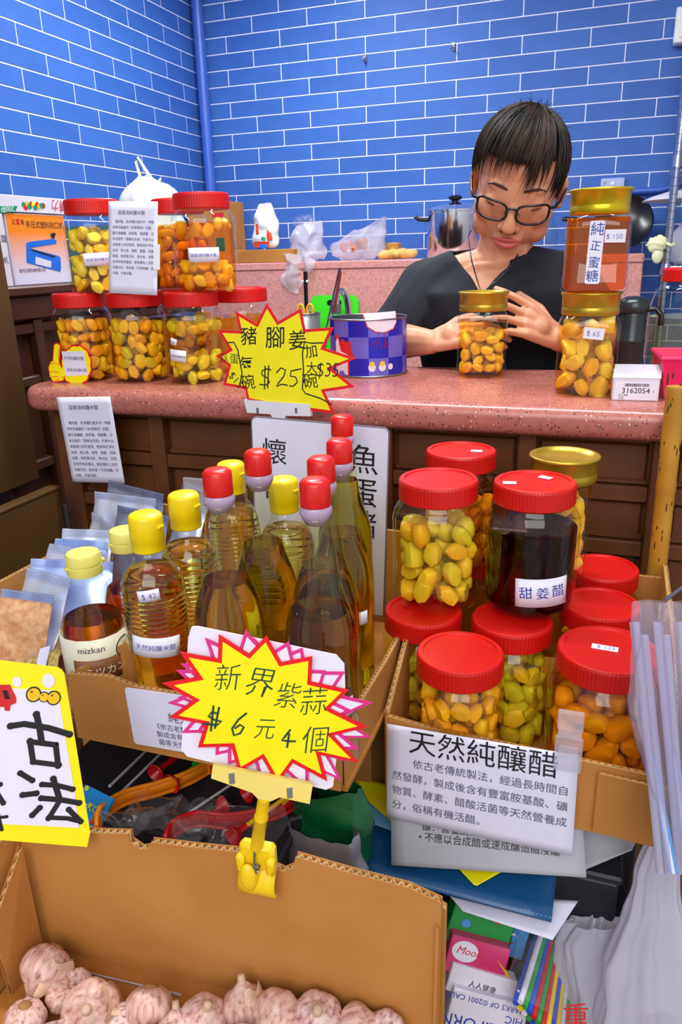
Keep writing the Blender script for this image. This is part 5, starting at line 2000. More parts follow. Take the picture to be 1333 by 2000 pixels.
# ---- shirt
sh = MB()
torso_loft(sh, 0.004)
for S_, E_ in ((SL, EL), (SR, ER)):
    capsule(sh, S_, E_.lerp(S_, 0.12), 0.06, 0.056)
capsule(sh, SL, SL.lerp(SR, 0.5) + Vector((0, 0, 0.015)), 0.058, 0.062)
capsule(sh, SR, SL.lerp(SR, 0.5) + Vector((0, 0, 0.015)), 0.058, 0.062)
capsule(sh, NB - Vector((0, 0, 0.005)), SL + Vector((0, 0, 0.014)), 0.049, 0.042)
capsule(sh, NB - Vector((0, 0, 0.005)), SR + Vector((0, 0, 0.014)), 0.049, 0.042)
sm = remeshed(sh, 'shirt', 0.005, 6)
# cut the neckline: a V in front, a shallow scoop behind
nl, nbm, nr = at_d(872, 478, 1.56), at_d(941, 574, 1.50), at_d(1052, 462, 1.52)
bm = bmesh.new()
bm.from_mesh(sm)
cutv = []
for v in bm.verts:
    p = v.co
    a = (p - mid).dot(ax)
    a0, aL, aR = [(q - mid).dot(ax) for q in (nbm, nl, nr)]
    front = (p - NB).dot(fw) > -0.03
    if aL < a < aR:
        if a < a0: zl = nbm.z + (nl.z - nbm.z) * ((a0 - a) / (a0 - aL)) ** 0.75
        else: zl = nbm.z + (nr.z - nbm.z) * ((a - a0) / (aR - a0)) ** 0.85
        if not front: zl = min(nl.z, nr.z) - 0.004
        if p.z > zl: cutv.append(v)
    elif p.z > max(nl.z, nr.z) + 0.02 and aL - 0.01 < a < aR + 0.01: cutv.append(v)
bmesh.ops.delete(bm, geom=cutv, context='VERTS')
# even out the cut edge
for _ in range(14):
    bnd = {}
    for e in bm.edges:
        if e.is_boundary:
            for a_, b_ in ((e.verts[0], e.verts[1]), (e.verts[1], e.verts[0])): bnd.setdefault(a_, []).append(b_.co.copy())
    for v, nb_ in bnd.items():
        if len(nb_) == 2: v.co = v.co.lerp((nb_[0] + nb_[1]) / 2, 0.6)
# open sleeve ends and hem
for E_, S_ in ((EL, SL), (ER, SR)):
    d = (E_ - S_).normalized()
    lim = (E_.lerp(S_, 0.12) - S_).length
    cv_ = [v for v in bm.verts if (v.co - S_).dot(d) > lim and (v.co - (S_ + d * lim)).length < 0.085 and abs((v.co - mid).dot(ax)) > 0.13]
    bmesh.ops.delete(bm, geom=cv_, context='VERTS')
# soft folds in the cloth
from mathutils import noise as mnoise
bm.normal_update()
for v in bm.verts:
    q = v.co * 14
    f_n = mnoise.noise(Vector((q.x + q.z * 0.7, q.y, q.z * 0.35)))
    v.co += v.normal * (f_n * 0.006)
bm.to_mesh(sm)
bm.free()
bodypart('shirt', sm, M['shirt'], None, None, 0.003)
# neckline hem
# ---- face details in the head frame
def headpart(name, mb, material, smooth=60, parent=None, thick=None):
    me_ = mb.mesh(name)
    me_.transform(HM)
    return bodypart(name, me_, material, smooth, parent, thick)


mb = MB()
for up, c, r in ((1, -0.0725, 0.0046), (-1, -0.0805, 0.006)):
    path = [(x, c + up * (0.0022 - 0.0022 * (x / 0.026) ** 2 * 1.4) - 0.003 * (abs(x) / 0.026) ** 2 * up, 0.0952 - 16 * x * x) for x in [(-0.026 + 0.052 * k / 12) for k in range(13)]]
    rad_ = [max(0.0008, r * (1 - abs(-1 + 2 * k / 12) ** 2.2)) for k in range(13)]
    mb.tube(path, rad_, 8)
headpart('lips', mb, M['lip'], 180)
for s in (-1, 1):
    mb = MB()
    mb.tube([(s * x, y, z) for x, y, z in ((0.014, 0.0215, 0.0865), (0.025, 0.026, 0.085), (0.038, 0.0265, 0.0785), (0.05, 0.019, 0.067))], [0.0018, 0.0028, 0.0026, 0.0008], 6, flat=0.5)
    headpart('eyebrow', mb, M['brow'], 180)
    mb = MB()
    mb.tube([(s * x, y, z) for x, y, z in ((0.016, -0.0085, 0.0795), (0.024, -0.0115, 0.0828), (0.033, -0.0125, 0.0825), (0.042, -0.0105, 0.078), (0.049, -0.006, 0.071))], [0.0006, 0.0012, 0.0014, 0.0013, 0.0005], 6, flat=0.7)
    headpart('eyelashes', mb, M['lash'], 180)
    mb = MB()
    mb.tube([(s * 0.0095, -0.0525, 0.1), (s * 0.0125, -0.053, 0.0975)], 0.0026, 8)
    headpart('nostril', mb, M['lash'], 180)
# ---- glasses
gm = MB()
zl_, gy = 0.104, -0.012


def lens_loop(s, n=36):
    pts = []
    for k in range(n):
        a = 2 * PI * k / n
        ca, sa = math.cos(a), math.sin(a)
        q = 1 / (abs(ca) ** 3.2 + abs(sa) ** 3.2) ** (1 / 3.2)
        x = 0.0345 + q * 0.0265 * ca
        y = gy + q * 0.0185 * sa + (0.0025 * (x - 0.034) / 0.027 if sa > 0 else 0)
        pts.append((s * x, y, zl_ - 0.018 * max(0, (x - 0.02) / 0.04) ** 2 + 0.0 * y))
    return pts


loops = [lens_loop(s) for s in (-1, 1)]
for L_ in loops: gm.tube(L_, 0.0022, 8, closed=True)
gm.tube([(-0.009, gy + 0.006, zl_), (0, gy + 0.0095, zl_ + 0.003), (0.009, gy + 0.006, zl_)], 0.0023, 8)
for s in (-1, 1):
    gm.tube([(s * 0.060, gy + 0.012, zl_ - 0.016), (s * 0.0685, gy + 0.0125, zl_ - 0.02), (s * 0.0755, gy + 0.0125, zl_ - 0.045), (s * 0.0835, gy + 0.013, 0.0), (s * 0.0835, gy + 0.004, -0.03)], [0.003, 0.003, 0.0022, 0.0018, 0.0015], 8)
    gm.tube([(s * 0.0125, gy - 0.002, zl_ - 0.002), (s * 0.0105, gy - 0.008, zl_ - 0.012)], 0.0014, 6)
g_ = headpart('glasses', gm, M['frame_black'], 60)
for L_ in loops:
    mb = MB()
    n = len(L_)
    c = [sum(p[i] for p in L_) / n for i in range(3)]
    mb.add([c] + L_, [(0, 1 + k, 1 + (k + 1) % n) for k in range(n)])
    headpart('lens', mb, M['lens'], 180, g_)
# ---- hair: a cap and many locks falling from the crown
hc = Vector((-0.004, 0.028, -0.012))
hrx = Vector((0.0800, 0.100, 0.104))
crown = Vector((0.16, 0.93, -0.32)).normalized()
hrng = random.Random(5)


def hair_end(phi):
    c = math.cos(phi)                     # +1 towards the face
    s = abs(math.sin(phi))
    if c > 0.45: y = 0.34
    elif c > -0.15: y = 0.34 - (0.45 - c) / 0.6 * 1.03
    else: y = -0.69 - 0.12 * (-c)
    return y


def hair_pt(phi, t, lift=1.0, endy=None):
    y = hair_end(phi) if endy is None else endy
    h = math.sqrt(max(0.05, 1 - y * y))
    e = Vector((math.sin(phi) * h, y, math.cos(phi) * h))
    om = math.acos(max(-1, min(1, crown.dot(e))))
    d = (crown * math.sin((1 - t) * om) + e * math.sin(t * om)) / max(1e-4, math.sin(om))
    return hc + Vector((d.x * hrx.x, d.y * hrx.y, d.z * hrx.z)) * lift


cap = MB()
cap.grid(lambda u_, v_: hair_pt(2 * PI * u_, 0.02 + 0.93 * v_, 0.965), 64, 14)
headpart('hair_cap', cap, M['hair'], 180, None, 0.004)
lk = MB()
for k in range(760):
    phi = hrng.uniform(0, 2 * PI)
    c = math.cos(phi)
    ey = hair_end(phi) + hrng.uniform(-0.16, 0.14)
    lift = hrng.uniform(0.97, 1.045)
    t0 = hrng.uniform(0.0, 0.55) if hrng.random() < 0.75 else 0.02
    sway = hrng.uniform(-0.14, 0.14)
    if c > 0.35:
        if hrng.random() < 0.35: ey -= hrng.uniform(0.05, 0.22)
        if 0.15 < math.sin(phi) < 0.4: ey -= hrng.uniform(0.1, 0.45)          # the long lock over one eye
        if abs(math.sin(phi)) > 0.7: ey -= 0.25
    if -0.3 < c < 0.75 and math.sin(phi) > 0.5: ey -= 0.3
    ey = max(-0.86, min(0.8, ey))
    path, rad_ = [], []
    n = 9
    r0 = hrng.uniform(0.0022, 0.0042) if c < 0.3 else hrng.uniform(0.0014, 0.003)
    for i in range(n + 1):
        t = t0 + (1 - t0) * i / n
        flare = 1 + (0.035 * max(0, t - 0.75) / 0.25 if c > 0.3 else 0.012 * max(0, t - 0.8) / 0.2)
        path.append(hair_pt(phi + sway * t * t, t, lift * flare * (0.985 + 0.02 * math.sin(PI * t)), ey))
        q = (i / n)
        rad_.append(r0 * (0.55 + 0.45 * math.sin(PI * min(1, q * 1.2))) * (1 - q ** 3 * 0.9))
    lk.tube(path, rad_, 5, flat=0.5)
o = headpart('hair', lk, M['hair'], 180)
# stray fine hairs at the crown
st = MB()
for k in range(46):
    phi = hrng.uniform(0, 2 * PI)
    b0 = hair_pt(phi, hrng.uniform(0.05, 0.5), 1.02)
    d = (b0 - hc).normalized()
    b1 = b0 + d * hrng.uniform(0.006, 0.016) + Vector((hrng.uniform(-.012, .012), hrng.uniform(-.004, .006), hrng.uniform(-.01, .01)))
    st.tube([b0, (b0 + b1) / 2 + d * 0.003, b1], [0.0005, 0.0004, 0.0002], 4)
headpart('stray_hairs', st, M['hair'], 180)['kind'] = 'stuff'
# ---- cord round the neck and bracelet
cd_ = MB()
pL, pR, pB = at_d(915, 462, 1.50), at_d(1010, 500, 1.462), at_d(941, 573, 1.475)
path = [pL + Vector((0, 0.03, 0.012)), pL, at_d(922, 510, 1.475), at_d(932, 545, 1.47), pB, at_d(972, 548, 1.462), at_d(1000, 518, 1.452), pR, pR + Vector((0.0, 0.05, 0.004))]
cd_.tube(path, 0.0013, 6)
me_ = cd_.mesh('neck_cord')
bodypart('neck_cord', me_, M['frame_black'], 180)
br = MB()
d = (WR - ER).normalized()
n1 = d.orthogonal().normalized()
n2_ = d.cross(n1)
c = WR - d * 0.012
br.tube([c + n1 * (0.0275 * math.cos(a)) + n2_ * (0.0275 * math.sin(a)) for a in [2 * PI * k / 24 for k in range(24)]], 0.0016, 6, closed=True)
bodypart('bracelet', br.mesh('bracelet'), M['chrome'], 180)
# ================================================================== things on the counter
# ---- biscuit tin with chicken print
M['tin_dark'] = mat('deep_blue_tin_print', (34, 40, 190), 0.3, var=0.06, metal=0.2)
M['tin_light'] = mat('lilac_blue_tin_print', (112, 108, 214), 0.3, var=0.06, metal=0.2)
M['tin_in'] = mat('bare_tin_inside', (120, 122, 128), 0.4, metal=0.8, var=0.15)
M['print_white'] = mat('white_tin_print', (232, 226, 240), 0.35, var=0.04)
M['print_yellow'] = mat('yellow_tin_print', (246, 196, 40), 0.4)
tpos = at_z(721, 727, CZ)
TR, THt = 0.0745, 0.108
tin = thing('biscuit_tin', 'open blue chequered tin with chicken print on the counter', 'tin', tpos, face_cam(tpos))
bands = [0.004, 0.036, 0.075, THt - 0.004]
for i in range(3):
    for k in range(12):
        a0, a1 = 2 * PI * k / 12, 2 * PI * (k + 1) / 12
        MB().grid(lambda u_, v_: (TR * math.sin(a0 + (a1 - a0) * u_), -TR * math.cos(a0 + (a1 - a0) * u_), bands[i] + (bands[i + 1] - bands[i]) * v_), 5, 1).build('print_square', M['tin_dark'] if (i + k) % 2 else M['tin_light'], tin, 180)
MB().lathe([(0.0, 0.003), (TR - 0.002, 0.003), (TR - 0.002, THt - 0.002)], 60, cap0=False, cap1=False).build('lining', M['tin_in'], tin, 60)
for z in (0.002, THt - 0.002):
    MB().tube([(TR * math.cos(a), TR * math.sin(a), z) for a in [2 * PI * k / 60 for k in range(60)]], 0.0019, 8, closed=True).build('rim', M['steel'], tin, 180)


def decal(name, pts, ink, lift, parent=tin, R=TR):
    out = []
    n = len(pts)
    cx_ = sum(p[0] for p in pts) / n
    cz_ = sum(p[1] for p in pts) / n
    f = lambda x, z, l: (math.sin(x / R) * (R + l), -math.cos(x / R) * (R + l), z)
    vs = [f(cx_, cz_, lift)]
    for k in (0.5, 1.0):
        vs += [f(cx_ + (p[0] - cx_) * k, cz_ + (p[1] - cz_) * k, lift) for p in pts]
    fs = [(0, 1 + i, 1 + (i + 1) % n) for i in range(n)] + [(1 + i, 1 + n + i, 1 + n + (i + 1) % n, 1 + (i + 1) % n) for i in range(n)]
    return MB().add(vs, fs).build(name, M[ink], parent, 180)


def px_tin(px, py): return ((px - 721) / 1000.0, 0.004 + (736 - py) / 1035.0)


hen = [(712, 618), (776, 616), (778, 636), (770, 648), (752, 654), (735, 652), (720, 642)]
decal('hen_outline', [px_tin(x + (1.5 if x > 745 else -1.5), y + 1.5) for x, y in hen], 'ink_red', 0.0006)
decal('hen', [px_tin(*q) for q in hen], 'print_white', 0.001)
lg_ = MB()
for pts in ([(740, 652), (738, 672)], [(752, 652), (752, 672)], [(724, 676), (738, 670), (746, 684)], [(738, 670), (736, 684)], [(752, 670), (764, 678)], [(752, 670), (750, 684)], [(752, 670), (758, 684)]):
    lg_.tube([(math.sin(x / TR) * (TR + 0.0006), -math.cos(x / TR) * (TR + 0.0006), z) for x, z in [px_tin(*q) for q in pts]], 0.0011, 5, flat=0.4)
lg_.build('hen_legs', M['ink_red'], tin)
decal('rooster_outline', [px_tin(*q) for q in ((647, 664), (655, 655), (664, 672), (668, 665), (676, 672), (686, 668), (688, 690), (694, 702), (684, 708), (682, 738), (647, 738))], 'ink_red', 0.0006)
decal('rooster', [px_tin(*q) for q in ((649, 672), (656, 664), (664, 690), (680, 696), (680, 735), (649, 735))], 'print_white', 0.001)
for x in (727, 747, 764):
    k_ = 0.75 if x == 764 else 1.0
    decal('egg', [px_tin(x + 7 * k_ * math.cos(a), 720 + 8 * k_ * math.sin(a)) for a in [2 * PI * k / 14 for k in range(14)]], 'print_white', 0.0006)
    if x != 764: decal('chick', [px_tin(x + 5 * math.cos(a), 713 + 5 * math.sin(a)) for a in [2 * PI * k / 12 for k in range(12)]], 'print_yellow', 0.001)

# ---- small card box with stock label
cbp = at_z(1238, 778, CZ)
M['box_white'] = mat('white_boxboard', (226, 222, 236), 0.55, var=0.03)
cbx = thing('label_box', 'small white cardboard box with printed stock number', 'box', cbp, 0.06)
MB().bbox(-0.033, 0.033, -0.022, 0.024, 0, 0.034, 0.001).build('box_body', M['box_white'], cbx)
MB().add([(-0.034, -0.022, 0.0345), (0.034, -0.022, 0.0345), (0.04, 0.026, 0.048), (-0.03, 0.026, 0.048)], [(0, 1, 2, 3)]).build('lid_flap', M['box_white'], cbx, thick=0.0012)
fl = flat_label(cbx, -0.0222, 0.015, 0.061, 0.027, [('3162054', -0.02, -0.003, 0.0115), ('1', 0.024, -0.002, 0.006), ('LC 500', -0.024, -0.0075, 0.0045), ('1/2', -0.024, -0.0125, 0.006)], 'ink', rad=0.0004)
bb = MB()
x = -0.016
rb_ = random.Random(3)
while x < 0.018:
    wd = rb_.choice((0.0003, 0.0006, 0.0009))
    bb.box(x, x + wd, 0.007, 0.0115, 0.0007, 0.0009)
    x += wd + rb_.choice((0.0004, 0.0007))
bb.build('barcode', M['ink'], fl)
# ---- pink tray
M['pink_plastic'] = mat('hot_pink_plastic', (232, 20, 92), 0.4, var=0.05, bump=0.1)
trp = at_z(1336, 770, CZ)
ptray = thing('pink_tray', 'hot pink plastic tray standing at the counter end', 'tray', trp, 0.1)
t_w, t_d, t_h = 0.045, 0.055, 0.062
mb = MB()
for (x0_, y0_, x1_, y1_) in ((-t_w, -t_d, t_w, -t_d), (t_w, -t_d, t_w, t_d), (t_w, t_d, -t_w, t_d), (-t_w, t_d, -t_w, -t_d)):
    k_ = 0.8
    mb.add([(x0_ * k_, y0_ * k_, 0.001), (x1_ * k_, y1_ * k_, 0.001), (x1_, y1_, t_h), (x0_, y0_, t_h)], [(0, 1, 2, 3)])
mb.add([(-t_w * 0.8, -t_d * 0.8, 0.001), (t_w * 0.8, -t_d * 0.8, 0.001), (t_w * 0.8, t_d * 0.8, 0.001), (-t_w * 0.8, t_d * 0.8, 0.001)], [(0, 1, 2, 3)])
mb.build('tray_body', M['pink_plastic'], ptray, None, None, weld=True).modifiers.new('thickness', 'SOLIDIFY').thickness = 0.003
MB().tube([(-t_w, -t_d, t_h), (t_w, -t_d, t_h), (t_w, t_d, t_h), (-t_w, t_d, t_h)], 0.0035, 8, closed=True).build('tray_rim', M['pink_plastic'], ptray)
# ---- dark flask behind the jars
M['dark_steel'] = mat('dark_steel', (58, 64, 66), 0.3, metal=0.6, var=0.15)
dp = at_z(1226, 722, CZ)
dp.y += 0.004
fk = thing('steel_flask', 'dark steel flask standing behind the handwritten price jar', 'flask', dp, face_cam(dp))
MB().lathe([(0.024, 0), (0.026, 0.003), (0.026, 0.05), (0.027, 0.052), (0.027, 0.056), (0.026, 0.058), (0.026, 0.1), (0.024, 0.106)], 32).build('flask_body', M['dark_steel'], fk, 40)
MB().lathe([(0.0275, 0.106), (0.0285, 0.108), (0.028, 0.122), (0.022, 0.13), (0.012, 0.134)], 32).build('flask_lid', M['dark_steel'], fk, 40)
MB().tube([(0.026, 0, 0.11), (0.04, 0, 0.112), (0.05, -0.002, 0.1), (0.05, -0.002, 0.082)], 0.005, 10).build('handle', M['frame_black'], fk, 60)

# ---- bamboo pole
M['bamboo'] = mat('yellow_bamboo', (206, 150, 42), 0.5, var=0.12, scale=12, bump=0.15, col2=(176, 118, 30))
M['bamboo_mark'] = mat('dark_bamboo_marks', (70, 48, 20), 0.8)
M['pvc'] = mat('grey_pvc', (112, 118, 130), 0.45)
M['green_tape'] = mat('dark_green_tape', (18, 92, 60), 0.4)
bt, bb_ = at_y(1326, 726, -2.151), at_y(1285, 1150, -2.151)
bb_.x = bt.x + (bb_.x - bt.x) * 0.5
bd = (bt - bb_).normalized()
pole = thing('bamboo_pole', 'yellow bamboo pole standing upright before the counter', 'pole', (bb_.x, bb_.y, 0))
off = Vector((bb_.x, bb_.y, 0))
L_ = (bt - bb_).length
path, rad_ = [], []
for k in range(41):
    t = k / 40
    path.append(bb_ - off + bd * (L_ * t) - bd * 0.02)
    node = min(abs(t - q) for q in (0.09, 0.56, 0.97))
    rad_.append(0.0132 + 0.0014 * math.exp(-(node / 0.012) ** 2))
MB().tube(path, rad_, 20).build('culm', M['bamboo'], pole, 60)
mk = MB()
rm_ = random.Random(4)
for k in range(60):
    t = rm_.uniform(0.12, 0.98)
    a = rm_.uniform(0, 6.28)
    c = bb_ - off + bd * (L_ * t)
    e1 = bd.orthogonal().normalized()
    e2 = bd.cross(e1)
    p = c + (e1 * math.cos(a) + e2 * math.sin(a)) * 0.0126
    mk.sphere(p, (0.0012, 0.0012, rm_.uniform(0.002, 0.009)), 6, 5)
mk.build('dark_scars', M['bamboo_mark'], pole)
pb_ = bb_ - off
MB().tube([(pb_.x, pb_.y, pb_.z + 0.004), (pb_.x - bd.x * 0.3, pb_.y, pb_.z - 0.3), (pb_.x, pb_.y, 0.0)], 0.0152, 18).build('pvc_sleeve', M['pvc'], pole, 60)
MB().tube([(pb_.x, pb_.y, pb_.z - 0.03), (pb_.x, pb_.y, pb_.z - 0.042)], 0.0165, 18).build('tape', M['green_tape'], pole, 60)

# ================================================================== on the dresser
def printed_box(name, label, X, TL, TRp, BL, thick, face, cat='box'):
    """box whose printed face lies in the plane x = X, facing into the room"""
    a, b, c = at_x(*BL, X), at_x(*TRp, X), at_x(*TL, X)
    y0_, y1_ = a.y, b.y
    z0_, z1_ = a.z, max(b.z, c.z)
    return y0_, y1_, z0_, z1_


M['orange_print'] = None
m, nt, b = new_mat('orange_to_white_print')
tc = nt.nodes.new('ShaderNodeTexCoord')
sx_ = nt.nodes.new('ShaderNodeSeparateXYZ')
nt.links.new(tc.outputs['Generated'], sx_.inputs[0])
rmp = nt.nodes.new('ShaderNodeValToRGB')
rmp.color_ramp.elements[0].position = 0.12
rmp.color_ramp.elements[0].color = (*lin((222, 220, 244)), 1)
rmp.color_ramp.elements[1].position = 0.75
rmp.color_ramp.elements[1].color = (*lin((250, 140, 16)), 1)
nt.links.new(sx_.outputs['Y'], rmp.inputs['Fac'])
nt.links.new(rmp.outputs['Color'], b.inputs['Base Color'])
b.inputs['Roughness'].default_value = 0.4
M['orange_print'] = m
XB = 0.485
oy0, oy1 = at_x(30, 552, XB).y, at_x(141, 545, XB).y
oz0, oz1 = DZ + 0.0005, at_x(90, 419, XB).z
ow, oh = oy1 - oy0, oz1 - oz0
ob = thing('sealer_box', 'orange printed carton of a bag sealer on the dresser', 'box', matrix=frame((XB, oy0, oz0), (0, 1, 0), (0, 0, 1)))
MB().bbox(0, ow, 0, oh, -0.09, 0, 0.001).build('box_body', M['box_white'], ob)
MB().box(0.002, ow - 0.002, 0.002, oh - 0.002, 0.0002, 0.0008).build('print', M['orange_print'], ob)
M['blue_print'] = mat('bright_blue_print', (26, 112, 226), 0.4, var=0.06)
S7 = 1333 / 240
g7 = lambda x, y: ((at_x(x / S7, 360 + y / S7, XB).y - oy0), at_x(x / S7, 360 + y / S7, XB).z - oz0)
text_mb([('手压式塑料封口机', *g7(275, 465), ow * 0.083), ('正', *g7(125, 430), 0.012), ('雄', *g7(220, 430), 0.012), ('温州正雄机械有限公司', *g7(205, 955), ow * 0.045)], None, 0.0014).build('lettering', M['ink'], ob)
MB().prism([g7(165, 380), g7(205, 372), g7(200, 400), g7(208, 435), g7(170, 430), g7(182, 402)], 0.001, 0.0014).build('emblem', M['ink_red'], ob)
MB().prism([g7(*q) for q in ((280, 640), (310, 625), (580, 590), (610, 615), (605, 645), (320, 690), (345, 700), (625, 775), (650, 790), (660, 900), (650, 950), (285, 850))], 0.001, 0.0014).build('sealer_picture', M['blue_print'], ob)
MB().prism([g7(*q) for q in ((330, 700), (590, 780), (585, 795), (345, 722))], 0.0016, 0.002).prism([g7(*q) for q in ((540, 540), (580, 522), (598, 540), (580, 590), (560, 585))], 0.0016, 0.002).build('sealer_details', M['ink'], ob)
MB().prism([g7(*q) for q in ((380, 785), (550, 835), (548, 905), (380, 865))], 0.0016, 0.002).build('sealer_plate', M['box_white'], ob)
# film box lying on top of it
fy0, fy1 = at_x(-30, 400, XB).y, at_x(135, 395, XB).y
fz0, fz1 = oz1 + 0.0015, at_x(60, 384, XB).z
fb = thing('film_box', 'long white cling film box with green and red print', 'box', matrix=frame((XB + 0.003, fy0, fz0), (0, 1, 0), (0, 0, 1)))
fw_, fh_ = fy1 - fy0, fz1 - fz0
MB().bbox(0, fw_, 0, fh_, -0.06, 0, 0.0012).build('box_body', M['box_white'], fb)
gf = lambda x, y: ((at_x(x / S7, 360 + y / S7, XB).y - fy0), at_x(x / S7, 360 + y / S7, XB).z - fz0)
M['green_print'] = mat('green_print', (20, 150, 104), 0.45)
MB().prism([gf(-60, 235), gf(178, 235), gf(150, 300), gf(-60, 312)], 0.0002, 0.0008).build('green_band', M['green_print'], fb)
text_mb([('200呎', *gf(135, 240), 0.017, {'rot': 180})], None, 0.0012).build('lettering', M['ink_white'], fb)
text_mb([('清力', *gf(705, 190), 0.028, {'rot': 180, 'shear': 0.2})], None, 0.0012).build('lettering', M['ink_red'], fb)
rv = random.Random(8)
cl_v = ['green_print', 'ink_red', 'print_yellow', 'green_print', 'label_brown', 'star_yellow']
for k in range(11):
    p = gf(245 + k * 21, 235 + rv.uniform(-22, 18))
    r_v = 0.006
    MB().add([(p[0] + math.cos(a) * r_v * 1.2, p[1] + math.sin(a) * r_v, 0.0006 + k * 0.00004) for a in [2 * PI * q / 12 for q in range(12)]], [tuple(range(12))]).build('fruit_print', M[cl_v[k % 6]], fb)
# white box at the frame edge
wy1 = at_x(26, 560, XB).y - 0.002
wb_ = thing('white_carton', 'white printed carton beside the orange sealer box', 'carton', matrix=frame((XB + 0.004, wy1 - 0.12, DZ + 0.0005), (0, 1, 0), (0, 0, 1)))
hw_ = oh * 0.98
MB().bbox(0, 0.12, 0, hw_, -0.09, 0, 0.0012).build('box_body', M['box_white'], wb_)
text_mb([('正雄', 0.085, hw_ * 0.62, 0.018), ('封口机', 0.07, hw_ * 0.33, 0.015)], None, 0.0005).build('lettering', M['ink'], wb_)


def crumple(fn, nu, nv, amp, freq, seed):
    from mathutils import noise as nz_
    def g(u_, v_):
        p = Vector(fn(u_, v_))
        q = p * freq + Vector((seed, seed * 0.7, seed * 1.3))
        return p + Vector((nz_.noise(q), nz_.noise(q + Vector((9, 3, 1))), nz_.noise(q + Vector((2, 8, 5))))) * amp
    return g


M['bag_white'] = mat('milky_plastic_bag', (232, 234, 226), 0.35, var=0.03, spec=0.6)
M['film'] = clear_mat('thin_clear_film', (0.96, 0.96, 0.97), 1.45, 0.12, haze=0.06, haze_col=(0.92, 0.92, 0.96), bump=0.5, bscale=60)
M['film_milky'] = clear_mat('thin_milky_film', (0.95, 0.95, 0.97), 1.45, 0.2, haze=0.55, haze_col=(0.88, 0.87, 0.92), bump=0.5, bscale=50)


def bag_body(name, parent, c, rx, ry, h, material, seed, amp=0.012, freq=18, neck=0.25, nu=36, nv=22, pw=1.3):
    c = Vector(c)

    def fn(u_, v_):
        a = 2 * PI * u_
        if v_ < 0.12: k = v_ / 0.12 * 0.95
        elif v_ < 0.62: k = 0.95 + 0.05 * math.sin((v_ - 0.12) / 0.5 * PI)
        else: k = 0.95 + (neck - 0.95) * ((v_ - 0.62) / 0.38) ** pw
        z = h * (max(0, v_ - 0.08) / 0.92) ** 0.9
        pl = 1 + 0.08 * math.sin(9 * a + seed) * max(0, v_ - 0.4)
        return c + Vector((rx * k * pl * math.cos(a), ry * k * pl * math.sin(a), z))
    return MB().grid(crumple(fn, nu, nv, amp, freq, seed), nu, nv).build(name, material, parent, 180)


# knotted white bag behind the jars
kb = at_d(296, 430, 2.03)
kb.z = DZ + 0.001
kn = thing('knotted_bag', 'knotted white plastic bag standing behind the upper jars', 'bag', kb)
toff = at_d(296, 376, 2.03).z - DZ
bag_body('bag_body', kn, (0, 0, 0), 0.098, 0.08, toff + 0.035, M['bag_white'], 3.0, 0.012, 22, 0.22, 44, 30, 2.6)
M['bag_tie'] = mat('pale_yellow_bag_handle', (238, 236, 190), 0.4)
zt = toff + 0.018
MB().tube([(-0.01, 0, zt - 0.02), (-0.024, 0, zt + 0.03), (-0.03, 0.0, zt + 0.055), (-0.022, 0, zt + 0.066), (-0.012, 0, zt + 0.05), (0.012, 0, zt + 0.012), (0.03, 0, zt), (0.042, 0, zt + 0.012)], [0.008, 0.006, 0.0055, 0.005, 0.006, 0.009, 0.008, 0.003], 10, flat=0.5).tube([(0.0, 0, zt + 0.02), (0.02, 0, zt - 0.012), (0.045, 0, zt - 0.02), (0.05, 0, zt - 0.035)], [0.01, 0.011, 0.008, 0.003], 10, flat=0.6).build('knot', M['bag_tie'], kn, 180)

# ================================================================== on the back ledge
LT_ = LZ + 0.0005


def on_ledge(px, Y): return Vector((at_y(px, 480, Y).x, Y, LT_))


p = on_ledge(430, -0.18)
cbn = thing('ledge_carton', 'brown printed carton standing on the ledge in the corner', 'carton', p)
hct = at_y(450, 392, -0.22).z - LT_
MB().bbox(-0.12, 0.075, -0.05, 0.1, 0, hct, 0.002).build('carton_body', M['card'], cbn)
MB().box(0.0, 0.055, hct * 0.75, hct * 0.82, 0, 0.0005).build('red_print', M['ink_red'], cbn).matrix_local = Matrix.Translation((0, -0.0502, 0)) @ Matrix.Rotation(PI / 2, 4, 'X')
MB().box(0.0, 0.04, hct * 0.62, hct * 0.68, 0, 0.0005).build('red_print', M['ink_red'], cbn).matrix_local = Matrix.Translation((0, -0.0506, 0)) @ Matrix.Rotation(PI / 2, 4, 'X')
MB().prism(rrect(0.01, 0.05, hct * 0.2, hct * 0.42, 0.006), 0, 0.0006).build('blue_print', M['blue_print'], cbn).matrix_local = Matrix.Translation((0, -0.0502, 0)) @ Matrix.Rotation(PI / 2, 4, 'X')
# flat carton lying at the ledge front
q0, q1 = at_y(455, 500, -0.345), at_y(575, 500, -0.345)
fc = thing('flat_carton', 'flat brown carton lying at the front of the pink ledge', 'carton', (q0.x, -0.343, LT_))
wfc = q1.x - q0.x
MB().bbox(0, wfc, 0, 0.09, 0, 0.05, 0.002).build('carton_body', M['card_in'], fc)
MB().box(0.002, wfc - 0.002, 0.04, 0.05, 0.0502, 0.0508).build('tape', M['flute'], fc)
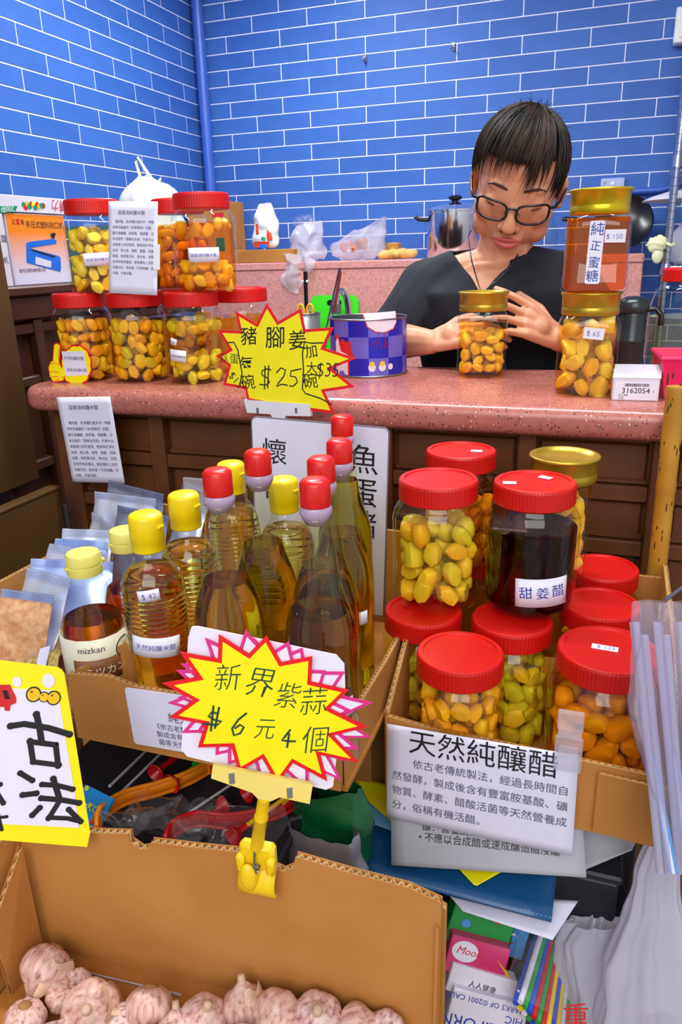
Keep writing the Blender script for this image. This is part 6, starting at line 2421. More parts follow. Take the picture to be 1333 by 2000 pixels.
# printed snack bag standing on it
p = Vector((at_y(520, 460, -0.30).x, -0.30, LT_ + 0.0515))
sb_ = thing('printed_bag', 'white bag with red print standing on the flat carton', 'bag', p)
hsb = at_y(545, 398, -0.3).z - p.z
bag_body('bag_body', sb_, (0, 0, 0), 0.058, 0.03, hsb, M['bag_white'], 5.0, 0.012, 20, 0.5)
rp = random.Random(2)
M['orange_red_print'] = mat('orange_red_print', (226, 70, 34), 0.4)
for k, (dx, dz, w_, hh_, mt) in enumerate(((-0.01, 0.02, 0.07, 0.02, 'orange_red_print'), (0.028, 0.06, 0.02, 0.05, 'orange_red_print'), (-0.022, 0.07, 0.012, 0.05, 'orange_red_print'), (-0.01, 0.042, 0.045, 0.01, 'green_print'), (0.0, 0.012, 0.03, 0.014, 'blue_print'))):
    R_ = 0.062
    MB().grid(crumple(lambda u_, v_: ((dx + (u_ - 0.5) * w_), -0.031 - 0.002 + (dx + (u_ - 0.5) * w_) ** 2 * 5, dz + (v_ - 0.5) * hh_), 8, 6, 0.005, 40, k), 8, 6).build('print_patch', M[mt], sb_, 180)
# tangled clear bag hanging over the ledge edge
p = Vector((at_y(600, 460, -0.26).x, -0.26, LT_))
tb2 = thing('tangled_bag', 'tangled clear plastic bag hanging over the ledge edge', 'bag', p)
bag_body('bag_body', tb2, (0, 0, 0), 0.075, 0.055, 0.15, M['film_milky'], 8.0, 0.022, 22, 0.6)
bag_body('bag_top', tb2, (-0.01, 0, 0.075), 0.05, 0.045, 0.10, M['film'], 12.0, 0.016, 26, 0.7)


def drape(u_, v_):
    return (-0.07 + 0.12 * u_ + 0.02 * math.sin(v_ * 4), -0.10 - 0.012 * math.sin(u_ * 9), 0.03 - 0.15 * v_ * (0.6 + 0.4 * math.sin(u_ * 3.1)))


MB().grid(crumple(drape, 18, 18, 0.016, 30, 4.2), 18, 18).build('bag_drape', M['film_milky'], tb2, 180)
# bag of shallots
p = Vector((at_y(700, 470, -0.25).x, -0.25, LT_))
sl = thing('shallot_bag', 'open clear plastic bag with shallots on the pink ledge', 'bag', p)


def slack(u_, v_):
    a = 2 * PI * u_
    k = 0.3 + 0.7 * min(1, v_ * 2.2)
    z = 0.13 * max(0, v_ - 0.2) * (1 + 0.5 * math.cos(a))
    return (0.115 * k * math.cos(a), 0.06 * k * math.sin(a), z + 0.002)


MB().grid(crumple(slack, 36, 16, 0.014, 24, 6.6), 36, 16).build('bag_body', M['film_milky'], sl, 180)
M['shallot'] = mat('copper_red_shallot_skin', (206, 84, 40), 0.35, var=0.2, scale=40, col2=(236, 132, 60))
shl = MB().sphere((0, 0, 0), (0.014, 0.014, 0.018), 14, 10, None, lambda d: 1 + 0.5 * max(0, d.z) ** 8)
shm = shl.mesh('shallot')
shm.materials.append(M['shallot'])
shm.polygons.foreach_set('use_smooth', [True] * len(shm.polygons))
for k, (px, py) in enumerate(((672, 484), (684, 478), (697, 482), (700, 474), (709, 472), (712, 480), (690, 487))):
    q = at_y(px, py, -0.285 + 0.012 * (k % 3))
    o = put('shallot', shm, None)
    o.location = (q.x, q.y, max(q.z, LT_ + 0.014))
    o.rotation_euler = (rp.uniform(0, 3), rp.uniform(0, 3), rp.uniform(0, 3))
    tag(o, 'copper red shallot lying in the clear bag on the ledge', 'shallot', 'shallots in the ledge bag')
# grain cup and ginger
M['grain'] = mat('golden_grain', (206, 150, 52), 0.6, var=0.3, scale=140, bump=0.5, bscale=200)
p = Vector((at_y(768, 475, -0.2).x, -0.2, LT_))
gc_ = thing('grain_cup', 'small glass cup of golden grain on the ledge', 'cup', p)
MB().lathe([(0.026, 0), (0.03, 0.002), (0.036, 0.062)], 32, cap1=False).build('glass', M['glass'], gc_, 40)
MB().lathe([(0.0245, 0.002), (0.0285, 0.004), (0.034, 0.058), (0.02, 0.062), (0.004, 0.063)], 32).build('grain', M['grain'], gc_, 40)
M['ginger'] = mat('tan_ginger_skin', (222, 172, 92), 0.6, var=0.12, scale=40, bump=0.4, bscale=90)
p = Vector((at_y(777, 495, -0.31).x, -0.31, LT_))
mb = MB()
for c, r in (((-0.05, 0, 0.018), (0.026, 0.018, 0.018)), ((-0.015, 0.002, 0.02), (0.034, 0.02, 0.019)), ((0.02, 0, 0.021), (0.03, 0.019, 0.02)), ((0.05, 0, 0.019), (0.026, 0.016, 0.017)), ((0.0, -0.018, 0.018), (0.018, 0.018, 0.014)), ((-0.062, -0.008, 0.014), (0.016, 0.014, 0.013)), ((0.066, 0.003, 0.022), (0.014, 0.012, 0.012))):
    mb.sphere(c, r, 16, 12)
gm_ = remeshed(mb, 'ginger_root', 0.003, 3)
o = put('ginger_root', gm_, M['ginger'])
o.location = p
tag(o, 'knobbly tan ginger root lying on the pink ledge', 'ginger')
# stock pot
p = Vector((at_y(888, 470, -0.19).x, -0.19, LT_))
pot = thing('stock_pot', 'polished steel stock pot with black knob on the ledge', 'pot', p, face_cam(p))
hp = at_y(888, 412, -0.19).z - LT_
RP = 0.105
MB().lathe([(RP * 0.97, 0), (RP, 0.004), (RP, hp - 0.006), (RP + 0.004, hp - 0.004), (RP + 0.004, hp)], 56).build('pot_body', M['chrome'], pot, 40)
MB().lathe([(RP + 0.006, hp), (RP + 0.006, hp + 0.003), (RP * 0.9, hp + 0.012), (RP * 0.5, hp + 0.025), (0.02, hp + 0.03)], 56).build('pot_lid', M['chrome'], pot, 40)
MB().lathe([(0.012, hp + 0.03), (0.012, hp + 0.036), (0.026, hp + 0.042), (0.027, hp + 0.05), (0.02, hp + 0.055), (0.005, hp + 0.056)], 28).build('knob', M['frame_black'], pot, 50)
for s in (-1, 1):
    hd_ = MB().tube([(s * RP, -0.02, hp - 0.03), (s * (RP + 0.035), -0.02, hp - 0.026), (s * (RP + 0.045), -0.02, hp - 0.018), (s * (RP + 0.045), 0.02, hp - 0.018), (s * (RP + 0.035), 0.02, hp - 0.026), (s * RP, 0.02, hp - 0.03)], 0.007, 10).build('handle', M['frame_black'], pot, 60)
# tall clear jar behind the woman
p = Vector((at_y(1066, 470, -0.15).x, -0.15, LT_))
tj = thing('tall_glass_jar', 'tall clear glass jar on the ledge behind the woman', 'jar', p)
MB().lathe([(0.045, 0), (0.048, 0.004), (0.048, 0.1), (0.04, 0.125), (0.03, 0.135), (0.03, 0.15)], 40, cap1=False).build('glass', M['glass_thick'], tj, 40)
MB().lathe([(0.032, 0.148), (0.033, 0.15), (0.033, 0.158), (0.03, 0.16)], 32).build('stopper', M['glass_thick'], tj, 40)
# black wok with handle
p = Vector((at_y(1215, 470, -0.16).x, -0.16, LT_))
wk = thing('black_wok', 'black iron wok resting on the ledge behind the honey', 'wok', p)
bw_ = Matrix.Translation((0, 0.03, 0.11)) @ Matrix.Rotation(math.radians(68), 4, 'X')
MB().lathe([(0.01, -0.03), (0.05, -0.026), (0.08, -0.014), (0.1, 0.0), (0.104, 0.001), (0.099, 0.004), (0.078, -0.01), (0.048, -0.021), (0.01, -0.025)], 44, bw_).build('bowl', M['frame_black'], wk, 50)
MB().tube([(-0.095, 0.02, 0.118), (-0.13, 0.0, 0.122), (-0.2, -0.02, 0.125), (-0.215, -0.022, 0.125)], [0.007, 0.006, 0.009, 0.006], 12).build('handle', M['frame_black'], wk, 60)

# ================================================================== at the worktop
WT = 0.9405
M['green_board'] = mat('bright_green_plastic', (58, 216, 22), 0.4, var=0.04)
q0, q1 = at_y(607, 600, -0.40), at_y(700, 600, -0.40)
ht = at_y(650, 577, -0.40).z - WT
cbd = thing('cutting_board', 'bright green cutting board leaning against the pink ledge', 'board', matrix=Matrix.Translation(((q0.x + q1.x) / 2, -0.44, WT)) @ Matrix.Rotation(PI / 2 - 0.15, 4, 'X'))
w_ = (q1.x - q0.x) / 2
MB().prism(rrect(-w_, w_, 0.001, ht * 1.01, 0.03, 6), -0.006, 0.006).build('board', M['green_board'], cbd)
MB().prism(rrect(-0.03, 0.03, ht * 1.01 - 0.04, ht * 1.01 - 0.018, 0.01, 5), 0.0061, 0.0066).build('grip_slot', M['frame_black'], cbd)
# tap
p = Vector((at_y(676, 620, -0.5).x, -0.47, WT))
tap = thing('water_tap', 'steel gooseneck tap in front of the green board', 'tap', p)
ztp = at_y(664, 562, -0.47).z - WT
MB().lathe([(0.03, 0), (0.03, 0.01), (0.018, 0.02), (0.016, 0.05)], 24).build('tap_base', M['chrome'], tap, 40)
xo = (at_y(659, 590, -0.5).x - p.x)
MB().tube([(0, 0, 0.04), (0, 0, ztp - 0.075), (xo * 0.1, -0.008, ztp - 0.035), (xo * 0.4, -0.02, ztp - 0.01), (xo * 0.7, -0.03, ztp - 0.008), (xo * 0.95, -0.042, ztp - 0.03), (xo, -0.045, ztp - 0.06)], [0.0125, 0.0125, 0.0125, 0.0125, 0.0125, 0.0135, 0.0135], 16).build('spout', M['chrome'], tap, 60)
MB().lathe([(0.016, ztp - 0.092), (0.02, ztp - 0.088), (0.02, ztp - 0.06), (0.014, ztp - 0.055)], 20, Matrix.Translation((xo, -0.045, 0))).build('nozzle', M['steel'], tap, 40)
# utensil holder, scissors, tongs, spatula
p = Vector((at_y(600, 640, -0.62).x, -0.62, WT))
zh = at_y(600, 612, -0.62).z - WT
uh = thing('utensil_holder', 'grey mesh utensil holder on the worktop', 'holder', p)
M['mesh_grey'] = mat('grey_wire_mesh', (120, 124, 122), 0.4, metal=0.5, var=0.3, scale=200)
MB().lathe([(0.042, 0), (0.044, 0.003), (0.05, zh)], 36, cap1=False).build('holder_wall', M['mesh_grey'], uh, 40, thick=0.002)
for z in (0.04, 0.09, 0.14, 0.19, zh):
    r_h = 0.045 + 0.006 * z / zh
    MB().tube([(r_h * math.cos(a), r_h * math.sin(a), z) for a in [2 * PI * k / 32 for k in range(32)]], 0.0022, 6, closed=True).build('holder_ring', M['steel'], uh, 180)
M['yellow_handle'] = mat('orange_yellow_plastic', (240, 176, 26), 0.4)
sc_ = thing('scissors', 'scissors with yellow handles standing in the utensil holder', 'scissors', (p.x, p.y - 0.01, WT + 0.01))
for s in (-1, 1):
    c = Vector((0.006 + s * 0.017, -0.012, zh + 0.002))
    MB().tube([c + Vector((0.012 * math.cos(a), 0.003 * s, 0.021 * math.sin(a))) for a in [2 * PI * k / 20 for k in range(20)]], 0.0048, 8, closed=True).build('handle', M['yellow_handle'], sc_, 180)
    MB().tube([c + Vector((0, 0, -0.02)), (0.004, -0.01, zh - 0.045), (0.002 - s * 0.012, 0.0, 0.02)], [0.005, 0.005, 0.001], 8, flat=0.4).build('blade', M['chrome'], sc_, 60)
M['red_handle'] = mat('dark_red_handle', (150, 34, 28), 0.4)
tg = thing('kitchen_tongs', 'steel tongs with red handle leaning in the utensil holder', 'tongs', (p.x + 0.015, p.y, WT + 0.01))
tt1 = at_y(664, 523, -0.60) - Vector((p.x + 0.015, p.y, WT + 0.01))
tt0 = Vector((-0.005, 0.0, 0.0))
d_ = (tt1 - tt0)
MB().tube([tt0, tt0 + d_ * 0.6, tt1], [0.004, 0.008, 0.0085], 8, flat=0.35).build('arm', M['steel'], tg, 60)
MB().tube([tt0 + Vector((0.012, -0.004, 0)), tt0 + d_ * 0.6 + Vector((0.016, -0.004, 0)), tt1 + Vector((0.006, -0.003, 0))], [0.004, 0.007, 0.0085], 8, flat=0.35).build('arm', M['steel'], tg, 60)
MB().tube([tt0 + d_ * 0.66 + Vector((0.02, -0.009, 0)), tt0 + d_ * 0.97 + Vector((0.01, -0.009, 0))], 0.0075, 10, flat=0.5).build('grip', M['red_handle'], tg, 60)
sp_ = thing('spatula', 'black handled spatula standing in the utensil holder', 'spatula', (p.x - 0.008, p.y + 0.012, WT + 0.01))
s0_, s1_ = at_y(599, 606, -0.6) - Vector((p.x - 0.008, p.y + 0.012, WT + 0.01)), at_y(597, 530, -0.6) - Vector((p.x - 0.008, p.y + 0.012, WT + 0.01))
MB().tube([(0.002, 0, 0.0), s0_], 0.004, 8).build('shaft', M['steel'], sp_, 60)
MB().tube([s0_, s0_.lerp(s1_, 0.1), s1_], [0.006, 0.011, 0.012], 12, flat=0.6).build('grip', M['frame_black'], sp_, 60)
MB().bbox(-0.011, 0.011, -0.009, 0.007, -0.004, 0.004, 0.001, Matrix.Translation(s0_.lerp(s1_, 0.75))).build('grip_band', M['lamp_white'], sp_)

# ================================================================== chrome wire rack at the right
rk = thing('wire_rack', 'chrome wire shelving rack beside the tiled back wall', 'rack', (0, 0, 0))
rx0 = at_y(1311, 430, -0.42).x
M['rack_chrome'] = mat('chrome_tube', (176, 182, 198), 0.22, metal=0.95, var=0.05)
posts = [(rx0, -0.42), (rx0 + 0.012, -0.1), (rx0 + 0.75, -0.42), (rx0 + 0.75, -0.1)]
for x, y in posts:
    MB().tube([(x, y, 0.0), (x, y, 2.15)], 0.0125, 16).build('post', M['rack_chrome'], rk, 60)
    gr_ = MB()
    for k in range(44):
        zz = 1.1 + k * 0.025
        gr_.tube([(x, y, zz), (x, y, zz + 0.0012)], 0.0128, 16)
    gr_.build('post_grooves', M['dark_steel'], rk, 60)['kind'] = 'stuff'
shz = [at_y(1312, 522, -0.42).z, at_y(1320, 312, -0.42).z, 0.95, 0.4]
for zz in shz:
    for x, y in posts:
        MB().tube([(x, y, zz - 0.022), (x, y, zz + 0.012)], [0.018, 0.0145], 16).build('collar', M['rack_chrome'], rk, 60)
    for y in (-0.42, -0.1):
        MB().tube([(rx0 + 0.013, y, zz), (rx0 + 0.737, y, zz)], 0.004, 8).build('rail', M['rack_chrome'], rk)
        MB().tube([(rx0 + 0.013, y, zz - 0.024), (rx0 + 0.737, y, zz - 0.024)], 0.003, 8).build('rail', M['rack_chrome'], rk)
    for k in range(26):
        x = rx0 + 0.03 + k * 0.0276
        MB().tube([(x, -0.42, zz + 0.005), (x, -0.1, zz + 0.005)], 0.0018, 6).build('wire', M['rack_chrome'], rk)
zz = shz[0] + 0.008
p = Vector((rx0 + 0.075, -0.28, zz))
rb2 = thing('rack_bag', 'pale translucent bag lying on the wire rack shelf', 'bag', p)
bag_body('bag_body', rb2, (0.02, 0, 0), 0.085, 0.08, 0.13, M['film_milky'], 21.0, 0.012, 18, 0.6)
p2 = at_y(1286, 478, -0.40)
kn2 = thing('white_rag', 'small cream rag tied to the chrome rack post', 'rag', (rx0, -0.42, p2.z))
MB().sphere((-0.035, -0.015, 0), (0.03, 0.02, 0.026), 18, 14, None, lambda d: 1 + 0.25 * math.sin(5 * d.x + 7 * d.z) * math.cos(6 * d.y)).tube([(0.016 * math.cos(a), 0.016 * math.sin(a), 0.004 * math.sin(2 * a)) for a in [2 * PI * k / 16 for k in range(16)]], 0.006, 8, closed=True).sphere((-0.03, -0.02, -0.03), (0.018, 0.01, 0.03), 12, 10).build('cloth', M['bag_tie'], kn2, 180)
p = Vector((rx0 + 0.05, -0.26, shz[0] + 0.16))
tray2 = thing('white_tray', 'white plastic basin lid resting over the rack bag', 'tray', (rx0 + 0.06, -0.27, at_y(1310, 392, -0.3).z))
MB().lathe([(0.02, 0.03), (0.07, 0.026), (0.12, 0.012), (0.15, 0.0), (0.152, 0.002), (0.12, 0.016), (0.07, 0.03), (0.02, 0.034)], 44).build('lid', M['box_white'], tray2, 50)
MB().lathe([(0.012, 0.03), (0.016, 0.045), (0.01, 0.05)], 20).build('knob', M['box_white'], tray2, 50)
# ================================================================== foil packets in the bottle carton
M['foil'] = mat('silver_foil', (226, 232, 252), 0.3, metal=0.55, var=0.05, scale=8, bump=0.25, bscale=28)
M['foil_blue'] = mat('bluish_foil', (186, 204, 246), 0.3, metal=0.5, var=0.06, scale=8, bump=0.3, bscale=25)
M['foil_dark'] = mat('shaded_foil', (170, 176, 208), 0.3, metal=0.6, var=0.08, scale=8, bump=0.3, bscale=25)  # darker copy of the foil, with shade put into its colour
M['herb'] = mat('dried_herb_mix', (150, 118, 48), 0.8, scale=160, col2=(206, 180, 110), bump=0.6, bscale=180)
M['root'] = mat('dried_root_slices', (190, 130, 84), 0.8, scale=90, col2=(220, 176, 130), bump=0.5, bscale=120)
rj = random.Random(21)


def pouch(label, top_l, top_r, length, tilt, material, front=None, ztop=None, group=None, zfloor=None, notch=True):
    """flat sealed packet: its top edge runs between two points, it leans back from the viewer"""
    r = (top_r - top_l)
    w = r.length
    r.normalize()
    back = CAM - (top_l + top_r) / 2
    back = back - r * back.dot(r)
    back.z = 0
    back.normalize()
    up = (Vector((0, 0, 1)) * math.cos(tilt) - back * math.sin(tilt))
    m = frame(top_l, r, up)
    t = thing('foil_packet', label, 'packet', matrix=m, group=group)
    h = length
    sd = rj.uniform(0, 9)
    from mathutils import noise as nz_

    def surf(side):
        def fn(u_, v_):
            x, y = u_ * w, -h * v_
            eu = min(u_, 1 - u_)
            ev = min(v_ - 0.12, 1 - v_)
            k = max(0, min(1, eu * 7)) * max(0, min(1, ev * 6))
            bul = (k ** 0.6) * 0.006
            wv = nz_.noise(Vector((x * 40 + sd, y * 30, sd))) * 0.0035
            return (x, y, side * bul + wv)
        return fn
    b = MB().grid(surf(1), 20, 22)
    b.build('front_sheet', front or material, t, 180)
    MB().grid(surf(-1), 20, 22).build('back_sheet', material, t, 180)
    sl_ = MB()
    for k in range(5):
        y = -h * (0.018 + 0.018 * k)
        pts = [(u_ * w, y, nz_.noise(Vector((u_ * w * 40 + sd, y * 30, sd))) * 0.0035 + 0.0004) for u_ in [q / 12 for q in range(13)]]
        sl_.tube(pts, 0.0005, 4)
    sl_.build('seal_ribs', material, t)
    return t


PK = [((212, 938), (322, 965), 1.10, 'foil_dark', 'darkish foil packet at the back against the counter cabinet', None),
      ((186, 959), (306, 974), 1.095, 'foil', 'upright foil packet with wide seal below the hanging notice', None),
      ((228, 986), (330, 1008), 1.085, 'foil_dark', 'shaded foil packet tucked behind the yellow caps', None),
      ((182, 999), (225, 1030), 1.085, 'foil', 'narrow zip foil packet pulled askew from the pile', None),
      ((122, 1032), (222, 1036), 1.085, 'foil', 'foil packet with bright crumpled seal in mid pile', None),
      ((108, 1051), (212, 1058), 1.08, 'foil_blue', 'pale blue foil packet between two crumpled ones', None),
      ((96, 1061), (212, 1080), 1.075, 'foil', 'foil packet with crimped left seal', None),
      ((62, 1091), (222, 1097), 1.068, 'foil_blue', 'wide pale blue foil packet lying over its neighbours', None),
      ((56, 1108), (142, 1132), 1.06, 'foil', 'smooth foil packet tilted against the carton wall', None),
      ((3, 1149), (108, 1163), 1.052, 'foil_blue', 'foil topped packet of root slices', 'root'),
      ((352, 978), (408, 990), 1.085, 'foil', 'foil packet leaning behind the ribbed bottles', None),
      ((358, 940), (410, 955), 1.09, 'foil_dark', 'foil packet standing next to the menu card', None)]
for k, (a, b, zt, mt, lab_, front) in enumerate(PK):
    A, B = at_z(*a, zt), at_z(*b, zt)
    pouch(lab_, A, B, 0.115 + 0.006 * (k % 3), 0.5 if k > 3 else 0.3, M[mt], M['root'] if front else None)
# clear packets of herbs at the front
for k, (a, b, zt, lab_) in enumerate((((115, 1150), (131, 1166), 1.045, 'clear packet of dried herbs with a paper strip'), ((60, 1268), (108, 1275), 1.01, 'clear packet of dried herbs behind the yellow board'))):
    A = at_z(*a, zt)
    c0, c1 = at_z(*((108, 1150), (86, 1272))[k], zt), at_z(*((135, 1170), (128, 1262))[k], zt)
    t = pouch(lab_, at_z(*((30, 1222), (48, 1278))[k], 1.0), at_z(*((112, 1152), (120, 1256))[k], 1.03), 0.07, 0.7, M['film'], M['herb'])
    o = MB().grid(lambda u_, v_: (0.005 + 0.02 * u_ + 0.04, -0.004 - 0.05 * v_, 0.0085), 4, 6).build('paper_strip', M['paper'], t)
    if k == 0:
        text_mb([('解', -0.045, -0.057, 0.008), ('減輕神經痛', -0.045, -0.048, 0.007)], None, 0.0).build('lettering', M['ink'], t).matrix_local = Matrix.Translation((0, 0, 0.0095)) @ Matrix.Rotation(PI / 2, 4, 'Z')
# clear card clip at the rear
q = at_z(392, 945, 1.115)
cc_ = thing('card_clip', 'clear plastic card clip standing between packets and bottles', 'clip', (q.x, q.y, BZ + 0.0005))
zq = q.z - BZ
MB().bbox(-0.03, 0.03, -0.003, 0.003, zq - 0.012, zq + 0.008, 0.001).build('clip_bar', M['clear_plastic'], cc_)
MB().tube([(0, 0, 0.004), (0, 0, zq - 0.012)], 0.003, 8).build('stem', M['clear_plastic'], cc_)
MB().bbox(-0.02, 0.02, -0.02, 0.02, 0, 0.004, 0.001).build('foot', M['clear_plastic'], cc_)

# ================================================================== toys between the cartons
M['crate_shade'] = mat('dark_crate_painted_shade', (34, 34, 42), 0.5, var=0.15)  # near black colour stands in for the shade under the cartons
TZ0 = 0.838


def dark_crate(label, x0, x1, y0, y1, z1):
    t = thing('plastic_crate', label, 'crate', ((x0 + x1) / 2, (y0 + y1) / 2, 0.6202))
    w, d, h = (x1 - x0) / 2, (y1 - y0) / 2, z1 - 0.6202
    MB().bbox(-w, w, -d, d, 0, h - 0.012, 0.003).build('crate_body', M['crate_shade'], t)
    MB().bbox(-w - 0.004, w + 0.004, -d - 0.003, d + 0.003, h - 0.0118, h, 0.003).build('crate_lid', M['crate_shade'], t)
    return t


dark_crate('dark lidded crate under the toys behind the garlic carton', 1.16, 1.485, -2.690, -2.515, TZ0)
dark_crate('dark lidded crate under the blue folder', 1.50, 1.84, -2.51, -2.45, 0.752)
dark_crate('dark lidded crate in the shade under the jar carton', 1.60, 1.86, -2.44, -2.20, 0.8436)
M['toy_orange'] = mat('orange_toy_plastic', (246, 140, 14), 0.35, var=0.06)
M['toy_red'] = mat('red_toy_plastic', (196, 14, 22), 0.3, var=0.08)
M['toy_green'] = mat('green_toy_plastic', (40, 176, 40), 0.35)
M['toy_dgreen'] = mat('dark_green_plastic', (14, 98, 52), 0.35)
M['toy_yellow'] = mat('yellow_toy_plastic', (236, 178, 24), 0.35)
M['rod'] = mat('pale_grey_rod', (190, 188, 196), 0.35)


def toy_bow(label, pts, z, material, wdt):
    P = [at_z(*q, zz) for q, zz in zip(pts, z)]
    # resample smoothly
    out = []
    for i in range(len(P) - 1):
        p0, p1, p2, p3 = P[max(0, i - 1)], P[i], P[i + 1], P[min(len(P) - 1, i + 2)]
        for k in range(6):
            t = k / 6
            out.append(0.5 * ((2 * p1) + (p2 - p0) * t + (2 * p0 - 5 * p1 + 4 * p2 - p3) * t * t + (3 * p1 - p0 - 3 * p2 + p3) * t ** 3))
    out.append(P[-1])
    o0 = out[0].copy()
    t = thing('toy_bow', label, 'toy', o0)
    rel = [p - o0 for p in out]
    limb, e1, e2, ribs = MB(), MB(), MB(), MB()
    limb.tube(rel, 0.0018, 6)
    vs, fs = [], []
    for i, p in enumerate(rel):
        for dz in (-wdt / 2, wdt / 2):
            vs.append(p + Vector((0, 0, dz)))
    fs = [(2 * i, 2 * i + 2, 2 * i + 3, 2 * i + 1) for i in range(len(rel) - 1)]
    MB().add(vs, fs).build('limb', material, t, 180, thick=0.002)
    for dz in (-wdt / 2, wdt / 2):
        MB().tube([p + Vector((0, 0, dz)) for p in rel], 0.0028, 6).build('flange', material, t, 180)
    for i in range(4, len(rel) - 2, 6):
        p = rel[i]
        tn = (rel[i + 1] - rel[i - 1]).normalized()
        sd = tn.cross(Vector((0, 0, 1)))
        MB().add([p + sd * 0.004 + Vector((0, 0, -wdt / 2)), p - sd * 0.004 + Vector((0, 0, -wdt / 2)), p - sd * 0.004 + Vector((0, 0, wdt / 2)), p + sd * 0.004 + Vector((0, 0, wdt / 2))], [(0, 1, 2, 3)]).build('rib', material, t, None, 0.0014)
    return t


z0 = TZ0 + 0.013
toy_bow('curved orange toy bow lying behind the garlic carton', [(190, 1628), (196, 1592), (240, 1560), (310, 1540), (370, 1518), (420, 1490), (446, 1470)], [z0 + 0.03, z0 + 0.03, z0 + 0.02, z0 + 0.012, z0 + 0.008, z0, z0], M['toy_orange'], 0.017)
toy_bow('curved red toy bow lying below the yellow clip', [(324, 1650), (340, 1618), (385, 1600), (440, 1604), (500, 1596), (560, 1575), (592, 1545)], [z0 + 0.022, z0 + 0.02, z0 + 0.012, z0 + 0.005, z0, z0, z0], M['toy_red'], 0.018)


def suction_arrow(label, tip, tail, z, cup, stick, zt=0.0):
    a, b = at_z(*tip, z), at_z(*tail, z + zt)
    d = (b - a)
    L = d.length
    t = thing('toy_arrow', label, 'toy', matrix=Matrix.Translation(a) @ d.to_track_quat('Z', 'Y').to_matrix().to_4x4())
    MB().lathe([(0.0115, 0.0), (0.012, 0.001), (0.009, 0.005), (0.005, 0.009), (0.0035, 0.012), (0.0035, 0.02)], 24, cap0=False).build('suction_cup', cup, t, 60, thick=0.001)
    MB().lathe([(0.0026, 0.012), (0.0026, L)], 10).build('shaft', stick, t, 60)
    MB().bbox(-0.001, 0.001, -0.007, 0.007, L - 0.02, L, 0.0004).build('fletching', stick, t)
    return t


suction_arrow('toy arrow with red suction cup and red shaft', (303, 1512), (352, 1468), z0 + 0.012, M['toy_red'], M['toy_red'])
suction_arrow('toy arrow with red suction cup and bright green shaft', (334, 1532), (400, 1482), z0 + 0.012, M['toy_red'], M['toy_green'])
suction_arrow('toy arrow with yellow shaft lying across the red bow', (452, 1634), (575, 1545), z0 + 0.016, M['toy_red'], M['toy_yellow'])
suction_arrow('toy arrow with dark green shaft under the price sign', (438, 1572), (392, 1600), z0 + 0.004, M['toy_red'], M['toy_dgreen'])
suction_arrow('toy arrow with dark green shaft beside the yellow stem', (480, 1550), (560, 1500), z0 + 0.0, M['toy_red'], M['toy_dgreen'])
for k, (a, b, lab_) in enumerate((((222, 1562), (324, 1462), 'thin pale rod pointing under the bottle carton'), ((215, 1535), (290, 1462), 'short thin pale rod beside the dark crate edge'), ((348, 1602), (458, 1528), 'thin pale rod lying over the red toy bow'))):
    A, B = at_z(*a, z0 + 0.025), at_z(*b, z0 + 0.012)
    t = thing('thin_rod', lab_, 'rod', A)
    MB().tube([(0, 0, 0), (B - A)], 0.0016, 8).build('rod', M['rod'], t)
    MB().sphere((0, 0, 0), 0.0022, 10, 8).build('rod_tip', M['rod'], t)
# candy packet
M['candy_blue'] = mat('cyan_candy_print', (30, 150, 226), 0.3, var=0.08)
A, B = at_z(150, 1560, z0 + 0.03), at_z(205, 1592, z0 + 0.012)
cp = thing('candy_packet', 'cyan candy packet with coloured dots beside the orange bow', 'packet', matrix=frame(at_z(163, 1578, z0 + 0.03), Vector((1, -0.15, -0.1)), Vector((0.2, 0.75, 0.6))))
MB().prism(rrect(-0.012, 0.03, -0.014, 0.022, 0.002), -0.002, 0.002).build('packet', M['candy_blue'], cp)
for k in range(9):
    x, y = rj.uniform(-0.009, 0.027), rj.uniform(-0.011, 0.019)
    r_ = rj.uniform(0.0015, 0.0032)
    MB().add([(x + r_ * math.cos(a), y + r_ * math.sin(a), 0.0023 + k * 0.00005) for a in [2 * PI * q / 10 for q in range(10)]], [tuple(range(10))]).build('print_dot', M[['ink_red', 'star_yellow', 'toy_green', 'box_white', 'orange_red_print'][k % 5]], cp)
text_mb([('XO', 0.004, 0.0, 0.012)], None, 0.0028).build('lettering', M['star_yellow'], cp)
# crumpled clear wrappers over the toys
for k, (pp, w_, d_, lab_) in enumerate((((215, 1590), 0.075, 0.05, 'crumpled clear wrapper over the candy packet'), ((330, 1590), 0.085, 0.06, 'crumpled clear wrapper between the toy bows'), ((455, 1600), 0.10, 0.06, 'crumpled clear wrapper around the red bow'))):
    c = at_z(*pp, z0 + 0.024)
    t = thing('clear_wrapper', lab_, 'wrapper', (c.x, c.y, TZ0 + 0.001))
    MB().grid(crumple(lambda u_, v_: ((u_ - 0.5) * w_, (v_ - 0.5) * d_, 0.034 + 0.012 * math.sin(3 * u_ + k) * math.cos(2 * v_)), 26, 20, 0.018, 38, 3.3 * k + 1), 26, 20).build('film', M['film'], t, 180)
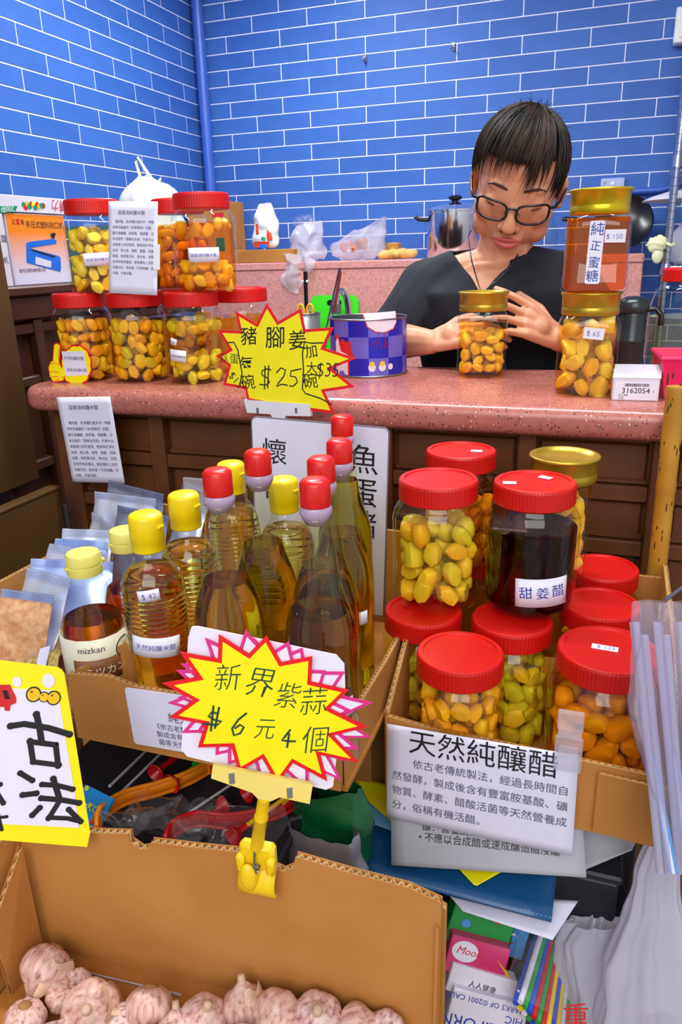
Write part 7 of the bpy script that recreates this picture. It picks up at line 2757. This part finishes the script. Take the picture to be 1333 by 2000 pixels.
# green and grey bags at the right of the toys
M['bag_green'] = mat('dark_green_bag_film', (10, 92, 50), 0.3, var=0.15, bump=0.4, bscale=40)
M['bag_grey'] = mat('silver_grey_bag_film', (150, 152, 160), 0.3, metal=0.4, var=0.1, bump=0.3, bscale=30)
q = at_z(625, 1565, TZ0 + 0.03)
t = thing('green_bag', 'dark green plastic bag under the price sign', 'bag', (q.x, q.y + 0.02, 0.772))
bag_body('bag_body', t, (0, 0, 0), 0.055, 0.03, 0.10, M['bag_green'], 31.0, 0.010, 30, 0.7)
q = at_z(630, 1615, TZ0 + 0.02)
t = thing('grey_bag', 'silver grey plastic bag between toys and blue folder', 'bag', (q.x - 0.005, q.y + 0.01, 0.772))
bag_body('bag_body', t, (0, 0, 0), 0.05, 0.026, 0.075, M['bag_grey'], 37.0, 0.008, 26, 0.8)

# ================================================================== folder and papers below the jar carton
M['folder'] = mat('blue_plastic_folder', (24, 84, 138), 0.3, var=0.06, scale=10)
M['note_blue'] = mat('pale_blue_note', (110, 176, 226), 0.7, var=0.03)


def quad_sheet(name, label, cat, pts, material, thick, nrm_items=None):
    """four given corners (tl, tr, br, bl) made into one slightly thick sheet"""
    o0 = pts[3]
    t = thing(name, label, cat, o0)
    MB().grid(lambda u_, v_: (pts[3].lerp(pts[2], u_)).lerp(pts[0].lerp(pts[1], u_), v_) - o0, 8, 8).build('sheet', material, t, 180, thick=thick)
    return t


fo = [at_z(735, 1540, 0.77), at_z(1100, 1600, 0.77), at_z(1078, 1800, 0.757), at_z(622, 1682, 0.765)]
fl_ = quad_sheet('blue_folder', 'blue plastic folder lying below the white notice', 'folder', fo, M['folder'], 0.003)
st_ = MB()
a, b = fo[3] - fo[3], fo[2] - fo[3]
for k in range(60):
    p = a.lerp(b, (k + 0.5) / 60)
    st_.bbox(p.x - 0.0012, p.x + 0.0012, p.y + 0.003, p.y + 0.0038, p.z + 0.0015, p.z + 0.0024, 0.0001)
o = st_.build('folder_weld', M['note_blue'], fl_)
o['kind'] = 'stuff'
pts = [at_z(690, 1545, 0.786), at_z(775, 1580, 0.786), at_z(765, 1622, 0.778), at_z(675, 1592, 0.778)]
quad_sheet('note_sheet', 'pale blue note sheet tucked into the folder', 'note', pts, M['note_blue'], 0.0006)
pts = [at_z(690, 1515, 0.795), at_z(790, 1540, 0.795), at_z(775, 1612, 0.79), at_z(722, 1568, 0.79)]
quad_sheet('yellow_card', 'yellow card sticking out beside the white notice', 'card', pts, M['star_yellow'], 0.001)
pts = [at_z(890, 1690, 0.772), at_z(985, 1700, 0.772), at_z(932, 1730, 0.768), at_z(926, 1728, 0.768)]
quad_sheet('yellow_slip', 'yellow pointed slip showing under the grey sheet', 'slip', pts, M['star_yellow'], 0.0006)
pts = [at_z(870, 1740, 0.745), at_z(1130, 1760, 0.748), at_z(1080, 1836, 0.742), at_z(905, 1780, 0.742)]
quad_sheet('white_sheet', 'white paper sheet sticking out below the blue folder', 'sheet', pts, M['paper'], 0.0006)
pts = [at_y(1120, 1610, -2.50), at_y(1245, 1640, -2.50), at_y(1235, 1660, -2.52), at_y(1130, 1705, -2.53)]
qs_ = quad_sheet('printed_sheet', 'printed white sheet behind the carton corner', 'sheet', pts, M['paper_grey'], 0.0006)
M['dim_glass'] = mat('dark_green_crate_plastic', (38, 52, 44), 0.3, var=0.2)

# ================================================================== boxes and bundles at the lower right
def front_box(name, label, cat, tl, tr, bl, d, depthm, material):
    """box whose front face is set by three corners at distance d"""
    A, B, C_ = at_d(*tl, d), at_d(*tr, d), at_d(*bl, d)
    m = frame(C_, B - A, A - C_)
    w = (B - A).length
    h = abs((A - C_).dot(m.col[1].to_3d()))
    t = thing(name, label, cat, matrix=m)
    MB().bbox(0, w, 0, h, -depthm, 0, 0.0012).build('box_body', material, t)
    return t, w, h


M['card_green'] = mat('green_printed_card', (30, 142, 62), 0.4, var=0.06)
M['card_pink'] = mat('magenta_printed_card', (196, 24, 96), 0.4, var=0.1, col2=(226, 110, 150), scale=9)
M['card_sky'] = mat('sky_blue_printed_card', (70, 150, 222), 0.4, var=0.06)
M['tartan'] = mat('red_tartan_print', (170, 30, 30), 0.5)
t, w, h = front_box('green_card_box', 'flat green printed box below the white sheet', 'box', (872, 1752), (990, 1790), (868, 1836), 0.86, 0.03, M['card_green'])
MB().lathe([(0.005, 0), (0.005, 0.0006)], 16, Matrix.Translation((w * 0.25, h * 0.55, 0))).build('print_dot', M['card_sky'], t)
MB().prism([(w * .35, h * .9), (w * .5, h * .98), (w * .8, h * .9), (w * .75, h * .75), (w * .5, h * .85)], 0, 0.0006).build('red_print', M['ink_red'], t)
t, w, h = front_box('sky_blue_box', 'sky blue printed box behind the tartan strip', 'box', (935, 1788), (1030, 1815), (925, 1850), 0.88, 0.03, M['card_sky'])
for k in range(4):
    MB().box(w * (0.32 + 0.1 * k), w * (0.38 + 0.1 * k), 0.0, h, 0.0002, 0.0008).build('tartan_stripe', M['tartan'] if k % 2 == 0 else M['ink'], t)
for k in range(3):
    MB().box(w * 0.3, w * 0.72, h * (0.15 + 0.28 * k), h * (0.22 + 0.28 * k), 0.001, 0.0014).build('tartan_stripe', M['tartan'] if k == 1 else M['box_white'], t)
t, w, h = front_box('magenta_card_box', 'flat magenta printed box with a white oval', 'box', (870, 1822), (985, 1852), (866, 1896), 0.845, 0.02, M['card_pink'])
MB().prism([(w * .05 + w * .22 * (1 + math.cos(a)), h * .65 + h * .28 * math.sin(a)) for a in [2 * PI * q / 24 for q in range(24)]], 0, 0.0006).build('white_oval', M['box_white'], t)
text_mb([('Moon', w * 0.12, h * 0.58, 0.012, {'shear': 0.3})], None, 0.001).build('lettering', M['ink_red'], t)
t, w, h = front_box('white_pamphlet', 'white folded pamphlet wedged above the white carton', 'pamphlet', (872, 1878), (1000, 1915), (870, 1935), 0.84, 0.02, M['box_white'])
text_mb([('人人健康', w * 0.3, h * 0.4, 0.008)], None, 0.0006).build('lettering', M['ink'], t)
t, w, h = front_box('fruit_carton', 'white printed carton lying upside down at the bottom', 'carton', (868, 1925), (1015, 1962), (862, 2035), 0.83, 0.04, M['box_white'])
for s_, y_, z_s in (('MARKS OF ©2001 CALIFORNIA', 0.80, 0.0085), ('CALIFORNIA', 0.42, 0.019), ('HIC', 0.62, 0.012)):
    text_mb([(s_, w * 0.96, h * y_ + 0.008, z_s, {'rot': 180})], None, 0.0006).build('lettering', M['ink_blue'], t)
MB().box(w * 0.8, w * 0.98, h * 0.02, h * 0.24, 0.0002, 0.0007).build('print_block', M['card_green'], t)

# coloured straw bundle in a clear sleeve
M['s_blue'] = mat('blue_striped_straw', (40, 84, 206), 0.35)
M['s_red'] = mat('red_striped_straw', (210, 36, 40), 0.35)
M['s_yellow'] = mat('yellow_striped_straw', (240, 206, 40), 0.35)
M['s_green'] = mat('green_striped_straw', (40, 160, 70), 0.35)
M['s_white'] = mat('white_straw', (226, 224, 236), 0.35)
a0, a1 = at_d(1090, 1790, 0.93), at_d(1050, 2010, 0.80)
ax_ = (a1 - a0)
e1 = ax_.cross(CF).normalized()
e2 = ax_.cross(e1).normalized()
sc_l = ['s_blue', 's_red', 's_yellow', 's_green', 's_white', 's_red', 's_green', 's_yellow', 's_blue']
for k in range(22):
    ox, oy = (k % 11 - 5) * 0.0072, (k // 11) * 0.0068
    p0 = a0 + e1 * (ox * 0.6) + e2 * oy
    p1 = a1 + e1 * ox + e2 * oy
    t = thing('coloured_straw', {'s_blue': 'blue', 's_red': 'red', 's_yellow': 'yellow', 's_green': 'green', 's_white': 'white'}[sc_l[(k * 2) % 9]] + ' plastic stick in the bundle beside the white carton', 'stick', p0, group='coloured sticks in the clear sleeve')
    MB().tube([(0, 0, 0), p1 - p0], 0.0034, 8).build('stick', M[sc_l[(k * 2) % 9]], t, 60)
t = thing('clear_sleeve', 'clear crackling sleeve around the coloured sticks', 'sleeve', a0)
MB().grid(crumple(lambda u_, v_: ax_ * (0.05 + 0.95 * v_) + e1 * (0.052 * math.cos(2 * PI * u_)) + e2 * (0.004 + 0.02 * math.sin(2 * PI * u_)), 30, 18, 0.008, 40, 2.0), 30, 18).build('film', M['film'], t, 180)
MB().tube([p_ - a0 for p_ in (a0.lerp(a1, 0.72) - e1 * 0.056 + e2 * -0.02, a0.lerp(a1, 0.75) + e2 * -0.024, a0.lerp(a1, 0.8) + e1 * 0.056 + e2 * -0.02)], 0.0018, 6).build('rubber_band', M['toy_yellow'], t)
# white carrier bags
M['bag_lilac'] = clear_mat('lilac_white_carrier_film', (0.93, 0.92, 0.97), 1.45, 0.25, haze=0.72, haze_col=(0.78, 0.76, 0.88), bump=0.6, bscale=30)


def carrier(label, top, levels, seed, red=None, material=None):
    """hanging bag as rings down a list of (px, py, half width px, depth)"""
    t0 = at_d(*levels[0][:2], levels[0][3])
    t = thing('carrier_bag', label, 'bag', t0)
    from mathutils import noise as nz_
    n = len(levels)

    def lv(v_):
        f = v_ * (n - 1)
        i = min(n - 2, int(f))
        k = f - i
        k = k * k * (3 - 2 * k)
        return [levels[i][j] + (levels[i + 1][j] - levels[i][j]) * k for j in range(4)]

    def fn(u_, v_):
        px, py, hw, d = lv(v_)
        c = at_d(px, py, d)
        R_ = hw / F_PX * d
        a = 2 * PI * u_
        pl = 1 + 0.13 * math.sin(7 * a + seed) + 0.08 * math.sin(13 * a + 2 * seed + 3 * v_)
        return c + CR * (R_ * pl * math.cos(a)) + CF * (R_ * 0.55 * pl * math.sin(a)) - t0
    MB().grid(crumple(fn, 56, 34, 0.006, 30, seed), 56, 34).build('bag_body', material or M['bag_lilac'], t, 180)
    return t


cb1 = carrier('white carrier bag hanging twisted from the carton corner', None, [(1290, 1600, 12, 0.86), (1285, 1680, 30, 0.86), (1275, 1780, 52, 0.85), (1265, 1880, 78, 0.83), (1268, 2010, 95, 0.81)], 1.5)
cb2 = carrier('white carrier bag with red print under the twisted one', None, [(1165, 1800, 55, 0.885), (1155, 1830, 62, 0.88), (1165, 1900, 68, 0.86), (1180, 2010, 70, 0.84)], 4.4)
q = at_d(1118, 1985, 0.80)
o = text_mb([('重', -0.012, 0.0, 0.03)], None, 0.0).build('lettering', M['ink_red'], cb2)
o.matrix_local = Matrix.Translation(-cb2.location) @ frame(at_d(1120, 2005, 0.805), CR, CU)
# clear bag of straws on the right
sb0 = [(1300, 1175, 52, 0.72), (1308, 1260, 66, 0.715), (1318, 1380, 74, 0.71), (1328, 1500, 64, 0.71), (1336, 1600, 52, 0.71), (1345, 1700, 40, 0.71)]
M['film_bag'] = clear_mat('clear_bag_film', (0.95, 0.94, 0.98), 1.45, 0.12, haze=0.18, haze_col=(0.86, 0.82, 0.94), bump=0.6, bscale=45)
sbag = carrier('clear plastic bag of blue striped straws hanging by the jar carton', None, sb0, 2.2, None, M['film_bag'])
M['straw_milk'] = clear_mat('milky_straw_plastic', (0.9, 0.89, 0.95), 1.45, 0.15, haze=0.42, haze_col=(0.8, 0.76, 0.9))
M['straw_blue'] = mat('blue_straw_stripe', (70, 160, 236), 0.35)
for k in range(36):
    ox = (k % 9 - 4) * 0.0072 + rj.uniform(-0.0015, 0.0015)
    oz = (k // 9 - 1) * 0.008
    long_ = k % 3
    p0 = at_d(1300 + rj.uniform(-4, 4), (1215, 1240, 1470)[long_], 0.722 + oz) + CR * ox
    p1 = at_d(1340, 1705, 0.71 + oz) + CR * (ox * 0.8)
    t = thing('drinking_straw', 'drinking straw with blue stripes in the clear hanging bag' if long_ == 2 else 'plain milky drinking straw in the clear hanging bag', 'straw', p0, group='straws in the hanging bag')
    d = p1 - p0
    if long_ == 2:
        mm = d.to_track_quat('Z', 'Y').to_matrix().to_4x4()
        MB().lathe([(0.0034, 0), (0.0034, d.length)], 10, mm, cap0=False, cap1=False).build('straw_tube', M['s_white'], t, 60)
        for a in (0, PI / 2, PI, 3 * PI / 2):
            MB().tube([mm @ Vector((0.0034 * math.cos(a), 0.0034 * math.sin(a), 0)), mm @ Vector((0.0034 * math.cos(a), 0.0034 * math.sin(a), d.length))], 0.0011, 5).build('stripe', M['straw_blue'], t)
    else:
        MB().tube([(0, 0, 0), d], 0.0036, 10).build('straw_tube', M['straw_milk'], t, 60)
# something for the bags to hang from: a hook rail clamped to the table edge
hk = thing('hanging_rail', 'thin steel rail standing at the table end for bags', 'rail', (0, 0, 0))
rr0 = at_d(1375, 1180, 0.80)
MB().tube([(rr0.x, rr0.y, 0.6202), (rr0.x, rr0.y, rr0.z + 0.05)], 0.006, 10).build('upright', M['steel'], hk, 60)
for px, py, d in ((1300, 1172, 0.72), (1290, 1600, 0.86)):
    p = at_d(px, py, d)
    MB().tube([(rr0.x, rr0.y, p.z), ((p.x + rr0.x) / 2, (p.y + rr0.y) / 2, p.z), (p.x, p.y, p.z)], 0.002, 8).build('arm', M['steel'], hk, 60)
# ================================================================== loose garlic bulbs
def garlic_mat():
    m, nt, b = new_mat('purple_garlic_skin')
    tc = nt.nodes.new('ShaderNodeTexCoord')
    mp = nt.nodes.new('ShaderNodeMapping')
    mp.inputs['Scale'].default_value = (90, 90, 9)
    nt.links.new(tc.outputs['Object'], mp.inputs['Vector'])
    n = nt.nodes.new('ShaderNodeTexNoise')
    n.inputs['Scale'].default_value = 2.2
    n.inputs['Detail'].default_value = 4
    nt.links.new(mp.outputs['Vector'], n.inputs['Vector'])
    r = nt.nodes.new('ShaderNodeValToRGB')
    els = r.color_ramp.elements
    els[0].position = 0.3
    els[0].color = (*lin((146, 78, 104)), 1)
    els[1].position = 0.72
    els[1].color = (*lin((244, 228, 222)), 1)
    e = els.new(0.47)
    e.color = (*lin((218, 178, 170)), 1)
    nt.links.new(n.outputs['Fac'], r.inputs['Fac'])
    oi = nt.nodes.new('ShaderNodeObjectInfo')
    mx = nt.nodes.new('ShaderNodeMix')
    mx.data_type = 'RGBA'
    mu = nt.nodes.new('ShaderNodeMath')
    mu.operation = 'MULTIPLY'
    mu.inputs[1].default_value = 0.38
    nt.links.new(oi.outputs['Random'], mu.inputs[0])
    nt.links.new(mu.outputs[0], mx.inputs['Factor'])
    nt.links.new(r.outputs['Color'], mx.inputs['A'])
    mx.inputs['B'].default_value = (*lin((206, 150, 110)), 1)
    nt.links.new(mx.outputs['Result'], b.inputs['Base Color'])
    b.inputs['Roughness'].default_value = 0.45
    bp = nt.nodes.new('ShaderNodeBump')
    bp.inputs['Strength'].default_value = 0.25
    bp.inputs['Distance'].default_value = 0.001
    nt.links.new(n.outputs['Fac'], bp.inputs['Height'])
    nt.links.new(bp.outputs['Normal'], b.inputs['Normal'])
    return m


M['garlic'] = garlic_mat()
M['garlic_root'] = mat('dry_garlic_root', (160, 118, 70), 0.8, var=0.2, scale=90, bump=0.4)
M['garlic_paper'] = mat('papery_garlic_skin', (214, 180, 150), 0.5, var=0.15, scale=40)


def bulb_mesh(k, lobes):
    def fn(d):
        a = math.atan2(d.y, d.x)
        eq = math.sqrt(max(0, 1 - d.z * d.z))
        l = 1 + 0.075 * (abs(math.cos(lobes * a / 2 + k)) - 0.5) * eq
        top = max(0, d.z)
        return l * (1 - 0.15 * top ** 2 + 0.35 * top ** 14)
    mb = MB().sphere((0, 0, 0), (0.026, 0.026, 0.0225), 40, 22, None, fn)
    out = []
    for x, y, z in mb.v:
        r = math.hypot(x, y)
        if z < 0 and r < 0.008: z = max(z, -0.0205)
        out.append((x, y, z))
    mb.v = out
    me = mb.mesh('bulb')
    me.materials.append(M['garlic'])
    me.polygons.foreach_set('use_smooth', [True] * len(me.polygons))
    return me


BULB = [bulb_mesh(k, l) for k, l in enumerate((9, 7, 8, 6))]
STEM = MB().lathe([(0.0075, 0.0195), (0.0052, 0.024), (0.0045, 0.029), (0.004, 0.0335), (0.002, 0.034)], 14).mesh('stem')
STEM.materials.append(M['garlic_paper'])
ROOT = MB().lathe([(0.002, -0.0235), (0.0065, -0.0225), (0.0085, -0.0205), (0.007, -0.018)], 16).mesh('root_plate')
ROOT.materials.append(M['garlic_root'])
SKIN = MB().grid(lambda u_, v_: Vector((math.cos(u_ * 1.6) * 0.0275, math.sin(u_ * 1.6) * 0.0275, 0.0)) * (1 - 0.35 * v_) + Vector((0, 0, -0.012 + 0.034 * v_ + 0.004 * math.sin(u_ * 9))), 10, 6).mesh('loose_skin')
SKIN.materials.append(M['garlic_paper'])
for me in (STEM, ROOT, SKIN): me.polygons.foreach_set('use_smooth', [True] * len(me.polygons))
rg = random.Random(17)
GL = [(88, 1890, 1.05, 'plump purple streaked garlic bulb tipped in the carton corner', (2.2, 0.6, 0.3)), (122, 1942, 0.66, 'small garlic bulb wedged under the tipped one', None), (150, 1922, 0.62, 'small tan garlic bulb below the torn paper', None), (176, 1972, 1.12, 'large garlic bulb with flaking papery skin', (0.5, 0.4, 0)), (48, 1990, 0.8, 'garlic bulb with dry roots at the side board', (2.9, 0, 0)),
      (290, 1968, 0.95, 'pale garlic bulb resting against the white paper', (2.4, 0.1, 0.4)), (235, 1998, 0.72, 'small brown garlic bulb between two big ones', None), (398, 1990, 0.95, 'garlic bulb with open stem end facing up', (0.1, 0.3, 0)), (345, 2012, 0.8, 'tan garlic bulb before the pale one', None), (478, 1962, 0.92, 'garlic bulb with dark purple patches', None), (540, 1988, 1.05, 'broad tan garlic bulb leaning on the striped one', None), (618, 1992, 1.05, 'round garlic bulb with fine purple stripes', (0.3, 0.2, 0)), (700, 2004, 0.85, 'low garlic bulb near the back board', None), (755, 2012, 0.75, 'small garlic bulb beside the low one', None),
      (110, 2040, 0.95, 'garlic bulb in front of the flaking bulb', None), (300, 2060, 1.0, 'garlic bulb lying before the pale bulb', None), (470, 2060, 1.0, 'garlic bulb lying before the patched bulb', None), (640, 2075, 0.95, 'garlic bulb lying before the striped bulb', None), (210, 2110, 1.0, 'garlic bulb in the second row of the carton', None), (390, 2130, 0.9, 'garlic bulb deep inside the second row', None), (560, 2130, 1.0, 'garlic bulb at the open side of the carton', None)]
gn = Vector((-gdir.y, gdir.x, 0))
for k, (px, py, s, lab_, rot) in enumerate(GL):
    q = at_z(px, py, GF + 0.026 * s)
    # keep clear of the rear board
    dist = (q - gl).dot(gn)
    if dist > -0.030 * s: q -= gn * (dist + 0.030 * s)
    t = thing('garlic_bulb', lab_, 'garlic', (q.x, q.y, GF + 0.0262 * s), group='loose garlic bulbs in the carton')
    put('bulb', BULB[k % 4], None, t)
    put('stem', STEM, None, t)
    put('root_plate', ROOT, None, t)
    if k % 3 == 0: put('loose_skin', SKIN, None, t)
    s *= 0.92
    t.location.z = GF + 0.0262 * s
    t.scale = (s, s, s)
    t.rotation_euler = rot if rot else (rg.uniform(-1.2, 1.2), rg.uniform(-1.2, 1.2), rg.uniform(0, 6.28))
# torn white paper behind the garlic
tpn = thing('torn_paper', 'torn white paper strip behind the garlic bulbs', 'paper', matrix=GM @ Matrix.Translation((0, 0, 0.006)))
pa_, pb2 = gpt(128, 1845), gpt(372, 1975)
edge = [gpt(*q) for q in ((120, 1850), (140, 1858), (152, 1856), (178, 1882), (200, 1905), (280, 1918), (330, 1945), (380, 1972))]
low_ = [(x, max(0.004, y - 0.028)) for x, y in edge]
MB().grid(lambda u_, v_: (lambda i, f: ((edge[i][0] + (edge[i + 1][0] - edge[i][0]) * f), (max(0.003, low_[i][1]) + ((edge[i][1] + (edge[i + 1][1] - edge[i][1]) * f) - max(0.003, low_[i][1])) * v_), 0.004 + 0.012 * (1 - v_)))(min(6, int(u_ * 6.999)), u_ * 6.999 - min(6, int(u_ * 6.999))), 28, 6).build('sheet', M['paper'], tpn, 180, thick=0.0005)

# ================================================================== the cloves in the jars
CLOVES.sort(key=lambda c: -c[0])
rest = {}
for i, (sc, key, k, m, lab_, grp) in enumerate(CLOVES):
    if i < 296 and sc > 0:
        o = put('garlic_clove', CLOVE_ME[key, k], None)
        o.matrix_world = m
        tag(o, lab_, 'clove', grp)
        if key == 'brown':
            o.name = 'ginger_piece'
            o['category'] = 'ginger'
            o['group'] = 'ginger pieces in the black vinegar'
    else:
        rest.setdefault(key, []).append((k, m))
keys = sorted(rest)
allm = MB()
fm = []
for ki, key in enumerate(keys):
    for k, m in rest[key]:
        n0 = len(allm.f)
        allm.add(CLOVE_MB[k].v, CLOVE_MB[k].f, m)
        fm += [ki] * (len(allm.f) - n0)
me = bpy.data.meshes.new('garlic_cloves')
me.from_pydata(allm.v, [], allm.f)
for key in keys: me.materials.append(CLOVE[key])
me.polygons.foreach_set('material_index', fm)
me.polygons.foreach_set('use_smooth', [True] * len(me.polygons))
o = put('garlic_cloves', me, None)
tag(o, 'remaining pickled garlic cloves deeper inside the vinegar jars', 'cloves', kind='stuff')
